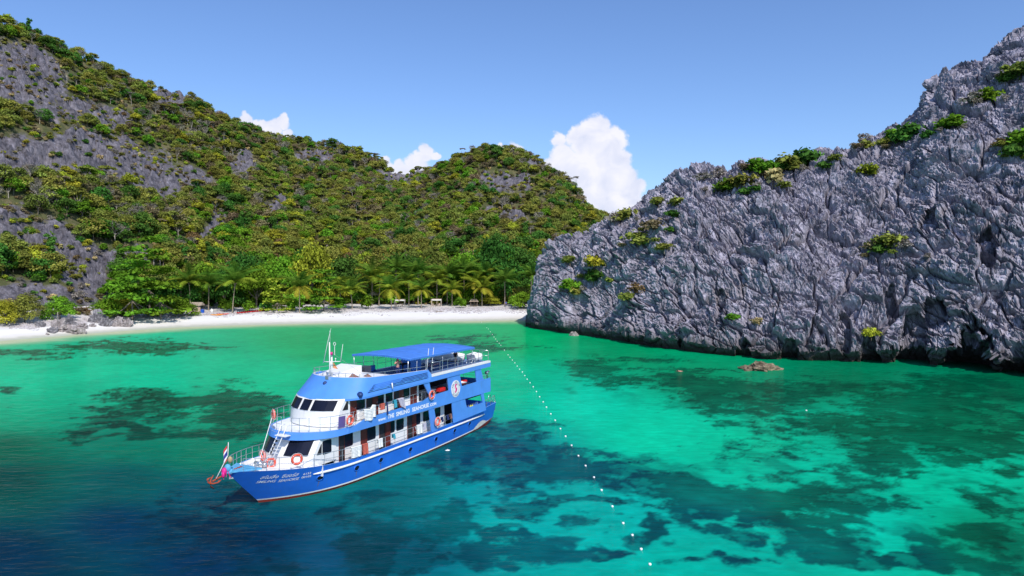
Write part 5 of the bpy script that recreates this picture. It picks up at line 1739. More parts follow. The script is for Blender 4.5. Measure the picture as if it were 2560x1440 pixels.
def brow():
    pb = outline(BROWB, 6) + [(x, 3.18) for x in (2, 0, -2, -4.1)]
    pt = outline(BROWT, 6) + [(x, 2.95) for x in (1.6, 0, -2, -4.1)]
    B = [(x, y, 6.12) for x, y in mirror_outline(pb)]; T = [(x, y, TZ(x)) for x, y in mirror_outline(pt)]
    B0 = [(x, y, 5.98) for x, y, z in B]
    m = MB(); m.strip(B0, B); m.strip(B, T)
    T2 = [(x - (0.12 if x > 2 else 0), y * 0.95, z) for x, y, z in T]
    m.strip(T, T2, 1)
    m.strip(T2, [(x, y, 6.55) for x, y, z in T2], 0)
    m.build('brow', [BLUE2, WHITE], boat, True)
    # underside and decks
    n = len(B0) // 2
    d = MB(); d.strip([B0[n - i] for i in range(n + 1)], [B0[n + i] for i in range(n + 1)]); d.build('brow_soffit', [WHITE], boat)
    d = MB(); d.box(-4.1, 0.75, -2.85, 2.85, 6.42, 6.5); d.box(-14.2, -4.1, -3.05, 3.05, 6.42, 6.5); d.build('top_deck', [DECKB], boat)
    d = MB()
    P = [(x - 0.1, y * 0.93, 7.26) for x, y in mirror_outline([p for p in pt if p[0] > 0.75] + [(0.75, 2.9)])]
    nn = len(P) // 2
    d.strip([P[nn - i] for i in range(nn + 1)], [P[nn + i] for i in range(nn + 1)])
    d.box(0.70, 0.78, -2.7, 2.7, 6.5, 7.26)
    d.build('forward_platform', [WHITE], boat)
    # aft edge strip
    m = MB()
    for s in (1, -1):
        m.box(-14.25, -4.15, s * 3.13 - 0.05, s * 3.13 + 0.05, 5.98, 6.36, 0)
        m.box(-14.25, -4.35, s * 2.98 - 0.13, s * 2.98 + 0.20, 6.38, 6.56, 1)
        m.add([(-4.1, s * 3.18, 6.1), (-4.1, s * 2.95, 7.0), (-4.5, s * 3.18, 6.4), (-4.1, s * 2.7, 6.5)], [(0, 1, 2), (1, 2, 3)], 0)
    m.box(-14.32, -14.22, -3.15, 3.15, 5.98, 6.50, 0)
    m.build('roof_edge', [BLUE2, WHITE], boat)
    # louvres: flat navy sheet for the dark slots, with slats and mouldings
    for s in (1, -1):
        def pt_(x, z):                      # on the slanted side
            f = (z - 6.12) / 1.0
            return (x, s * (3.18 - 0.23 * f + 0.012), z)
        rb = MB(); rb.add([pt_(3.9, 6.36), pt_(-3.7, 6.36), pt_(-3.9, 6.84), pt_(3.0, 6.88)], [(0, 1, 2, 3)])
        lv = rb.build('louvre_panel', [NAVY], boat)
        for k in range(5):
            z = 6.40 + k * 0.105
            x0, x1 = 3.86 - 0.19 * k, -3.86
            sl = MB(); a, b = Vector(pt_(x0, z)), Vector(pt_(x1, z))
            off = Vector((0, s * 0.035, 0.012))
            sl.prism([a, b, b + Vector((0, 0, 0.055)), a + Vector((0, 0, 0.055))], off)
            sl.build('slat', [BLUE2], lv)
        wv = MB(); pts = []
        for k in range(90):
            x = 3.6 - 7.0 * k / 89
            pts.append(Vector(pt_(x, 6.47 + 0.05 * math.sin(x * 5.2))) + Vector((0, s * 0.05, 0)))
        wv.tube(pts, 0.014, 4); wv.build('wave_moulding', [TURQ], lv)


brow()


def wedge_locker():
    m = MB()
    m.hexa([(0.85, -2.3, 7.265), (0.85, -0.05, 7.265), (4.15, -0.15, 7.265), (3.6, -1.9, 7.265), (0.85, -2.3, 7.84), (0.85, -0.05, 7.84), (4.15, -0.15, 7.40), (3.6, -1.9, 7.40)])
    m.build('deck_locker', [WHITE], boat, bevel=0.04)


wedge_locker()


def rail(name, path, top, posts, mids=(0.5,), r=0.02, pr=0.018, base=None):
    """tubular rail: path of (x, y, zbase); top = height; posts = indices with a stanchion"""
    m = MB()
    m.tube([(x, y, z + top) for x, y, z in path], r, 6)
    for f in mids: m.tube([(x, y, z + top * f) for x, y, z in path], r * 0.75, 5)
    o = m.build(name, [STEEL], boat, True)
    pm = MB().tube([(0, 0, 0), (0, 0, top)], pr, 6).mesh('post', [STEEL])
    for i in posts:
        x, y, z = path[i]; link('post', pm, o, (x, y, z))
    return o


def rails():
    # main deck, stem round to the stern on both sides
    for s in (1, -1):
        xs = [13.2, 12.6, 12.0, 11.3, 10.6, 9.8, 9.0, 8.2, 7.4, 6.6, 5.4, 4.2, 3.0, 1.8, 0.6, -0.6, -1.8, -3.0, -4.2, -5.4, -6.6, -7.6]
        path = [(x, s * (hb(x, sheer(x)) - 0.06), sheer(x) + 0.02) for x in xs]
        rail('side_rail', path, 0.85, range(0, len(xs)), (0.5,))
        # stern
        xs = [-13.6, -14.4, -15.2, -16.1]
        path = [(x, s * (hb(x, sheer(x)) - 0.08), sheer(x) + 0.02) for x in xs]
        rail('stern_rail', path, 0.7, range(4), (0.5,))
    # upper deck bow
    pl = outline([(9.38, 0), (9.24, 0.85), (8.85, 1.62), (8.08, 2.38), (7.1, 2.88), (6.0, 3.05), (5.2, 3.06)], 3)
    for s in (1, -1):
        pts = [(x, s * y, band_top(x)) for x, y in pl if y > 0.55 or s < 0]
        rail('bow_rail', pts, 1.0, range(0, len(pts), 2), (0.5,))
        xs = [5.2, 4.2, 3.0, 1.8, 0.6, -0.6, -1.8, -3.0]
        rail('gallery_rail', [(x, s * 3.08, band_top(x)) for x in xs], 0.75 if s else 0.7, range(len(xs)), (0.5,))
        # top deck
        xs = [-4.6, -5.8, -7.0, -8.2, -9.4, -10.6, -11.8, -13.0, -14.1]
        rail('top_deck_rail', [(x, s * 3.0, 6.56) for x in xs], 1.0, range(len(xs)), (0.5,))
        T = mirror_outline(outline(BROWT, 3) + [(x, 2.93) for x in (1.6, 0, -1.6, -3, -4.0)])
        h = len(T) // 2
        half = T[h:] if s > 0 else T[:h + 1][::-1]
        rail('brow_rail', [(x - 0.05, y * 0.98, TZ(x)) for x, y in half], 0.30 if s > 0 else 0.36, range(0, len(half), 2), ())
    rail('top_aft_rail', [(-14.15, y, 6.56) for y in (-3, -2, -1, 0, 1, 2, 3)], 1.0, range(7), (0.5,))


rails()


def canopy():
    x0, x1 = -1.35, -11.5
    nx, ny = 22, 16
    V = []; nr = ny + 1
    def zc(x, y):
        f = (x0 - x) / (x0 - x1)
        sag = 0.035 * abs(math.sin(f * math.pi * 4))
        end = 0.10 * math.exp(-((f) / 0.06) ** 2) + 0.10 * math.exp(-((1 - f) / 0.06) ** 2)
        return 8.27 + 0.26 * (1 - abs(y / 3.05) ** 1.8) * (1 - 0.35 * math.exp(-(f / 0.10) ** 2) - 0.35 * math.exp(-((1 - f) / 0.10) ** 2)) - sag * (1 - abs(y / 3.05)) - 0.012 * (x0 - x)
    for i in range(nx + 1):
        x = x0 + (x1 - x0) * i / nx
        for j in range(ny + 1):
            y = -3.05 + 6.1 * j / ny
            V.append((x, y, zc(x, y)))
    m = MB(); m.add(V, [tuple(int(q) for q in f) for f in grid_faces(nx + 1, ny + 1)])
    o = m.build('canopy', [CANVAS], boat, True)
    sol = o.modifiers.new('cloth', 'SOLIDIFY'); sol.thickness = 0.02
    # scalloped valance
    v = MB()
    def edge(pts):
        for a, b in zip(pts, pts[1:]):
            a, b = Vector(a), Vector(b); c = (a + b) / 2
            v.add([a, b, b - Vector((0, 0, 0.10)), c - Vector((0, 0, 0.20)), a - Vector((0, 0, 0.10))], [(0, 1, 2, 3, 4)])
    for s in (1, -1):
        edge([(x0 + (x1 - x0) * k / 44, s * 3.06, zc(x0 + (x1 - x0) * k / 44, 3.05) + 0.01) for k in range(45)])
    for x in (x0 + 0.01, x1 - 0.01):
        edge([(x, -3.05 + 6.1 * k / 26, zc(x, -3.05 + 6.1 * k / 26) + 0.01) for k in range(27)])
    v.build('valance', [CANVAS], o)
    # seams and hoops
    for k in range(5):
        x = x0 - 0.02 + (x1 - x0 + 0.04) * k / 4
        hp = MB(); hp.tube([(x, y, zc(min(max(x, x1), x0), y) - 0.05) for y in np.linspace(-3.03, 3.03, 13)], 0.022, 5); hp.build('hoop', [STEEL], o, True)
        sm = MB(); sm.tube([(x, y, zc(min(max(x, x1), x0), y) + 0.012) for y in np.linspace(-3.03, 3.03, 13)], 0.02, 4); sm.build('seam', [BLUE2], o)
    for s in (1, -1):
        e = MB(); e.tube([(x, s * 3.03, zc(x, 3.05) - 0.03) for x in np.linspace(x0, x1, 10)], 0.024, 5); e.build('edge_pole', [STEEL], o, True)
        for k, x in enumerate([-1.4, -2.6, -3.9, -6.4, -8.9, -11.4]):
            zb = 6.5 if x < -4.2 else 6.5
            p = MB(); p.tube([(x, s * 2.83, zb), (x, s * 2.9, zc(x, 2.9))], 0.028, 6); p.build('canopy_post', [STEEL], o, True)


canopy()


def mast():
    m = MB(); bx = 4.35
    m.tube([(bx, 0.0, 6.98), (bx, 0, 9.1)], 0.06, 8); m.tube([(bx + 0.35, 0.12, 6.98), (bx + 0.35, 0.12, 10.1)], 0.045, 8)
    m.tube([(bx - 0.2, -0.22, 6.98), (bx + 0.05, -0.05, 8.6)], 0.035, 6)
    m.tube([(bx + 0.42, 0, 8.62), (bx - 0.15, 0.75, 8.62)], 0.03, 6); m.tube([(bx + 0.35, 0.12, 8.6), (bx + 0.4, -0.45, 8.6)], 0.03, 6)
    o = m.build('mast', [WHITE], boat, True)
    for nm, pts, r in (('antenna', [(bx + 0.42, -0.45, 8.5), (bx + 0.30, -0.1, 10.1), (bx + 0.18, 0.12, 11.15)], [0.03, 0.022, 0.008]),
                       ('antenna', [(bx - 0.15, 0.75, 8.6), (bx - 0.2, 0.95, 9.95)], [0.03, 0.014]),
                       ('antenna', [(bx + 0.3, 0.12, 10.1), (bx + 0.3, 0.12, 11.0)], [0.02, 0.008])):
        a = MB(); a.tube(pts, r, 6); a.build(nm, [WHITE], o, True)
    a = MB(); a.ball((bx + 0.1, 0.48, 8.85), (0.05, 0.05, 0.05)); a.tube([(bx + 0.1, 0.48, 8.6), (bx + 0.1, 0.48, 8.82)], 0.02, 5); a.build('anchor_light', [WHITE], o)
    a = MB(); a.tube([(bx + 0.12, 0.05, 9.12), (bx + 0.12, 0.05, 9.32)], 0.13, 10); a.build('red_lamp', [PINK], o, True)
    a = MB(); a.torus((bx, 0.3, 9.95), (0, 1, 0), 0.12, 0.02, 12, 5); a.tube([(bx, 0.3, 9.1), (bx, 0.3, 9.83)], 0.02, 5); a.build('loop_antenna', [WHITE], o)
    st = MB()
    for p in ((4.7, 0, 7.1), (2.0, 1.8, 7.0), (2.0, -1.8, 7.0)): st.tube([(bx + 0.3, 0.1, 9.4), p], 0.008, 3)
    st.build('stay', [STEEL], o)
    # two leaning whip poles by the port rail
    for xx, dx in ((-3.9, -0.25), (-4.55, -0.35)):
        a = MB(); a.tube([(xx, 2.95, 6.9), (xx + dx, 2.97, 8.75)], [0.03, 0.018], 6); a.ball((xx + dx, 2.97, 8.78), 0.045); a.build('whip_pole', [WHITE], boat, True)
    # search light, and horn on the brow
    a = MB(); a.tube([(4.90, 0.25, 7.4), (4.95, 0.25, 7.5)], 0.05, 8); a.box(4.96, 5.20, 0.1, 0.44, 7.32, 7.60)
    sl = a.build('search_light', [STEEL], boat, bevel=0.03)
    a = MB(); a.ball((5.36, 0.28, 7.08), (0.2, 0.17, 0.17), 12, 8); a.build('horn', [NAVY], boat, True)
    a = MB(); a.tube([(4.55, 2.95, 6.32), (4.75, 3.2, 6.34)], [0.24, 0.12], 12); a.build('side_lamp_box', [NAVY], boat, True)
    a = MB(); a.tube([(1.15, 3.3, 6.25), (1.15, 3.24, 6.72)], 0.05, 8); a.build('tube_lamp', [WHITE], boat, True)


mast()


def ladder():
    m = MB()
    top = Vector((9.75, 0.35, 4.25)); bot = Vector((10.95, 0.15, 2.12))
    for s in (-0.26, 0.26): m.tube([bot + Vector((0, s, 0)), top + Vector((0, s, 0)), top + Vector((-0.25, s, 0.5)), top + Vector((-0.6, s, 0.5))], 0.032, 6)
    o = m.build('ladder', [WHITE], boat, True)
    for k in range(9):
        p = bot.lerp(top, (k + 0.6) / 9.2)
        r = MB(); r.box(p.x - 0.10, p.x + 0.10, p.y - 0.25, p.y + 0.25, p.z - 0.015, p.z + 0.015); r.build('tread', [STEEL], o)
    # light platform where the ladder lands
    r = MB(); r.box(9.45, 9.95, -0.05, 0.95, 4.10, 4.15); r.build('landing', [WHITE], boat)
    # crew pole leaning from deck to rail
    r = MB(); r.tube([(11.1, -0.45, 2.2), (9.6, -0.7, 5.2)], 0.025, 5); r.build('leaning_pole', [WHITE], boat)


ladder()


def bow_gear():
    # turquoise stem cap and bowsprit plate
    m = MB()
    P = [(12.2, 1.22), (12.9, 0.82), (13.5, 0.45), (13.95, 0.2), (14.3, 0.12), (14.38, 0.0)]
    full = P + [(x, -y) for x, y in P[::-1] if y > 0]
    m.prism([(x, y, 2.50 + 0.04 * (x - 12)) for x, y in full], (0, 0, 0.10))
    m.build('bow_platform', [TURQ], boat)
    w = MB(); w.tube([(11.3, 0.45, 2.35), (11.3, 0.45, 2.62)], 0.16, 10); w.tube([(11.7, 0.25, 2.35), (11.7, 0.25, 2.7)], 0.10, 8); w.tube([(11.7, 0.0, 2.66), (11.7, 0.62, 2.66)], 0.12, 10)
    w.build('windlass', [STEEL], boat, True)
    b = MB()
    for y in (0.7, -0.7): b.tube([(12.3, y, 2.45), (12.3, y, 2.72)], 0.06, 8)
    b.build('bollard', [STEEL], boat, True)


bow_gear()


def text_mesh(body, size, bold=0.0, shear=0.0, ext=0.0, spacing=1.0):
    cu = bpy.data.curves.new('lettering', 'FONT')
    cu.body = body; cu.size = size; cu.offset = bold; cu.shear = shear; cu.extrude = ext; cu.space_character = spacing
    cu.resolution_u = 3
    tmp = bpy.data.objects.new('lettering_tmp', cu); COL.objects.link(tmp)
    dg = bpy.context.evaluated_depsgraph_get(); dg.update()
    me = bpy.data.meshes.new_from_object(tmp.evaluated_get(dg))
    bpy.data.objects.remove(tmp); bpy.data.curves.remove(cu)
    me.materials.clear()
    return me


def lay_text(body, size, fn, mat, name='lettering', parent=None, stretch=None, **k):
    """fn(u, v) -> boat-space point; text runs along +u"""
    me = text_mesh(body, size, **k)
    n = len(me.vertices)
    co = np.empty(n * 3, dtype=np.float32); me.vertices.foreach_get('co', co); co = co.reshape(-1, 3)
    w = co[:, 0].max() - co[:, 0].min()
    sx = (stretch / w) if stretch else 1.0
    x0 = co[:, 0].min()
    out = np.array([fn((c[0] - x0) * sx, c[1]) for c in co], dtype=np.float32)
    me.vertices.foreach_set('co', out.ravel()); me.materials.append(mat); me.update()
    return link(name, me, parent or boat)


# name along the upper deck fascia, and on the bow
base_z = lambda x: 3.98 - (2.7 - x) * 0.012
lay_text('www.', 0.34, lambda u, v: (2.75 - u, 3.158, base_z(2.75 - u) + v), LETTER, bold=0.012, stretch=0.95)
lay_text('THE', 0.45, lambda u, v: (1.60 - u, 3.158, base_z(1.6 - u) + v), LETTER, bold=0.016, stretch=0.80)
lay_text('SMILING', 0.45, lambda u, v: (0.55 - u, 3.158, base_z(0.5 - u) + v), LETTER, bold=0.016, stretch=1.75)
lay_text('SEAHORSE', 0.45, lambda u, v: (-1.55 - u, 3.158, base_z(-1.55 - u) + v), LETTER, bold=0.016, stretch=2.35)
lay_text('.COM', 0.32, lambda u, v: (-4.0 - u, 3.158, base_z(-4 - u) + v), LETTER, bold=0.012, stretch=0.98)


def bow_fn(x0, z0, slope=0.035):
    def f(u, v):
        x = x0 - u; z = z0 + v - u * slope
        return (x, hb(x, z) + 0.02, z)
    return f


lay_text('SMILING', 0.25, bow_fn(12.26, 1.53, 0.10), LETTER, bold=0.003, shear=0.2, stretch=1.0)
lay_text('SEAHORSE', 0.25, bow_fn(11.12, 1.40, 0.05), LETTER, bold=0.003, shear=0.2, stretch=1.22)
lay_text('\u0e2a\u0e44\u0e21\u0e25\u0e34\u0e48\u0e07', 0.33, bow_fn(12.18, 1.82, 0.10), LETTER, bold=0.003, shear=0.2, stretch=0.95)
lay_text('\u0e0b\u0e35\u0e2e\u0e2d\u0e23\u0e4c\u0e2a', 0.33, bow_fn(11.02, 1.70, 0.05), LETTER, bold=0.003, shear=0.2, stretch=1.0)
lay_text('6153', 0.21, bow_fn(9.72, 1.62, 0.02), LETTER, bold=0.003, stretch=0.52)
lay_text('00102', 0.21, bow_fn(9.76, 1.38, 0.02), LETTER, bold=0.003, stretch=0.64)


def logo():
    cx, cz, Rr = -8.05, 4.78, 0.76
    m = MB(); m.prism([(cx + Rr * 0.94 * math.cos(a), 3.135, cz + Rr * math.sin(a)) for a in np.linspace(0, 2 * math.pi, 40, endpoint=False)], (0, 0.045, 0))
    o = m.build('logo_disc', [WHITE], boat)
    r = MB(); r.torus((cx, 3.185, cz), (0, 1, 0), 0.50, 0.012, 32, 4); r.build('logo_ring', [NAVY], o)
    def ringtext(body, a0, a1, up=True):
        me_fn = lambda u, v: None
        n = len(body)
        for i, ch in enumerate(body):
            if ch == ' ': continue
            a = a0 + (a1 - a0) * i / (n - 1)
            ca, sa = math.cos(a), math.sin(a)
            rad = 0.56
            if up: fn = lambda u, v, ca=ca, sa=sa: (cx + (rad + v) * ca * -1 * -1 - (u - 0.05) * sa * -1 * -1 * -1, 3.19, cz + (rad + v) * sa + 0)
            # local frame: outward (ca, sa), reading direction clockwise seen from port (-x is right)
            def fn(u, v, ca=ca, sa=sa):
                ox, oz = (rad + v), (u - 0.05)
                if up: return (cx - (ca * ox + sa * oz), 3.19, cz + sa * ox - ca * oz)
                ox = (rad + 0.13 - v)
                return (cx - (ca * ox - sa * oz), 3.19, cz + sa * ox + ca * oz)
            lay_text(ch, 0.17, fn, NAVY, 'lettering', o, bold=0.006)
    ringtext('THE SMILING', R_(160), R_(20), True)
    ringtext('SEAHORSE', R_(222), R_(318), False)
    # magenta seahorse: crested head with snout, curved body, curled tail
    sp = [(0.16, 0.34), (0.05, 0.38), (-0.06, 0.33), (-0.10, 0.22), (-0.03, 0.12), (0.06, 0.02), (0.07, -0.12), (0.0, -0.25), (-0.10, -0.31), (-0.18, -0.26), (-0.17, -0.17), (-0.10, -0.16)]
    wd = [0.03, 0.075, 0.095, 0.08, 0.12, 0.145, 0.12, 0.085, 0.06, 0.045, 0.035, 0.02]
    pts = [(cx - x, 3.185, cz + z) for x, z in sp]
    s2 = MB(); s2.tube(pts, wd, 10); 
    for k in range(5):
        a = 0.3 + k * 0.32
        s2.tube([(cx - (-0.08 - 0.02 * k), 3.185, cz + 0.34 - 0.07 * k), (cx - (-0.19 - 0.01 * k), 3.185, cz + 0.38 - 0.08 * k)], [0.035, 0.008], 5)
    s2.tube([(cx - 0.14, 3.185, cz + 0.33), (cx - 0.26, 3.185, cz + 0.29)], [0.04, 0.03], 6)
    so = s2.build('seahorse_emblem', [PINK], o, True)
    so.scale = (1, 0.12, 1); so.location = (0, 3.185 * 0.88, 0)


logo()


# ---------------- things on board (each could be lifted off)
def onboard(name, label, cat, x, y, z, rz=0.0, group=None):
    o = empty(name, W_(x, y, z), BROT + rz)
    return tag(o, label, cat, group)


def life_ring(x, y, z, nrm, label, R=0.31):
    o = onboard('life_ring', label, 'life ring', x, y, z, 0, 'orange life rings on the boat')
    m = MB(); m.torus((0, 0, 0), nrm, R, 0.085, 28, 8, 0); m.build('ring', [ORANGE], o, True)
    n = Vector(nrm).normalized(); a = Vector((0, 0, 1)); u = n.cross(a).normalized()
    for k in range(4):
        t = math.pi / 4 + k * math.pi / 2
        c = u * math.cos(t) * R + a * math.sin(t) * R
        b = MB(); tn = (u * -math.sin(t) + a * math.cos(t)).normalized()
        b.torus(c, tn, 0.088, 0.014, 10, 4); b.build('strap', [TAPE], o, True)
    g = MB(); pts = []
    for k in range(33):
        t = 2 * math.pi * k / 32; rr = R + 0.105 + 0.03 * abs(math.sin(2 * t)); pts.append(u * math.cos(t) * rr + a * math.sin(t) * rr + n * 0.04)
    g.tube(pts, 0.012, 4); g.build('grab_line', [TAPE], o)
    return o


life_ring(10.3, 2.42, 2.86, (0.5, 0.85, 0), 'life ring on the bow rail below the right lower windscreen pane')
life_ring(5.95, 3.2, 4.72, (0, 1, 0), 'life ring on the upper deck rail beside the violet board')
life_ring(-4.15, 3.28, 4.88, (0, 1, 0), 'life ring on the blue post left of the round seahorse emblem')
life_ring(-5.0, 3.28, 2.42, (0, 1, 0), 'life ring on the leaning blue post of the main deck')
life_ring(9.95, -1.25, 2.55, (0.9, -0.3, 0), 'life ring on the white front wall left of the ladder')
life_ring(9.2, -0.95, 5.32, (0.8, -0.5, 0), 'life ring on the far side of the upper bow rail')
life_ring(10.75, 0.42, 2.45, (0.35, 0.94, 0), 'narrow seen life ring at the foot of the ladder', 0.30)


def cloth(name, label, mat, pts_top, drop, x_off=0.0, cat='towel', group='washing hung over the rails', wav=0.05, out=0.06):
    """cloth hung over a rail; pts_top: boat points along the rail"""
    c = sum((Vector(p) for p in pts_top), Vector()) / len(pts_top)
    n = 12; m = MB(); rows = []
    ph = rng.random() * 6
    drops = drop if isinstance(drop, (list, tuple)) else [drop, drop]
    for j in range(9):
        row = []
        for i in range(n + 1):
            f = i / n * (len(pts_top) - 1); k = min(int(f), len(pts_top) - 2)
            p = Vector(pts_top[k]).lerp(Vector(pts_top[k + 1]), f - k)
            d = drops[0] + (drops[1] - drops[0]) * i / n
            t = j / 8
            w = wav * math.sin(ph + i * 1.15) * t + wav * 0.6 * math.sin(ph * 2 + i * 2.1 + t * 2) * t
            row.append(Vector((p.x + x_off * t, p.y + out + w + 0.03 * t, p.z + 0.02 - d * t)) - c)
        rows.append(row)
    for j in range(8): m.strip(rows[j], rows[j + 1])
    back = [r_ - Vector((0, 2 * out, 0)) for r_ in rows[0]]
    m.strip(back, rows[0]); m.strip([b - Vector((0, 0, 0.3)) for b in back], back)
    o = m.build(name, [mat], None, True)
    o.location = BM @ c; o.rotation_euler = (0, 0, BROT)
    so = o.modifiers.new('cloth', 'SOLIDIFY'); so.thickness = 0.012
    return tag(o, label, cat, group)


ur = lambda x: (x, 3.1, band_top(x) + 0.75)
lr = lambda x: (x, hb(x, sheer(x)) - 0.04, sheer(x) + 0.86)
cloth('bed_sheet', 'big white sheet hanging over the upper rail left of the web address', CLOTHW, [ur(4.35), (3.6, 3.15, 5.1), (3.3, 3.12, 5.35), (3.0, 3.1, 5.28)], [0.85, 0.95], cat='sheet')
cloth('towel', 'pale lilac towel blowing out over the word smiling', CLOTHP, [ur(0.35), ur(-0.35)], [0.55, 0.95], -0.25, out=0.12)
cloth('towel', 'dark red cloth on the upper rail beside the white sheet', CLOTHR, [ur(2.45), ur(1.95)], 0.45)
cloth('towel', 'narrow navy cloth hanging below the upper rail', CLOTHN, [ur(1.75), ur(1.6)], 0.95)
cloth('shirt', 'teal patterned shirt hanging left of the lilac towel', CLOTHT, [ur(0.85), ur(0.5)], 0.6, cat='shirt')
cloth('towel', 'salmon red towel between white towels on the main deck rail', CLOTHR, [lr(4.55), lr(3.95)], 0.78)
cloth('towel', 'wide white towel at the bow end of the main deck rail', CLOTHW, [lr(5.75), lr(5.1), lr(4.65)], 0.8)
cloth('towel', 'white towel right of the salmon red one', CLOTHW, [lr(2.75), lr(2.2)], 0.65)
cloth('towel', 'small turquoise cloth on the main deck rail in a doorway', CLOTHT, [lr(0.95), lr(0.68)], 0.35)
cloth('towel', 'white towels lying together over the rail amidships', CLOTHW, [lr(-2.2), lr(-3.0)], 0.7)
cloth('towel', 'greyish towel on the rail left of the lower leaning post', CLOTHP, [lr(-3.1), lr(-3.55)], 0.5)
for (x, lab) in ((-5.9, 'black wetsuit top hanging on the aft part of the main rail'), (-6.75, 'small dark wetsuit piece near the end of the main rail'), (-7.3, 'brownish wetsuit piece closest to the blue side panel')):
    cloth('wetsuit_piece', lab, CLOTHN if x > -7 else CLOTHB, [lr(x), lr(x - 0.25)], 0.4, cat='wetsuit', group='diving clothes drying on the main deck rail')

# violet board tied inside the rail
m = MB(); m.box(-0.36, 0.36, -0.025, 0.025, 0.0, 0.8); o = m.build('violet_board', [PURPLE], None, loc=W_(6.62, 3.03, 4.32), rot=(0, R_(-4), BROT + 0.08)); tag(o, 'violet board with white edge leaning on the upper bow rail', 'board')


def anchor():
    o = onboard('anchor', 'rusty red fisherman anchor hanging off the bow tip', 'anchor', 14.45, 0.0, 2.42); o.scale = (0.82,) * 3
    m = MB(); m.tube([(-0.9, 0, 0.22), (-0.1, 0, 0.05), (0.72, 0, -0.12)], 0.065, 8); m.build('shank', [RUST], o, True)
    m = MB(); m.tube([(0.62, -0.62, -0.12), (0.85, -0.3, -0.2), (0.9, 0, -0.22), (0.85, 0.3, -0.2), (0.62, 0.62, -0.12)], [0.03, 0.06, 0.07, 0.06, 0.03], 8); m.build('arms', [RUST], o, True)
    m = MB(); m.tube([(0.62, 0, 0.35), (0.86, 0, 0.05), (0.9, 0, -0.22), (0.84, 0, -0.5), (0.58, 0, -0.72)], [0.03, 0.055, 0.06, 0.055, 0.03], 8); m.build('arms', [RUST], o, True)
    for y in (0.62, -0.62):
        f = MB(); f.prism([(0.62, y - 0.1, -0.05), (0.75, y, -0.15), (0.62, y + 0.1, -0.05), (0.35, y, 0.02)], (0, 0, 0.03)); f.build('fluke', [RUST], o)
    m = MB(); m.torus((0.3, 0, 0.02), (1, 0, 0.1), 0.11, 0.04, 12, 6); m.build('ring', [RUST], o)
    # chain back over the platform
    for k in range(9):
        c = MB(); c.torus((-0.95 - k * 0.13, 0, 0.25 + 0.012 * k), (0, 1, 0) if k % 2 else (0, 0, 1), 0.07, 0.022, 10, 5); c.build('chain_link', [RUST], o, True)


anchor()


def bow_flag():
    o = onboard('flag', 'red, white and blue striped flag on a raked staff at the bow tip', 'flag', 14.0, 0.12, 2.62)
    m = MB(); m.tube([(0.85, 0, -0.15), (0.35, 0, 0.55), (-0.05, 0, 1.1), (-0.1, 0, 1.95)], 0.02, 6); m.build('staff', [WHITE], o, True)
    w = 0.22
    cols = [paint('flag_red', (0.6, 0.02, 0.04), 0.8), CLOTHW, paint('flag_blue', (0.03, 0.04, 0.25), 0.8), CLOTHW, paint('flag_red_lower', (0.6, 0.02, 0.04), 0.8)]
    h = [0.16, 0.16, 0.30, 0.16, 0.16]; z = 1.75
    m = MB(); off = 0
    for k, hh in enumerate(h):
        A, B = [], []
        for i in range(9):
            t = i / 8
            dx = 0.05 + t * 0.30; y = 0.10 * math.sin(t * 7) * t - 0.05
            drop = t * t * 0.65
            A.append((-0.08 + dx, y, z - off - drop)); B.append((-0.08 + dx * (1 - 0.0), y + 0.02, z - off - hh - drop))
        m.strip(A, B, k); off += hh
    m.build('cloth', cols, o, True)
    # garlands tied to the stem
    g = onboard('bow_garland', 'bundle of pink and pale blue sashes tied round the bow tip', 'garland', 13.75, 0.05, 2.72)
    a = MB(); a.ball((0.45, 0.0, 0.02), (0.16, 0.2, 0.26), 10, 8); a.ball((0.6, 0.1, -0.15), (0.1, 0.12, 0.2), 8, 6); a.build('pink_sash', [PINK], g, True)
    a = MB(); a.ball((0.18, 0.0, 0.16), (0.2, 0.24, 0.28), 10, 8); a.ball((0.05, 0.1, -0.08), (0.2, 0.16, 0.2), 8, 6); a.build('blue_sash', [TURQ], g, True)
    a = MB(); a.ball((-0.02, 0.0, 0.66), (0.15, 0.17, 0.22), 10, 8); a.build('straw_wreath', [STRAWP], g, True)
    a = MB()
    for i in range(10): a.tube([(0.3, 0, 0.3), (0.3 + 0.3 * math.cos(i * 2.4), 0.3 * math.sin(i * 2.4), -0.2 - 0.03 * i)], [0.03, 0.015], 4)
    a.build('ribbon', [PINK], g)
    p = onboard('pennant', 'small faded orange and cream pennant on the mast', 'pennant', 4.3, 0.1, 8.35)
    a = MB(); a.add([(0, 0, 0.2), (0, 0, -0.28), (-0.18, 0.32, -0.36), (-0.08, 0.16, -0.05)], [(0, 1, 2, 3)], 0); a.build('cloth', [paint('faded_orange', (0.66, 0.26, 0.12), 0.9, 0.3)], p)


bow_flag()


def heap(name, label, mat, pts, r, cat):
    m = MB()
    c = Vector(pts[0])
    for i, p in enumerate(pts): m.ball(Vector(p) - c, r[i] if isinstance(r[i], tuple) else (r[i], r[i], r[i] * 0.6), 9, 6)
    o = m.build(name, [mat], None, True, W_(*c), (0, 0, BROT)); return tag(o, label, cat)


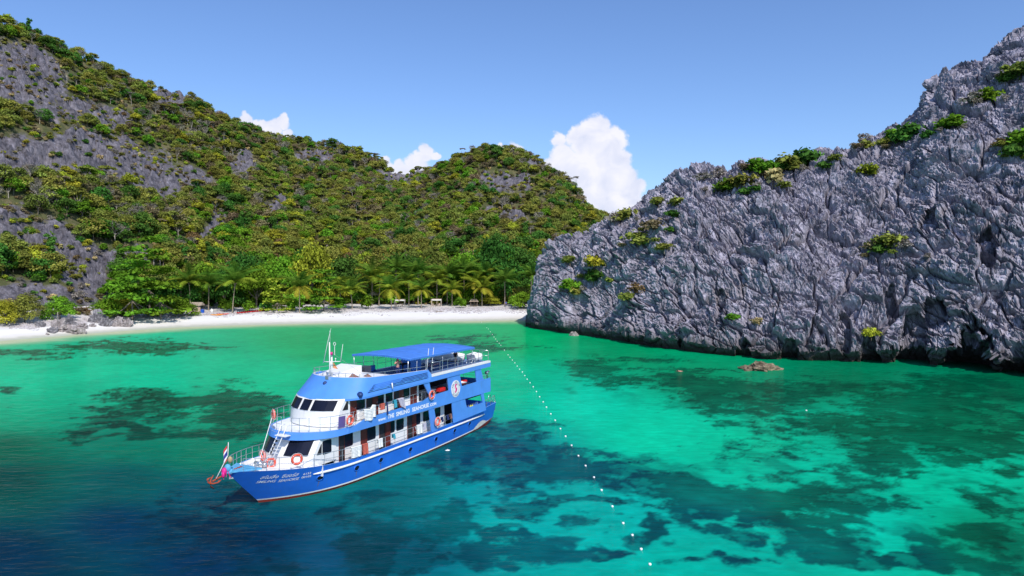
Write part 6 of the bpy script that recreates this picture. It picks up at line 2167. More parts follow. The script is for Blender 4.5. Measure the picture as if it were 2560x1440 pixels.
def bean_bag():
    m = MB()
    m.add([(-0.55, -0.35, 0), (0.55, -0.35, 0), (0.6, 0.4, 0), (-0.5, 0.4, 0), (0.05, 0.0, 0.42), (0.35, -0.1, 0.22), (-0.35, 0.05, 0.2), (0.1, 0.28, 0.2)],
          [(0, 1, 5), (0, 5, 4), (0, 4, 6), (0, 6, 3), (1, 2, 5), (5, 2, 7), (5, 7, 4), (4, 7, 6), (6, 7, 3), (7, 2, 3), (0, 3, 2), (0, 2, 1)])
    o = m.build('folded_cover', [CLOTHB], None, False, W_(3.3, 1.15, 7.27), (0, 0, BROT + 0.5)); tag(o, 'brown canvas cover heaped on the white forward platform', 'cover')
    o2 = m.build('folded_cover', [CLOTHB], None, False, W_(2.25, 1.7, 7.27), (0, 0, BROT + 1.2), 0.55); tag(o2, 'smaller brown canvas heap beside the larger one', 'cover')


bean_bag()


def topside():
    # white inflatable cushions / covered tender on the top deck aft
    t = onboard('covered_tender', 'white covered raft lying across the aft top deck', 'raft', -12.6, -0.9, 6.52)
    m = MB(); m.tube([(-0.2, -2.0, 0.35), (0.25, -1.0, 0.45), (0.25, 0.6, 0.48), (-0.1, 2.0, 0.42)], [0.28, 0.5, 0.52, 0.34], 14); m.build('cover', [CLOTHW], t, True)
    t = onboard('life_raft_canister', 'rounded white bundle at the port aft corner of the top deck', 'bundle', -13.3, 1.9, 6.52)
    m = MB(); m.tube([(0.5, -0.5, 0.42), (0, 0, 0.48), (-0.5, 0.5, 0.42)], [0.3, 0.45, 0.34], 12); m.build('canister', [CLOTHW], t, True)
    m = MB()
    for k in (-0.3, 0.3): m.torus((k * 0.8, -k * 0.8, 0.46), (0.7, -0.7, 0), 0.43, 0.015, 16, 4)
    m.build('strap', [RUBBER], t)
    # sun mattresses
    for i, (x, y, lab) in enumerate(((-8.3, -1.6, 'white sun mattress under the far edge of the canopy'), (-10.4, -1.7, 'white sun mattress beside the covered raft'), (-9.3, -0.3, 'pinkish sun mattress in the middle of the top deck'))):
        m = MB(); m.box(-0.95, 0.95, -0.34, 0.34, 0, 0.14)
        o = m.build('sun_mattress', [CLOTHW if i < 2 else paint('pinkish_cover', (0.6, 0.36, 0.33), 0.9)], None, False, W_(x, y, 6.505), (0, 0, BROT + 0.1 * i), bevel=0.04); tag(o, lab, 'mattress', 'sun mattresses on the top deck')
    # deck chairs folded at the port rail
    for i, (x, lab) in enumerate(((-12.35, 'folding chair with grey frame nearest the aft corner'), (-11.75, 'folding chair with grey frame next towards the standing man'))):
        t = onboard('folding_chair', lab, 'chair', x, 2.3, 6.5, 0.3, 'folding chairs at the top deck rail')
        m = MB()
        for s in (-0.24, 0.24):
            m.tube([(-0.3, s, 0.0), (0.25, s, 0.85)], 0.02, 5); m.tube([(0.3, s, 0.0), (-0.25, s, 0.45)], 0.02, 5)
        m.tube([(0.25, -0.24, 0.85), (0.25, 0.24, 0.85)], 0.02, 5); m.build('frame', [STEEL], t, True)
        m = MB(); m.box(-0.25, 0.12, -0.22, 0.22, 0.43, 0.455); m.build('seat', [CLOTHP], t)
        m = MB(); m.hexa([(0.0, -0.22, 0.5), (0.02, -0.22, 0.49), (0.02, 0.22, 0.49), (0.0, 0.22, 0.5), (0.2, -0.22, 0.82), (0.22, -0.22, 0.81), (0.22, 0.22, 0.81), (0.2, 0.22, 0.82)]); m.build('backrest', [CLOTHP], t)
    # dark cabinet, blue stair housing under the canopy
    t = onboard('storage_cabinet', 'dark grey cabinet under the front of the canopy', 'cabinet', -0.1, -0.6, 6.5)
    m = MB(); m.box(-0.42, 0.42, -0.35, 0.35, 0, 1.1); m.build('body', [paint('charcoal_laminate', (0.045, 0.05, 0.065), 0.6)], t, bevel=0.02)
    m = MB(); m.box(-0.38, 0.38, 0.352, 0.37, 0.06, 1.05); d = m.build('door', [paint('charcoal_door', (0.06, 0.065, 0.085), 0.5)], t)
    m = MB(); m.box(0.26, 0.30, 0.372, 0.40, 0.5, 0.7); m.build('handle', [STEEL], d)
    m = MB(); m.box(-6.9, -5.4, -1.0, 0.2, 6.5, 7.75); m.build('stair_housing', [BLUE2], boat, bevel=0.03)
    t = onboard('black_table', 'dark table under the canopy beside the blue stair housing', 'table', -4.7, -0.2, 6.5)
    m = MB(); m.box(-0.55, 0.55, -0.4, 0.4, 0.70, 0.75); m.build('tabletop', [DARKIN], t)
    for a in (-0.48, 0.48):
        for b in (-0.33, 0.33):
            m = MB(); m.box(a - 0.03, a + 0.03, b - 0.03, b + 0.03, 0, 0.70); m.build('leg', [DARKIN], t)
    # saloon furniture seen through the openings
    RED = paint('red_plastic', (0.6, 0.02, 0.02), 0.4)
    for i, (x, lab) in enumerate(((-10.2, 'red lidded box on the table in the aft upper opening'), (-6.6, 'red cushion seen in the forward upper opening'))):
        m = MB(); m.box(-0.42, 0.42, -0.3, 0.3, 0, 0.34); o = m.build('red_box', [RED], None, False, W_(x, 2.5, 4.86 if i == 0 else 4.72), (0, 0, BROT), bevel=0.08); tag(o, lab, 'box' if i == 0 else 'cushion')
    m = MB(); m.tube([(-0.8, 0, 0), (0.35, 0, 0.16)], [0.09, 0.13], 10); o = m.build('rolled_towel', [CLOTHW], None, True, W_(-9.75, 2.72, 4.95), (0, 0, BROT)); tag(o, 'rolled white towel beside the red box', 'towel')
    for i, (x, lab) in enumerate(((-5.6, 'white dining table in the forward upper opening'), (-10.6, 'dark table in the aft upper opening'))):
        t = onboard('dining_table', lab, 'table', x, 1.9, 4.21)
        m = MB(); m.box(-0.9, 0.9, -0.42, 0.42, 0.72, 0.77); m.build('tabletop', [WHITE if i == 0 else WOOD], t)
        for a in (-0.8, 0.8):
            m = MB(); m.box(a - 0.04, a + 0.04, -0.3, 0.3, 0, 0.72); m.build('leg', [STEEL], t)
    # diving cylinders in the lower opening
    YEL = paint('yellow_cylinder', (0.62, 0.62, 0.05), 0.4); BL = paint('blue_cylinder', (0.03, 0.12, 0.5), 0.4)
    words = ['first from the bow', 'second from the bow', 'third from the bow', 'fourth, yellow', 'fifth, yellow', 'sixth from the bow', 'seventh from the bow', 'last']
    for i in range(8):
        t = onboard('diving_cylinder', '%s diving cylinder in the lower aft opening, %s' % ('yellow' if i in (3, 4) else 'blue', words[i]), 'gas cylinder', -10.2 - 0.32 * i, 2.78, 2.0, 0, 'diving cylinders standing in the lower aft opening')
        m = MB(); m.tube([(0, 0, 0), (0, 0, 0.58), (0, 0, 0.66)], [0.1, 0.1, 0.04], 10); m.build('bottle', [YEL if i in (3, 4) else BL], t, True)
        m = MB(); m.tube([(0, 0, 0.66), (0, 0, 0.76)], 0.03, 6); m.tube([(-0.05, 0, 0.72), (0.05, 0, 0.72)], 0.02, 6); m.build('valve', [STEEL], t)
    m = MB(); m.box(-12.9, -9.9, 2.55, 3.0, 1.95, 2.0); m.build('cylinder_shelf', [WOOD], boat)
    # outboard engine clamp and boarding ladder at the stern
    m = MB()
    for s in (2.0, 2.5): m.tube([(-16.25, s, 1.2), (-16.45, s, 2.0), (-16.2, s, 2.75), (-15.9, s, 2.75), (-15.8, s, 2.0)], 0.025, 6)
    for k in range(4): m.tube([(-16.33, 2.0, 1.3 + 0.25 * k), (-16.33, 2.5, 1.3 + 0.25 * k)], 0.02, 5)
    m.build('boarding_ladder', [STEEL], boat, True)
    t = onboard('outboard_motor', 'grey outboard motor stowed on the upper stern rail', 'motor', -14.5, 2.6, 5.0)
    m = MB(); m.tube([(0.15, 0, 0.3), (-0.35, 0, 0.36)], [0.16, 0.13], 10); m.build('cowling', [STEEL], t, True)
    m = MB(); m.tube([(-0.05, 0, 0.25), (-0.1, 0, -0.45)], 0.06, 6); m.ball((-0.14, 0, -0.45), (0.14, 0.05, 0.06), 8, 5); m.build('leg', [RUBBER], t, True)
    rail('upper_stern_rail', [(-12.7, 3.05, 4.7), (-13.5, 3.05, 4.7), (-14.25, 3.05, 4.7), (-14.28, 1.5, 4.7), (-14.28, 0, 4.7), (-14.28, -3.05, 4.7)], 0.55, range(6), (0.5,))


topside()


# ---------------- people
SKIN = paint('sun_tanned_skin', (0.46, 0.22, 0.15), 0.6, 0.08, 4)
SKINR = paint('sunburnt_skin', (0.58, 0.27, 0.20), 0.6, 0.08, 4)
HAIRB = paint('brown_hair', (0.10, 0.045, 0.025), 0.7, 0.25, 8)
HAIRD = paint('dark_hair', (0.02, 0.015, 0.012), 0.7, 0.2, 8)
SHORTS = paint('black_swim_shorts', (0.012, 0.012, 0.018), 0.8)
BLUESH = paint('bright_blue_shirt', (0.03, 0.16, 0.62), 0.85)


def skin_body(name, joints, edges, mat, parent, root=0, sub=2):
    me = bpy.data.meshes.new(name)
    me.from_pydata([j[:3] for j in joints], edges, [])
    me.materials.append(mat)
    o = link(name, me, parent)
    o.modifiers.new('skin', 'SKIN')
    if not me.skin_vertices:
        bm_layer = None
    for i, j in enumerate(joints):
        sv = me.skin_vertices[0].data[i]; r = j[3]
        sv.radius = (r if not isinstance(r, tuple) else r[0], r if not isinstance(r, tuple) else r[1])
        sv.use_root = (i == root)
    s = o.modifiers.new('smooth', 'SUBSURF'); s.levels = sub; s.render_levels = sub
    for p in me.polygons: p.use_smooth = True
    o.modifiers['skin'].use_smooth_shade = True
    return o


def hand(parent, wrist, direction, side, mat):
    """palm with four bent fingers and a thumb"""
    d = Vector(direction).normalized(); a = Vector((0, 0, 1)) if abs(d.z) < 0.8 else Vector((0, 1, 0))
    s = d.cross(a).normalized() * side; n = d.cross(s).normalized()
    w = Vector(wrist); J = [(*(w), 0.024), (*(w + d * 0.045), (0.03))]; E = [(0, 1)]
    for k, (off, ln) in enumerate(((-0.03, 0.062), (-0.011, 0.074), (0.011, 0.068), (0.029, 0.052))):
        b = w + d * 0.075 + s * off; m_ = b + d * ln * 0.5 + n * 0.008; t = b + d * ln + n * 0.025
        i = len(J); J += [(*b, 0.0105), (*m_, 0.009), (*t, 0.0075)]; E += [(1, i), (i, i + 1), (i + 1, i + 2)]
    b = w + d * 0.03 - s * 0.035; t = b + d * 0.035 - s * 0.025 + n * 0.01
    i = len(J); J += [(*b, 0.012), (*t, 0.010)]; E += [(1, i), (i, i + 1)]
    return skin_body('hand', J, E, mat, parent, 1, 1)


def person(loc, rz, label, pose, skin, hair, top=None, legs=None, h=1.72, longhair=False, group=None):
    root = empty('person', loc, rz); root.scale = (h / 1.72,) * 3
    tag(root, label, 'person', group)
    P = {'pelvis': (0, 0, 0.92), 'waist': (0, 0, 1.06), 'chest': (0.01, 0, 1.27), 'neckb': (0, 0, 1.43), 'neck': (0.01, 0, 1.50),
         'shl': (0, 0.185, 1.40), 'shr': (0, -0.185, 1.40), 'hpl': (0, 0.10, 0.88), 'hpr': (0, -0.10, 0.88)}
    if pose == 'arms_up':            # both hands raised before the face
        arms = {'l': [(0.10, 0.36, 1.26), (0.22, 0.14, 1.47)], 'r': [(0.10, -0.36, 1.26), (0.22, -0.12, 1.47)]}
        lg = {'l': [(0.03, 0.11, 0.47), (0.0, 0.13, 0.08), (0.13, 0.15, 0.03)], 'r': [(0.02, -0.10, 0.47), (-0.02, -0.11, 0.08), (0.11, -0.13, 0.03)]}
    else:
        arms = {'l': [(0.0, 0.26, 1.13), (0.06, 0.25, 0.88)], 'r': [(-0.02, -0.27, 1.13), (0.04, -0.26, 0.88)]}
        lg = {'l': [(0.05, 0.11, 0.47), (0.02, 0.12, 0.08), (0.15, 0.14, 0.03)], 'r': [(0.0, -0.10, 0.47), (-0.06, -0.11, 0.08), (0.06, -0.13, 0.03)]}
    J = [(*P['pelvis'], (0.15, 0.11)), (*P['waist'], (0.135, 0.10)), (*P['chest'], (0.165, 0.115)), (*P['neckb'], 0.075), (*P['neck'], 0.055)]
    E = [(0, 1), (1, 2), (2, 3), (3, 4)]
    for s in ('l', 'r'):
        i = len(J); J += [(*P['sh' + s], 0.066), (*arms[s][0], 0.045), (*arms[s][1], 0.03)]; E += [(3, i), (i, i + 1), (i + 1, i + 2)]
        i = len(J); J += [(*P['hp' + s], 0.095), (*lg[s][0], 0.06), (*lg[s][1], 0.04), (*lg[s][2], 0.038)]; E += [(0, i), (i, i + 1), (i + 1, i + 2), (i + 2, i + 3)]
    skin_body('body', J, E, skin, root)
    for s, sd in (('l', 1), ('r', -1)):
        a = Vector(arms[s][0]); b = Vector(arms[s][1]); hand(root, b, (b - a), sd, skin)
    m = MB(); m.ball((0.02, 0, 1.615), (0.095, 0.075, 0.118), 14, 10)
    m.tube([(0.105, 0, 1.625), (0.135, 0, 1.598), (0.108, 0, 1.588)], [0.010, 0.015, 0.012], 6)
    m.ball((0.02, 0.076, 1.605), (0.018, 0.012, 0.03), 6, 5); m.ball((0.02, -0.076, 1.605), (0.018, 0.012, 0.03), 6, 5)
    hd = m.build('head', [skin], root, True)
    m = MB(); m.ball((0.103, 0.03, 1.628), 0.011, 6, 4); m.ball((0.103, -0.03, 1.628), 0.011, 6, 4); m.build('eye', [HAIRD], hd)
    m = MB(); m.tube([(0.108, 0.024, 1.563), (0.114, 0, 1.561), (0.108, -0.024, 1.563)], 0.006, 4); m.build('mouth', [CLOTHR], hd)
    m = MB(); m.ball((-0.012, 0, 1.645), (0.102, 0.086, 0.108), 14, 10)
    if longhair: m.ball((-0.06, 0, 1.50), (0.07, 0.10, 0.20), 10, 8); m.ball((-0.03, 0.07, 1.5), (0.05, 0.04, 0.15), 8, 6); m.ball((-0.03, -0.07, 1.5), (0.05, 0.04, 0.15), 8, 6)
    m.build('hair', [hair], root, True)
    if top:
        J2 = [(0, 0, 0.98, (0.162, 0.122)), (0, 0, 1.08, (0.148, 0.112)), (0.01, 0, 1.27, (0.178, 0.13)), (0, 0, 1.42, 0.085)]; E2 = [(0, 1), (1, 2), (2, 3)]
        for s in ('l', 'r'):
            a = Vector(P['sh' + s]); b = Vector(arms[s][0]); i = len(J2); J2 += [(*a, 0.077), (*(a.lerp(b, 0.6)), 0.062)]; E2 += [(3, i), (i, i + 1)]
        skin_body('shirt', J2, E2, top, root)
    if legs:
        mat, long_ = legs
        J2 = [(0, 0, 0.95, (0.16, 0.12))]; E2 = []
        for s in ('l', 'r'):
            a = Vector(P['hp' + s]); k = Vector(lg[s][0]); f = Vector(lg[s][1]); i = len(J2)
            J2 += [(*a, 0.106), (*a.lerp(k, 0.75), 0.083)]; E2 += [(0, i), (i, i + 1)]
            if long_: J2 += [(*k, 0.075), (*f.lerp(k, 0.08), 0.062)]; E2 += [(i + 1, i + 2), (i + 2, i + 3)]
        skin_body('trousers' if long_ else 'shorts', J2, E2, mat, root)
    return root


person(W_(-1.75, 1.55, 6.5), BROT + R_(70), 'person with brown hair and raised arms in dark trousers under the canopy', 'arms_up', SKINR, HAIRB, paint('salmon_top', (0.55, 0.30, 0.24), 0.9), (CLOTHN, True), 1.72, True)
person(W_(-11.3, 1.0, 6.5), BROT + R_(160), 'bare-chested man in black shorts standing at the aft end of the canopy', 'stand', SKINR, HAIRD, None, (SHORTS, False), 1.76)
bp_ = beach_point(1265, 767)
person(bp_, R_(-100), 'person in blue shirt and dark trousers standing on the beach under the palms', 'stand', SKIN, HAIRD, BLUESH, (CLOTHN, True), 1.8)


def swimmer():
    g = ground(1703, 928)
    root = empty('person', g, R_(200)); tag(root, 'swimmer with dark hair floating face-up near the small rock', 'person')
    J = [(0, 0, -0.02, (0.16, 0.11)), (0.25, 0, 0.0, (0.17, 0.12)), (0.42, 0, 0.03, 0.08), (0.5, 0, 0.06, 0.06), (0.40, 0.2, 0.0, 0.06), (0.2, 0.45, -0.04, 0.045), (0.0, 0.6, -0.08, 0.03), (0.40, -0.2, 0.0, 0.06), (0.55, -0.45, -0.03, 0.045), (0.75, -0.55, -0.05, 0.03),
         (-0.15, 0.09, -0.06, 0.09), (-0.6, 0.15, -0.12, 0.06), (-1.0, 0.18, -0.2, 0.04), (-0.15, -0.09, -0.06, 0.09), (-0.6, -0.15, -0.16, 0.06), (-1.0, -0.2, -0.25, 0.04)]
    E = [(0, 1), (1, 2), (2, 3), (2, 4), (4, 5), (5, 6), (2, 7), (7, 8), (8, 9), (0, 10), (10, 11), (11, 12), (0, 13), (13, 14), (14, 15)]
    skin_body('body', J, E, SKINR, root)
    hand(root, (0.0, 0.6, -0.08), (-0.2, 0.15, 0), 1, SKINR); hand(root, (0.75, -0.55, -0.05), (0.2, -0.1, 0), -1, SKINR)
    m = MB(); m.ball((0.6, 0, 0.13), (0.12, 0.08, 0.10), 12, 8); hd = m.build('head', [SKINR], root, True)
    m = MB(); m.ball((0.64, 0, 0.145), (0.11, 0.088, 0.105), 12, 8); m.build('hair', [HAIRD], root, True)


swimmer()

# ------------------------------------------------------------------ float line, buoys, rocks
FOAM = paint('white_foam_float', (0.85, 0.84, 0.82), 0.5, 0.05)
ROPE = paint('pale_rope', (0.45, 0.5, 0.45), 0.9)
FL = [(1204, 806), (1217, 820), (1221, 823), (1226, 830), (1231, 837), (1235, 843), (1239, 848), (1243, 854), (1248, 859), (1252, 864), (1261, 876), (1270, 888), (1275, 894), (1281, 901), (1287, 908), (1293, 916), (1299, 924), (1306, 931),
      (1312, 940), (1318, 949), (1325, 958), (1333, 968), (1341, 980), (1349, 993), (1358, 1006), (1366, 1019), (1377, 1036), (1388, 1052), (1401, 1073), (1414, 1092), (1429, 1115), (1446, 1141), (1464, 1166), (1485, 1195), (1504, 1227),
      (1531, 1268), (1558, 1310), (1581, 1340), (1603, 1375), (1625, 1413)]
fp = [ground(*p) for p in FL]
line = empty('float_line', (0, 0, 0)); tag(line, 'long rope with white floats crossing the bay to the beach', 'float line')
m = MB(); rp = []
for a, b in zip(fp, fp[1:]):
    for k in range(3): rp.append(a.lerp(b, k / 3) + Vector((0, 0, 0.0 if k == 0 else -0.012)))
rp.append(fp[-1]); m.tube(rp, 0.009, 4); m.build('rope', [ROPE], line)
fm = MB().ball((0, 0, 0), (0.095, 0.075, 0.07), 12, 8).torus((0, 0, 0), (1, 0, 0), 0.07, 0.012, 12, 4).mesh('float', [FOAM], True)
for i, p in enumerate(fp):
    d = (fp[min(i + 1, len(fp) - 1)] - fp[max(0, i - 1)])
    link('float', fm, line, p + Vector((0, 0, 0.05)), (0, 0, math.atan2(d.y, d.x)), 1.0)
o = MB().ball((0, 0, 0), (0.22, 0.09, 0.06), 12, 8).torus((0, 0, 0), (1, 0, 0), 0.11, 0.02, 12, 4).mesh('mooring_float', [FOAM], True)
tag(link('mooring_float', o, None, ground(1119, 1127) + Vector((0, 0, 0.04)), (0, 0, 0.2)), 'single white float drifting off the boat\'s port side', 'float')
tag(link('mooring_float', o, None, ground(2016, 1027) + Vector((0, 0, 0.04)), (0, 0, 1.2), 0.7), 'tiny white float alone over the dark seagrass at right', 'float')


def boulder(name, label, c, size, rz, mat, seed, cat='rock', sharp=1.0, flat=1.0):
    n, k = 46, 30
    th = np.linspace(0, 2 * np.pi, n, endpoint=False)[None, :]; ph = np.linspace(0.02, np.pi * 0.62, k)[:, None]
    x = np.sin(ph) * np.cos(th); y = np.sin(ph) * np.sin(th); z = np.cos(ph) + 0 * th
    r = 1 + 0.28 * fbm(x * 1.1 + seed, y * 1.1, z * 1.1, 3, seed)
    d1, d2, c1, t1 = worley(x * 1.4 + seed, y * 1.4, z * 1.4, seed)
    r = r + (c1 - 0.5) * 0.34 * sharp + t1 * 0.5 * sharp
    d1, d2, c1, t1 = worley(x * 4 + seed, y * 4, z * 5, seed + 5)
    r = r + (c1 - 0.5) * 0.10 * sharp + t1 * 0.16 - 0.05 * (1 - sstep(0, .1, d2 - d1))
    P = np.stack([x * r * size[0], y * r * size[1], z * r * size[2] * flat], -1)
    me = np_mesh(name, P.reshape(-1, 3), grid_faces(k, n, True), [mat], False)
    return tag(link(name, me, None, c, (0, 0, rz)), label, cat)


ROCKB = rock_mat('beach_boulder_rock', (0.25, 0.21, 0.20), (0.52, 0.46, 0.44), 2.2, warm=0.5)
ROCKD = rock_mat('dark_boulder_rock', (0.12, 0.11, 0.12), (0.36, 0.34, 0.35), 2.2, warm=0.3)
ROCKT = rock_mat('tidal_rock', (0.055, 0.042, 0.025), (0.40, 0.31, 0.21), 2.6, warm=0.8)
boulder('tidal_rock', 'low brown rock awash in front of the grey headland', ground(1908, 928) + Vector((0, 1.5, -0.35)), (2.9, 1.7, 1.25), 0.1, ROCKT, 5)
boulder('square_rock', 'small square pinkish rock in the water under the bluff', ground(1435, 839) + Vector((0, 0, -0.1)), (0.95, 0.8, 0.95), 0.2, ROCKB, 9, sharp=0.5)
for (px, py, sx, sy, sz, rz, mt, sd_, lab) in [
    (146, 826, 3.0, 2.2, 2.3, 0.3, ROCKB, 21, 'large pale slanting boulder, left one of the beach pair'),
    (124, 832, 1.6, 1.3, 1.2, 0.9, ROCKD, 22, 'dark low boulder at the left foot of the slanting one'),
    (182, 833, 2.4, 1.6, 1.4, 0.5, ROCKB, 23, 'wedge shaped brownish boulder nearest the water'),
    (200, 822, 2.0, 1.5, 1.3, 1.5, ROCKB, 24, 'boulder resting behind the wedge shaped one'),
    (292, 815, 3.1, 2.2, 2.1, 0.1, ROCKB, 25, 'broad pale boulder under the layered trees'),
    (312, 817, 1.7, 1.4, 1.7, 0.8, ROCKB, 26, 'rounded right shoulder boulder beside the broad pale one'),
    (262, 815, 2.0, 1.5, 1.9, 0.4, ROCKD, 27, 'dark boulder left of the broad pale one'),
    (225, 817, 1.3, 1.0, 0.7, 0.4, ROCKB, 28, 'flat pale stone between the two boulder groups'),
    (168, 812, 2.2, 1.6, 1.9, 0.2, ROCKD, 29, 'grey boulder behind the slanting one'),
    (112, 838, 0.5, 0.4, 0.35, 0, ROCKB, 30, 'small stone on the sand near the water'),
    (238, 806, 3.2, 1.8, 2.6, 0.2, ROCKD, 31, 'dark rock ledge behind the boulders'),
    (95, 817, 1.5, 1.2, 1.2, 0.2, ROCKD, 32, 'grey stone at the edge of the scree left of the boulders')]:
    b = beach_point(px, py); boulder('beach_boulder', lab, b + Vector((0, 0.5, 0.05)), (sx * .66, sy * .7, sz * .85), rz, mt, sd_)


def rubble():
    """coral rubble along the top of the beach: uncountable stones as one mesh"""
    V, F = [], []; base = 0
    ico = [(0, 0, 1), (.9, 0, .1), (.2, .9, 0), (-.8, .4, .1), (-.6, -.7, 0), (.4, -.8, .1), (0, 0, -.6)]
    fs = [(0, 1, 2), (0, 2, 3), (0, 3, 4), (0, 4, 5), (0, 5, 1), (6, 2, 1), (6, 3, 2), (6, 4, 3), (6, 5, 4), (6, 1, 5)]
    n = 9000
    px = rng.uniform(20, 1330, n); f = rng.random(n) ** 0.7
    Yw = np.interp(px, PXS, YW_); Yf = np.interp(px, PXS, YF_)
    Y = Yf - (Yf - Yw) * 0.62 * (1 - f) + rng.normal(size=n) * 0.8
    keep = (Y < Yf + 2) & (fbm(px / 40, Y / 4, px * 0, 3, 61) + (f - 0.45) > -0.12)
    px, Y = px[keep], Y[keep]; X = (px - 1280) / FPX * Y
    Z, _, _ = land(X, Y, False)
    A = np.array(ico)
    for x, y, z in zip(X, Y, Z):
        s = 0.10 + 0.30 * rng.random() ** 3; a = rng.random() * 6.28
        c, sn = math.cos(a), math.sin(a)
        q = A * (1 + 0.3 * rng.normal(size=A.shape)) * s
        V.append(np.stack([q[:, 0] * c - q[:, 1] * sn + x, q[:, 0] * sn + q[:, 1] * c + y, q[:, 2] * 0.7 + z + 0.02], 1))
        F.append(np.array(fs) + base); base += 7
    me = np_mesh('rubble', np.concatenate(V), np.concatenate(F), [M_RUBBLE], False)
    tag(link('coral_rubble', me), 'band of pale coral rubble along the top of the beach', 'rubble', kind='stuff')


M_RUBBLE = paint('coral_rubble', (0.42, 0.38, 0.375), 0.9, 0.35, 0.8)
rubble()

# ------------------------------------------------------------------ on the beach
THATCH = paint('grey_thatch', (0.34, 0.27, 0.21), 0.95, 0.3, 4, bump=0.8, bscale=12)
TIMBER = paint('weathered_timber', (0.22, 0.17, 0.13), 0.85, 0.25, 4)
TIMBERP = paint('pale_timber', (0.55, 0.42, 0.33), 0.8, 0.2, 4)


def thatch_roof(m, cx, cy, z, rx, ry, h, n=22):
    for k in range(n):                          # overlapping skirts
        a0, a1 = 2 * math.pi * k / n, 2 * math.pi * (k + 1) / n
        for t in range(4):
            f0, f1 = t / 4, (t + 1.25) / 4
            j = 0.04 * rng.random()
            p = lambda a, f: (cx + rx * math.cos(a) * (0.04 + f), cy + ry * math.sin(a) * (0.04 + f), z + h * (1 - f) + 0.06 * (4 - t) * 0 - j + 0.05)
            m.add([p(a0, f0), p(a1, f0), p(a1, min(f1, 1.05)), p(a0, min(f1, 1.05))], [(0, 1, 2, 3)])


def gazebo():
    b = beach_point(1185, 766); o = empty('thatched_gazebo', b); tag(o, 'small timber gazebo with grey thatched roof and bench', 'gazebo')
    for sx in (-1.05, 1.05):
        for sy in (-0.8, 0.8):
            m = MB(); m.box(sx - .07, sx + .07, sy - .07, sy + .07, -0.2, 1.75); m.build('post', [TIMBER], o)
    m = MB(); m.hexa([(-1.55, -1.2, 1.62), (1.55, -1.2, 1.62), (1.55, 1.2, 1.62), (-1.55, 1.2, 1.62), (-0.75, -0.1, 2.45), (0.75, -0.1, 2.45), (0.75, 0.1, 2.45), (-0.75, 0.1, 2.45)])
    for k in range(60):
        x = -1.5 + 3.0 * k / 59; m.tube([(x * 0.55, -0.12, 2.42), (x, -1.24, 1.6)], 0.035, 4)
    m.build('roof', [THATCH], o)
    for k in range(5):
        m = MB(); m.box(-1.0, 1.0, -0.72 + k * 0.30, -0.48 + k * 0.30, 0.42, 0.47); m.build('bench_plank', [TIMBER], o)
    for z in (0.62, 0.85):
        m = MB(); m.box(-1.0, 1.0, 0.74, 0.78, z, z + 0.12); m.build('back_rail', [TIMBER], o)
    m = MB(); m.box(-1.0, 1.0, -0.72, -0.68, 0.1, 0.2); m.build('kick_board', [TIMBER], o)


def pavilion(px, py, w, lab):
    b = beach_point(px, py); o = empty('beach_pavilion', b); tag(o, lab, 'pavilion', 'white draped pavilions on the beach')
    h = 2.35
    for sx in (-w / 2, w / 2):
        for sy in (-0.9, 0.9):
            m = MB(); m.box(sx - .05, sx + .05, sy - .05, sy + .05, -0.2, h); m.build('post', [TIMBERP], o)
    for sy in (-0.9, 0.9):
        m = MB(); m.box(-w / 2 - .1, w / 2 + .1, sy - .05, sy + .05, h, h + 0.1); m.build('beam', [TIMBERP], o)
    for sx in (-w / 2, w / 2):
        m = MB(); m.box(sx - .05, sx + .05, -0.85, 0.85, h, h + 0.1); m.build('beam', [TIMBERP], o)
        m = MB(); A, B = [], []
        for k in range(9):
            t = k / 8; y = -0.9 + 0.35 * t; q = 0.05 * math.sin(k * 2.2)
            A.append((sx + q - 0.02, y - 0.06, h)); B.append((sx + q * 1.6, y - 0.05 + 0.1 * t, 0.1))
        m.strip(A, B); c = m.build('curtain', [CLOTHW], o, True); c.modifiers.new('cloth', 'SOLIDIFY').thickness = 0.02
    m = MB(); m.box(-w / 2, w / 2, 0.80, 0.84, h - 0.45, h - 0.02); m.build('back_drape', [CLOTHW], o)
    return b


def beach_chair(p, rz, lab, grp='beach chairs and tables in the pavilions'):
    o = empty('beach_chair', p, rz); tag(o, lab, 'chair', grp)
    m = MB(); m.box(-0.28, 0.28, -0.28, 0.28, 0.38, 0.43); m.build('seat', [TIMBERP], o)
    m = MB(); m.hexa([(-0.28, 0.25, 0.42), (0.28, 0.25, 0.42), (0.28, 0.29, 0.42), (-0.28, 0.29, 0.42), (-0.28, 0.45, 1.05), (0.28, 0.45, 1.05), (0.28, 0.49, 1.05), (-0.28, 0.49, 1.05)]); m.build('backrest', [TIMBERP], o)
    for a in (-.25, .25):
        for b in (-.25, .25):
            m = MB(); m.box(a - .025, a + .025, b - .025, b + .025, -0.1, 0.38); m.build('leg', [TIMBERP], o)


def beach_table(p, lab):
    o = empty('beach_table', p); tag(o, lab, 'table', 'beach chairs and tables in the pavilions')
    m = MB(); m.box(-0.35, 0.35, -0.35, 0.35, 0.62, 0.67); m.build('tabletop', [TIMBER], o)
    for a in (-.3, .3):
        for b in (-.3, .3):
            m = MB(); m.box(a - .03, a + .03, b - .03, b + .03, -0.1, 0.62); m.build('leg', [TIMBER], o)


def at_flat(v, dx, dy):
    X, Y = v.x + dx, v.y + dy
    return Vector((X, Y, float(land(np.array([X]), np.array([Y]))[0][0])))


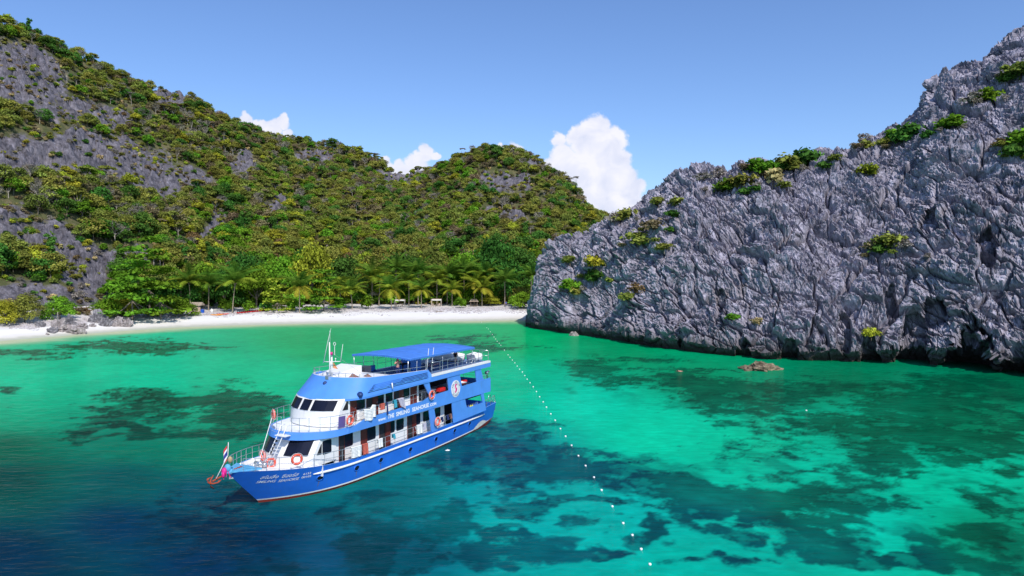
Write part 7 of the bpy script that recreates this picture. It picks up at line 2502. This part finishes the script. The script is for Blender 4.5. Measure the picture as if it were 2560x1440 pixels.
gazebo()
p = pavilion(999, 767, 3.2, 'white draped beach pavilion behind the golden palm, the left one')
beach_chair(at_flat(p, -0.9, -0.3), 2.6, 'left chair in the left beach pavilion'); beach_chair(at_flat(p, 0.75, -0.3), -2.6, 'right chair in the left beach pavilion'); beach_table(at_flat(p, -0.05, -0.3), 'dark small table in the left beach pavilion')
p = pavilion(1091, 766, 3.2, 'white draped beach pavilion left of the thatched umbrella, the right one')
beach_chair(at_flat(p, -0.9, -0.3), 2.6, 'left chair in the right beach pavilion'); beach_chair(at_flat(p, 0.8, -0.3), -2.6, 'right chair in the right beach pavilion'); beach_table(at_flat(p, 0.0, -0.3), 'small table in the right beach pavilion')


def umbrella(px, pyb, lab, h, r, mat=None):
    b = beach_point(px, pyb); o = empty('thatched_umbrella', b); tag(o, lab, 'thatched umbrella', 'thatched shelters behind the beach')
    m = MB(); m.tube([(0, 0, -0.3), (0, 0, h - 0.1)], 0.09, 8); m.build('pole', [TIMBER], o)
    m = MB(); thatch_roof(m, 0, 0, h - r * 0.62, r, r, r * 0.62); m.build('roof', [mat or THATCH], o)
    m = MB(); m.box(-0.9, 0.9, -0.5, 0.5, 0.66, 0.72); m.build('table_shelf', [TIMBER], o)


umbrella(1083, 760, 'big cone of grey thatch above the right pavilion', 5.2, 2.7)
umbrella(935, 760, 'straw roof half hidden by the tall palms', 4.6, 2.4, STRAWP)
umbrella(1032, 760, 'low grey thatch between the two pavilions', 3.6, 1.8)


def hut():
    b = beach_point(487, 782); o = empty('bamboo_hut', b); tag(o, 'small bamboo hut with slatted wall in the shade of the palms', 'hut')
    for sx in (-1.5, 1.5):
        for sy in (0, 1.8):
            m = MB(); m.box(sx - .08, sx + .08, sy - .08, sy + .08, -0.2, 2.2); m.build('post', [TIMBER], o)
    for k in range(16):
        m = MB(); x = -1.4 + 2.8 * k / 15; m.box(x - .075, x + .075, -0.03, 0.02, 0.1, 1.75); m.build('slat', [TIMBERP], o)
    m = MB(); m.hexa([(-1.9, -0.5, 2.1), (1.9, -0.5, 2.1), (1.9, 2.3, 2.1), (-1.9, 2.3, 2.1), (-1.7, 0.8, 3.0), (1.7, 0.8, 3.0), (1.7, 1.0, 3.0), (-1.7, 1.0, 3.0)]); m.build('roof', [THATCH], o)
    c = beach_point(505, 782); m = MB(); m.box(-0.4, 0.4, -0.35, 0.35, 0, 0.95); m.tube([(-0.35, 0, 0.95), (0, 0, 1.15), (0.35, 0, 0.95)], 0.03, 5); tag(m.build('blue_barrel_box', [paint('blue_plastic', (0.02, 0.10, 0.5), 0.5)], None, False, c, bevel=0.05), 'blue plastic box beside the bamboo hut', 'box')
    c = beach_point(528, 781); o = empty('sack', c); tag(o, 'white sack standing in the shade right of the blue box', 'sack')
    m = MB(); m.ball((0, 0, 0.45), (0.45, 0.35, 0.55), 10, 8); m.build('bag', [CLOTHW], o, True); m = MB(); m.tube([(0, 0, 0.95), (0, 0, 1.15)], [0.08, 0.16], 8); m.build('neck', [CLOTHW], o, True)


hut()


def kayak(px, py, rz, c1, lab, tilt=0.0):
    b = beach_point(px, py); o = empty('kayak', b + Vector((0, 0, 0.22)), rz); o.rotation_euler = (tilt, 0, rz)
    tag(o, lab, 'kayak', 'kayaks drawn up on the beach')
    m = MB(); n = 14; rows = []
    L = 1.75
    for i in range(n + 1):
        t = -1 + 2 * i / n; w = 0.36 * (1 - abs(t) ** 2.4) + 0.012; z = 0.16 * t * t
        rows.append([(t * L, w * math.cos(a), z + 0.20 * math.sin(a) * (1 if math.sin(a) < 0 else 0.55) * (w / 0.37 + 0.15)) for a in np.linspace(0, 2 * math.pi, 12, endpoint=False)])
    V = [q for r_ in rows for q in r_]; m.add(V, [tuple(int(q) for q in f) for f in grid_faces(n + 1, 12, True)])
    h = m.build('hull', [c1], o, True)
    for x in (-0.6, 0.35):
        m = MB(); m.torus((x, 0, 0.11), (0, 0, 1), 0.2, 0.03, 14, 5); m.build('cockpit', [RUBBER], o)
        m = MB(); m.hexa([(x - .28, -.18, .12), (x - .24, -.18, .12), (x - .24, .18, .12), (x - .28, .18, .12), (x - .36, -.16, .42), (x - .32, -.16, .42), (x - .32, .16, .42), (x - .36, .16, .42)]); m.build('backrest', [RUBBER], o)


KRED = paint('kayak_red', (0.62, 0.015, 0.02), 0.35, 0.12, 3); KOR = paint('kayak_orange', (0.78, 0.30, 0.03), 0.35, 0.15, 2)
KL = ['leftmost', 'second', 'third', 'fourth', 'fifth', 'sixth', 'seventh']
for k in range(7):
    kayak(598 + k * 9.6, 783.5 - k * 0.9, 1.35 + 0.05 * (k % 3), KRED, 'red kayak, %s in the close row below the fresh green trees' % (KL[k] if k < 6 else 'rightmost'), 0.1 * (k % 2))
kayak(556, 787, 0.25, KRED, 'red kayak lying alone left of the row by the big palm')
kayak(541, 789, 0.35, KOR, 'orange-yellow kayak at the far left end of the kayaks')


def driftwood():
    for (px, py, L, rz, el, lab) in [(215, 788, 6.5, -0.25, 0.28, 'long dark fallen trunk sloping down behind the boulders'), (250, 797, 5.5, 0.35, 0.1, 'thin dark branch reaching over the boulders'), (142, 806, 2.2, 0.3, 1.4, 'pale upright pole standing behind the slanting boulder'),
                                 (1100, 784, 2.6, 0.3, 0.05, 'dry driftwood branch on the rubble'), (410, 786, 5.0, -0.1, 0.12, 'dry fallen branch below the layered trees')]:
        b = beach_point(px, py); o = empty('driftwood', b + Vector((0, 0, 0.3)), rz); tag(o, lab, 'driftwood')
        m = MB(); pts = [Vector((L * t - L / 2, 0.15 * math.sin(t * 5), math.sin(el) * L * (t if el > 1 else (0.5 - t)) + 0.3)) for t in np.linspace(0, 1, 6)]
        if el > 1: pts = [Vector((0.05 * math.sin(t * 6), 0, L * t)) for t in np.linspace(0, 1, 6)]
        m.tube(pts, [0.14, 0.13, 0.11, 0.09, 0.07, 0.04] if el < 1 else [0.06] * 6, 6); m.build('trunk', [TIMBER if el < 1 else PALEBARK], o, True)
        m = MB()
        for k in (2, 3, 4): m.tube([pts[k], pts[k] + Vector((0.5, 0.3 * (-1) ** k, 0.6))], [0.05, 0.02], 5)
        m.build('twig', [TIMBER], o)


driftwood()
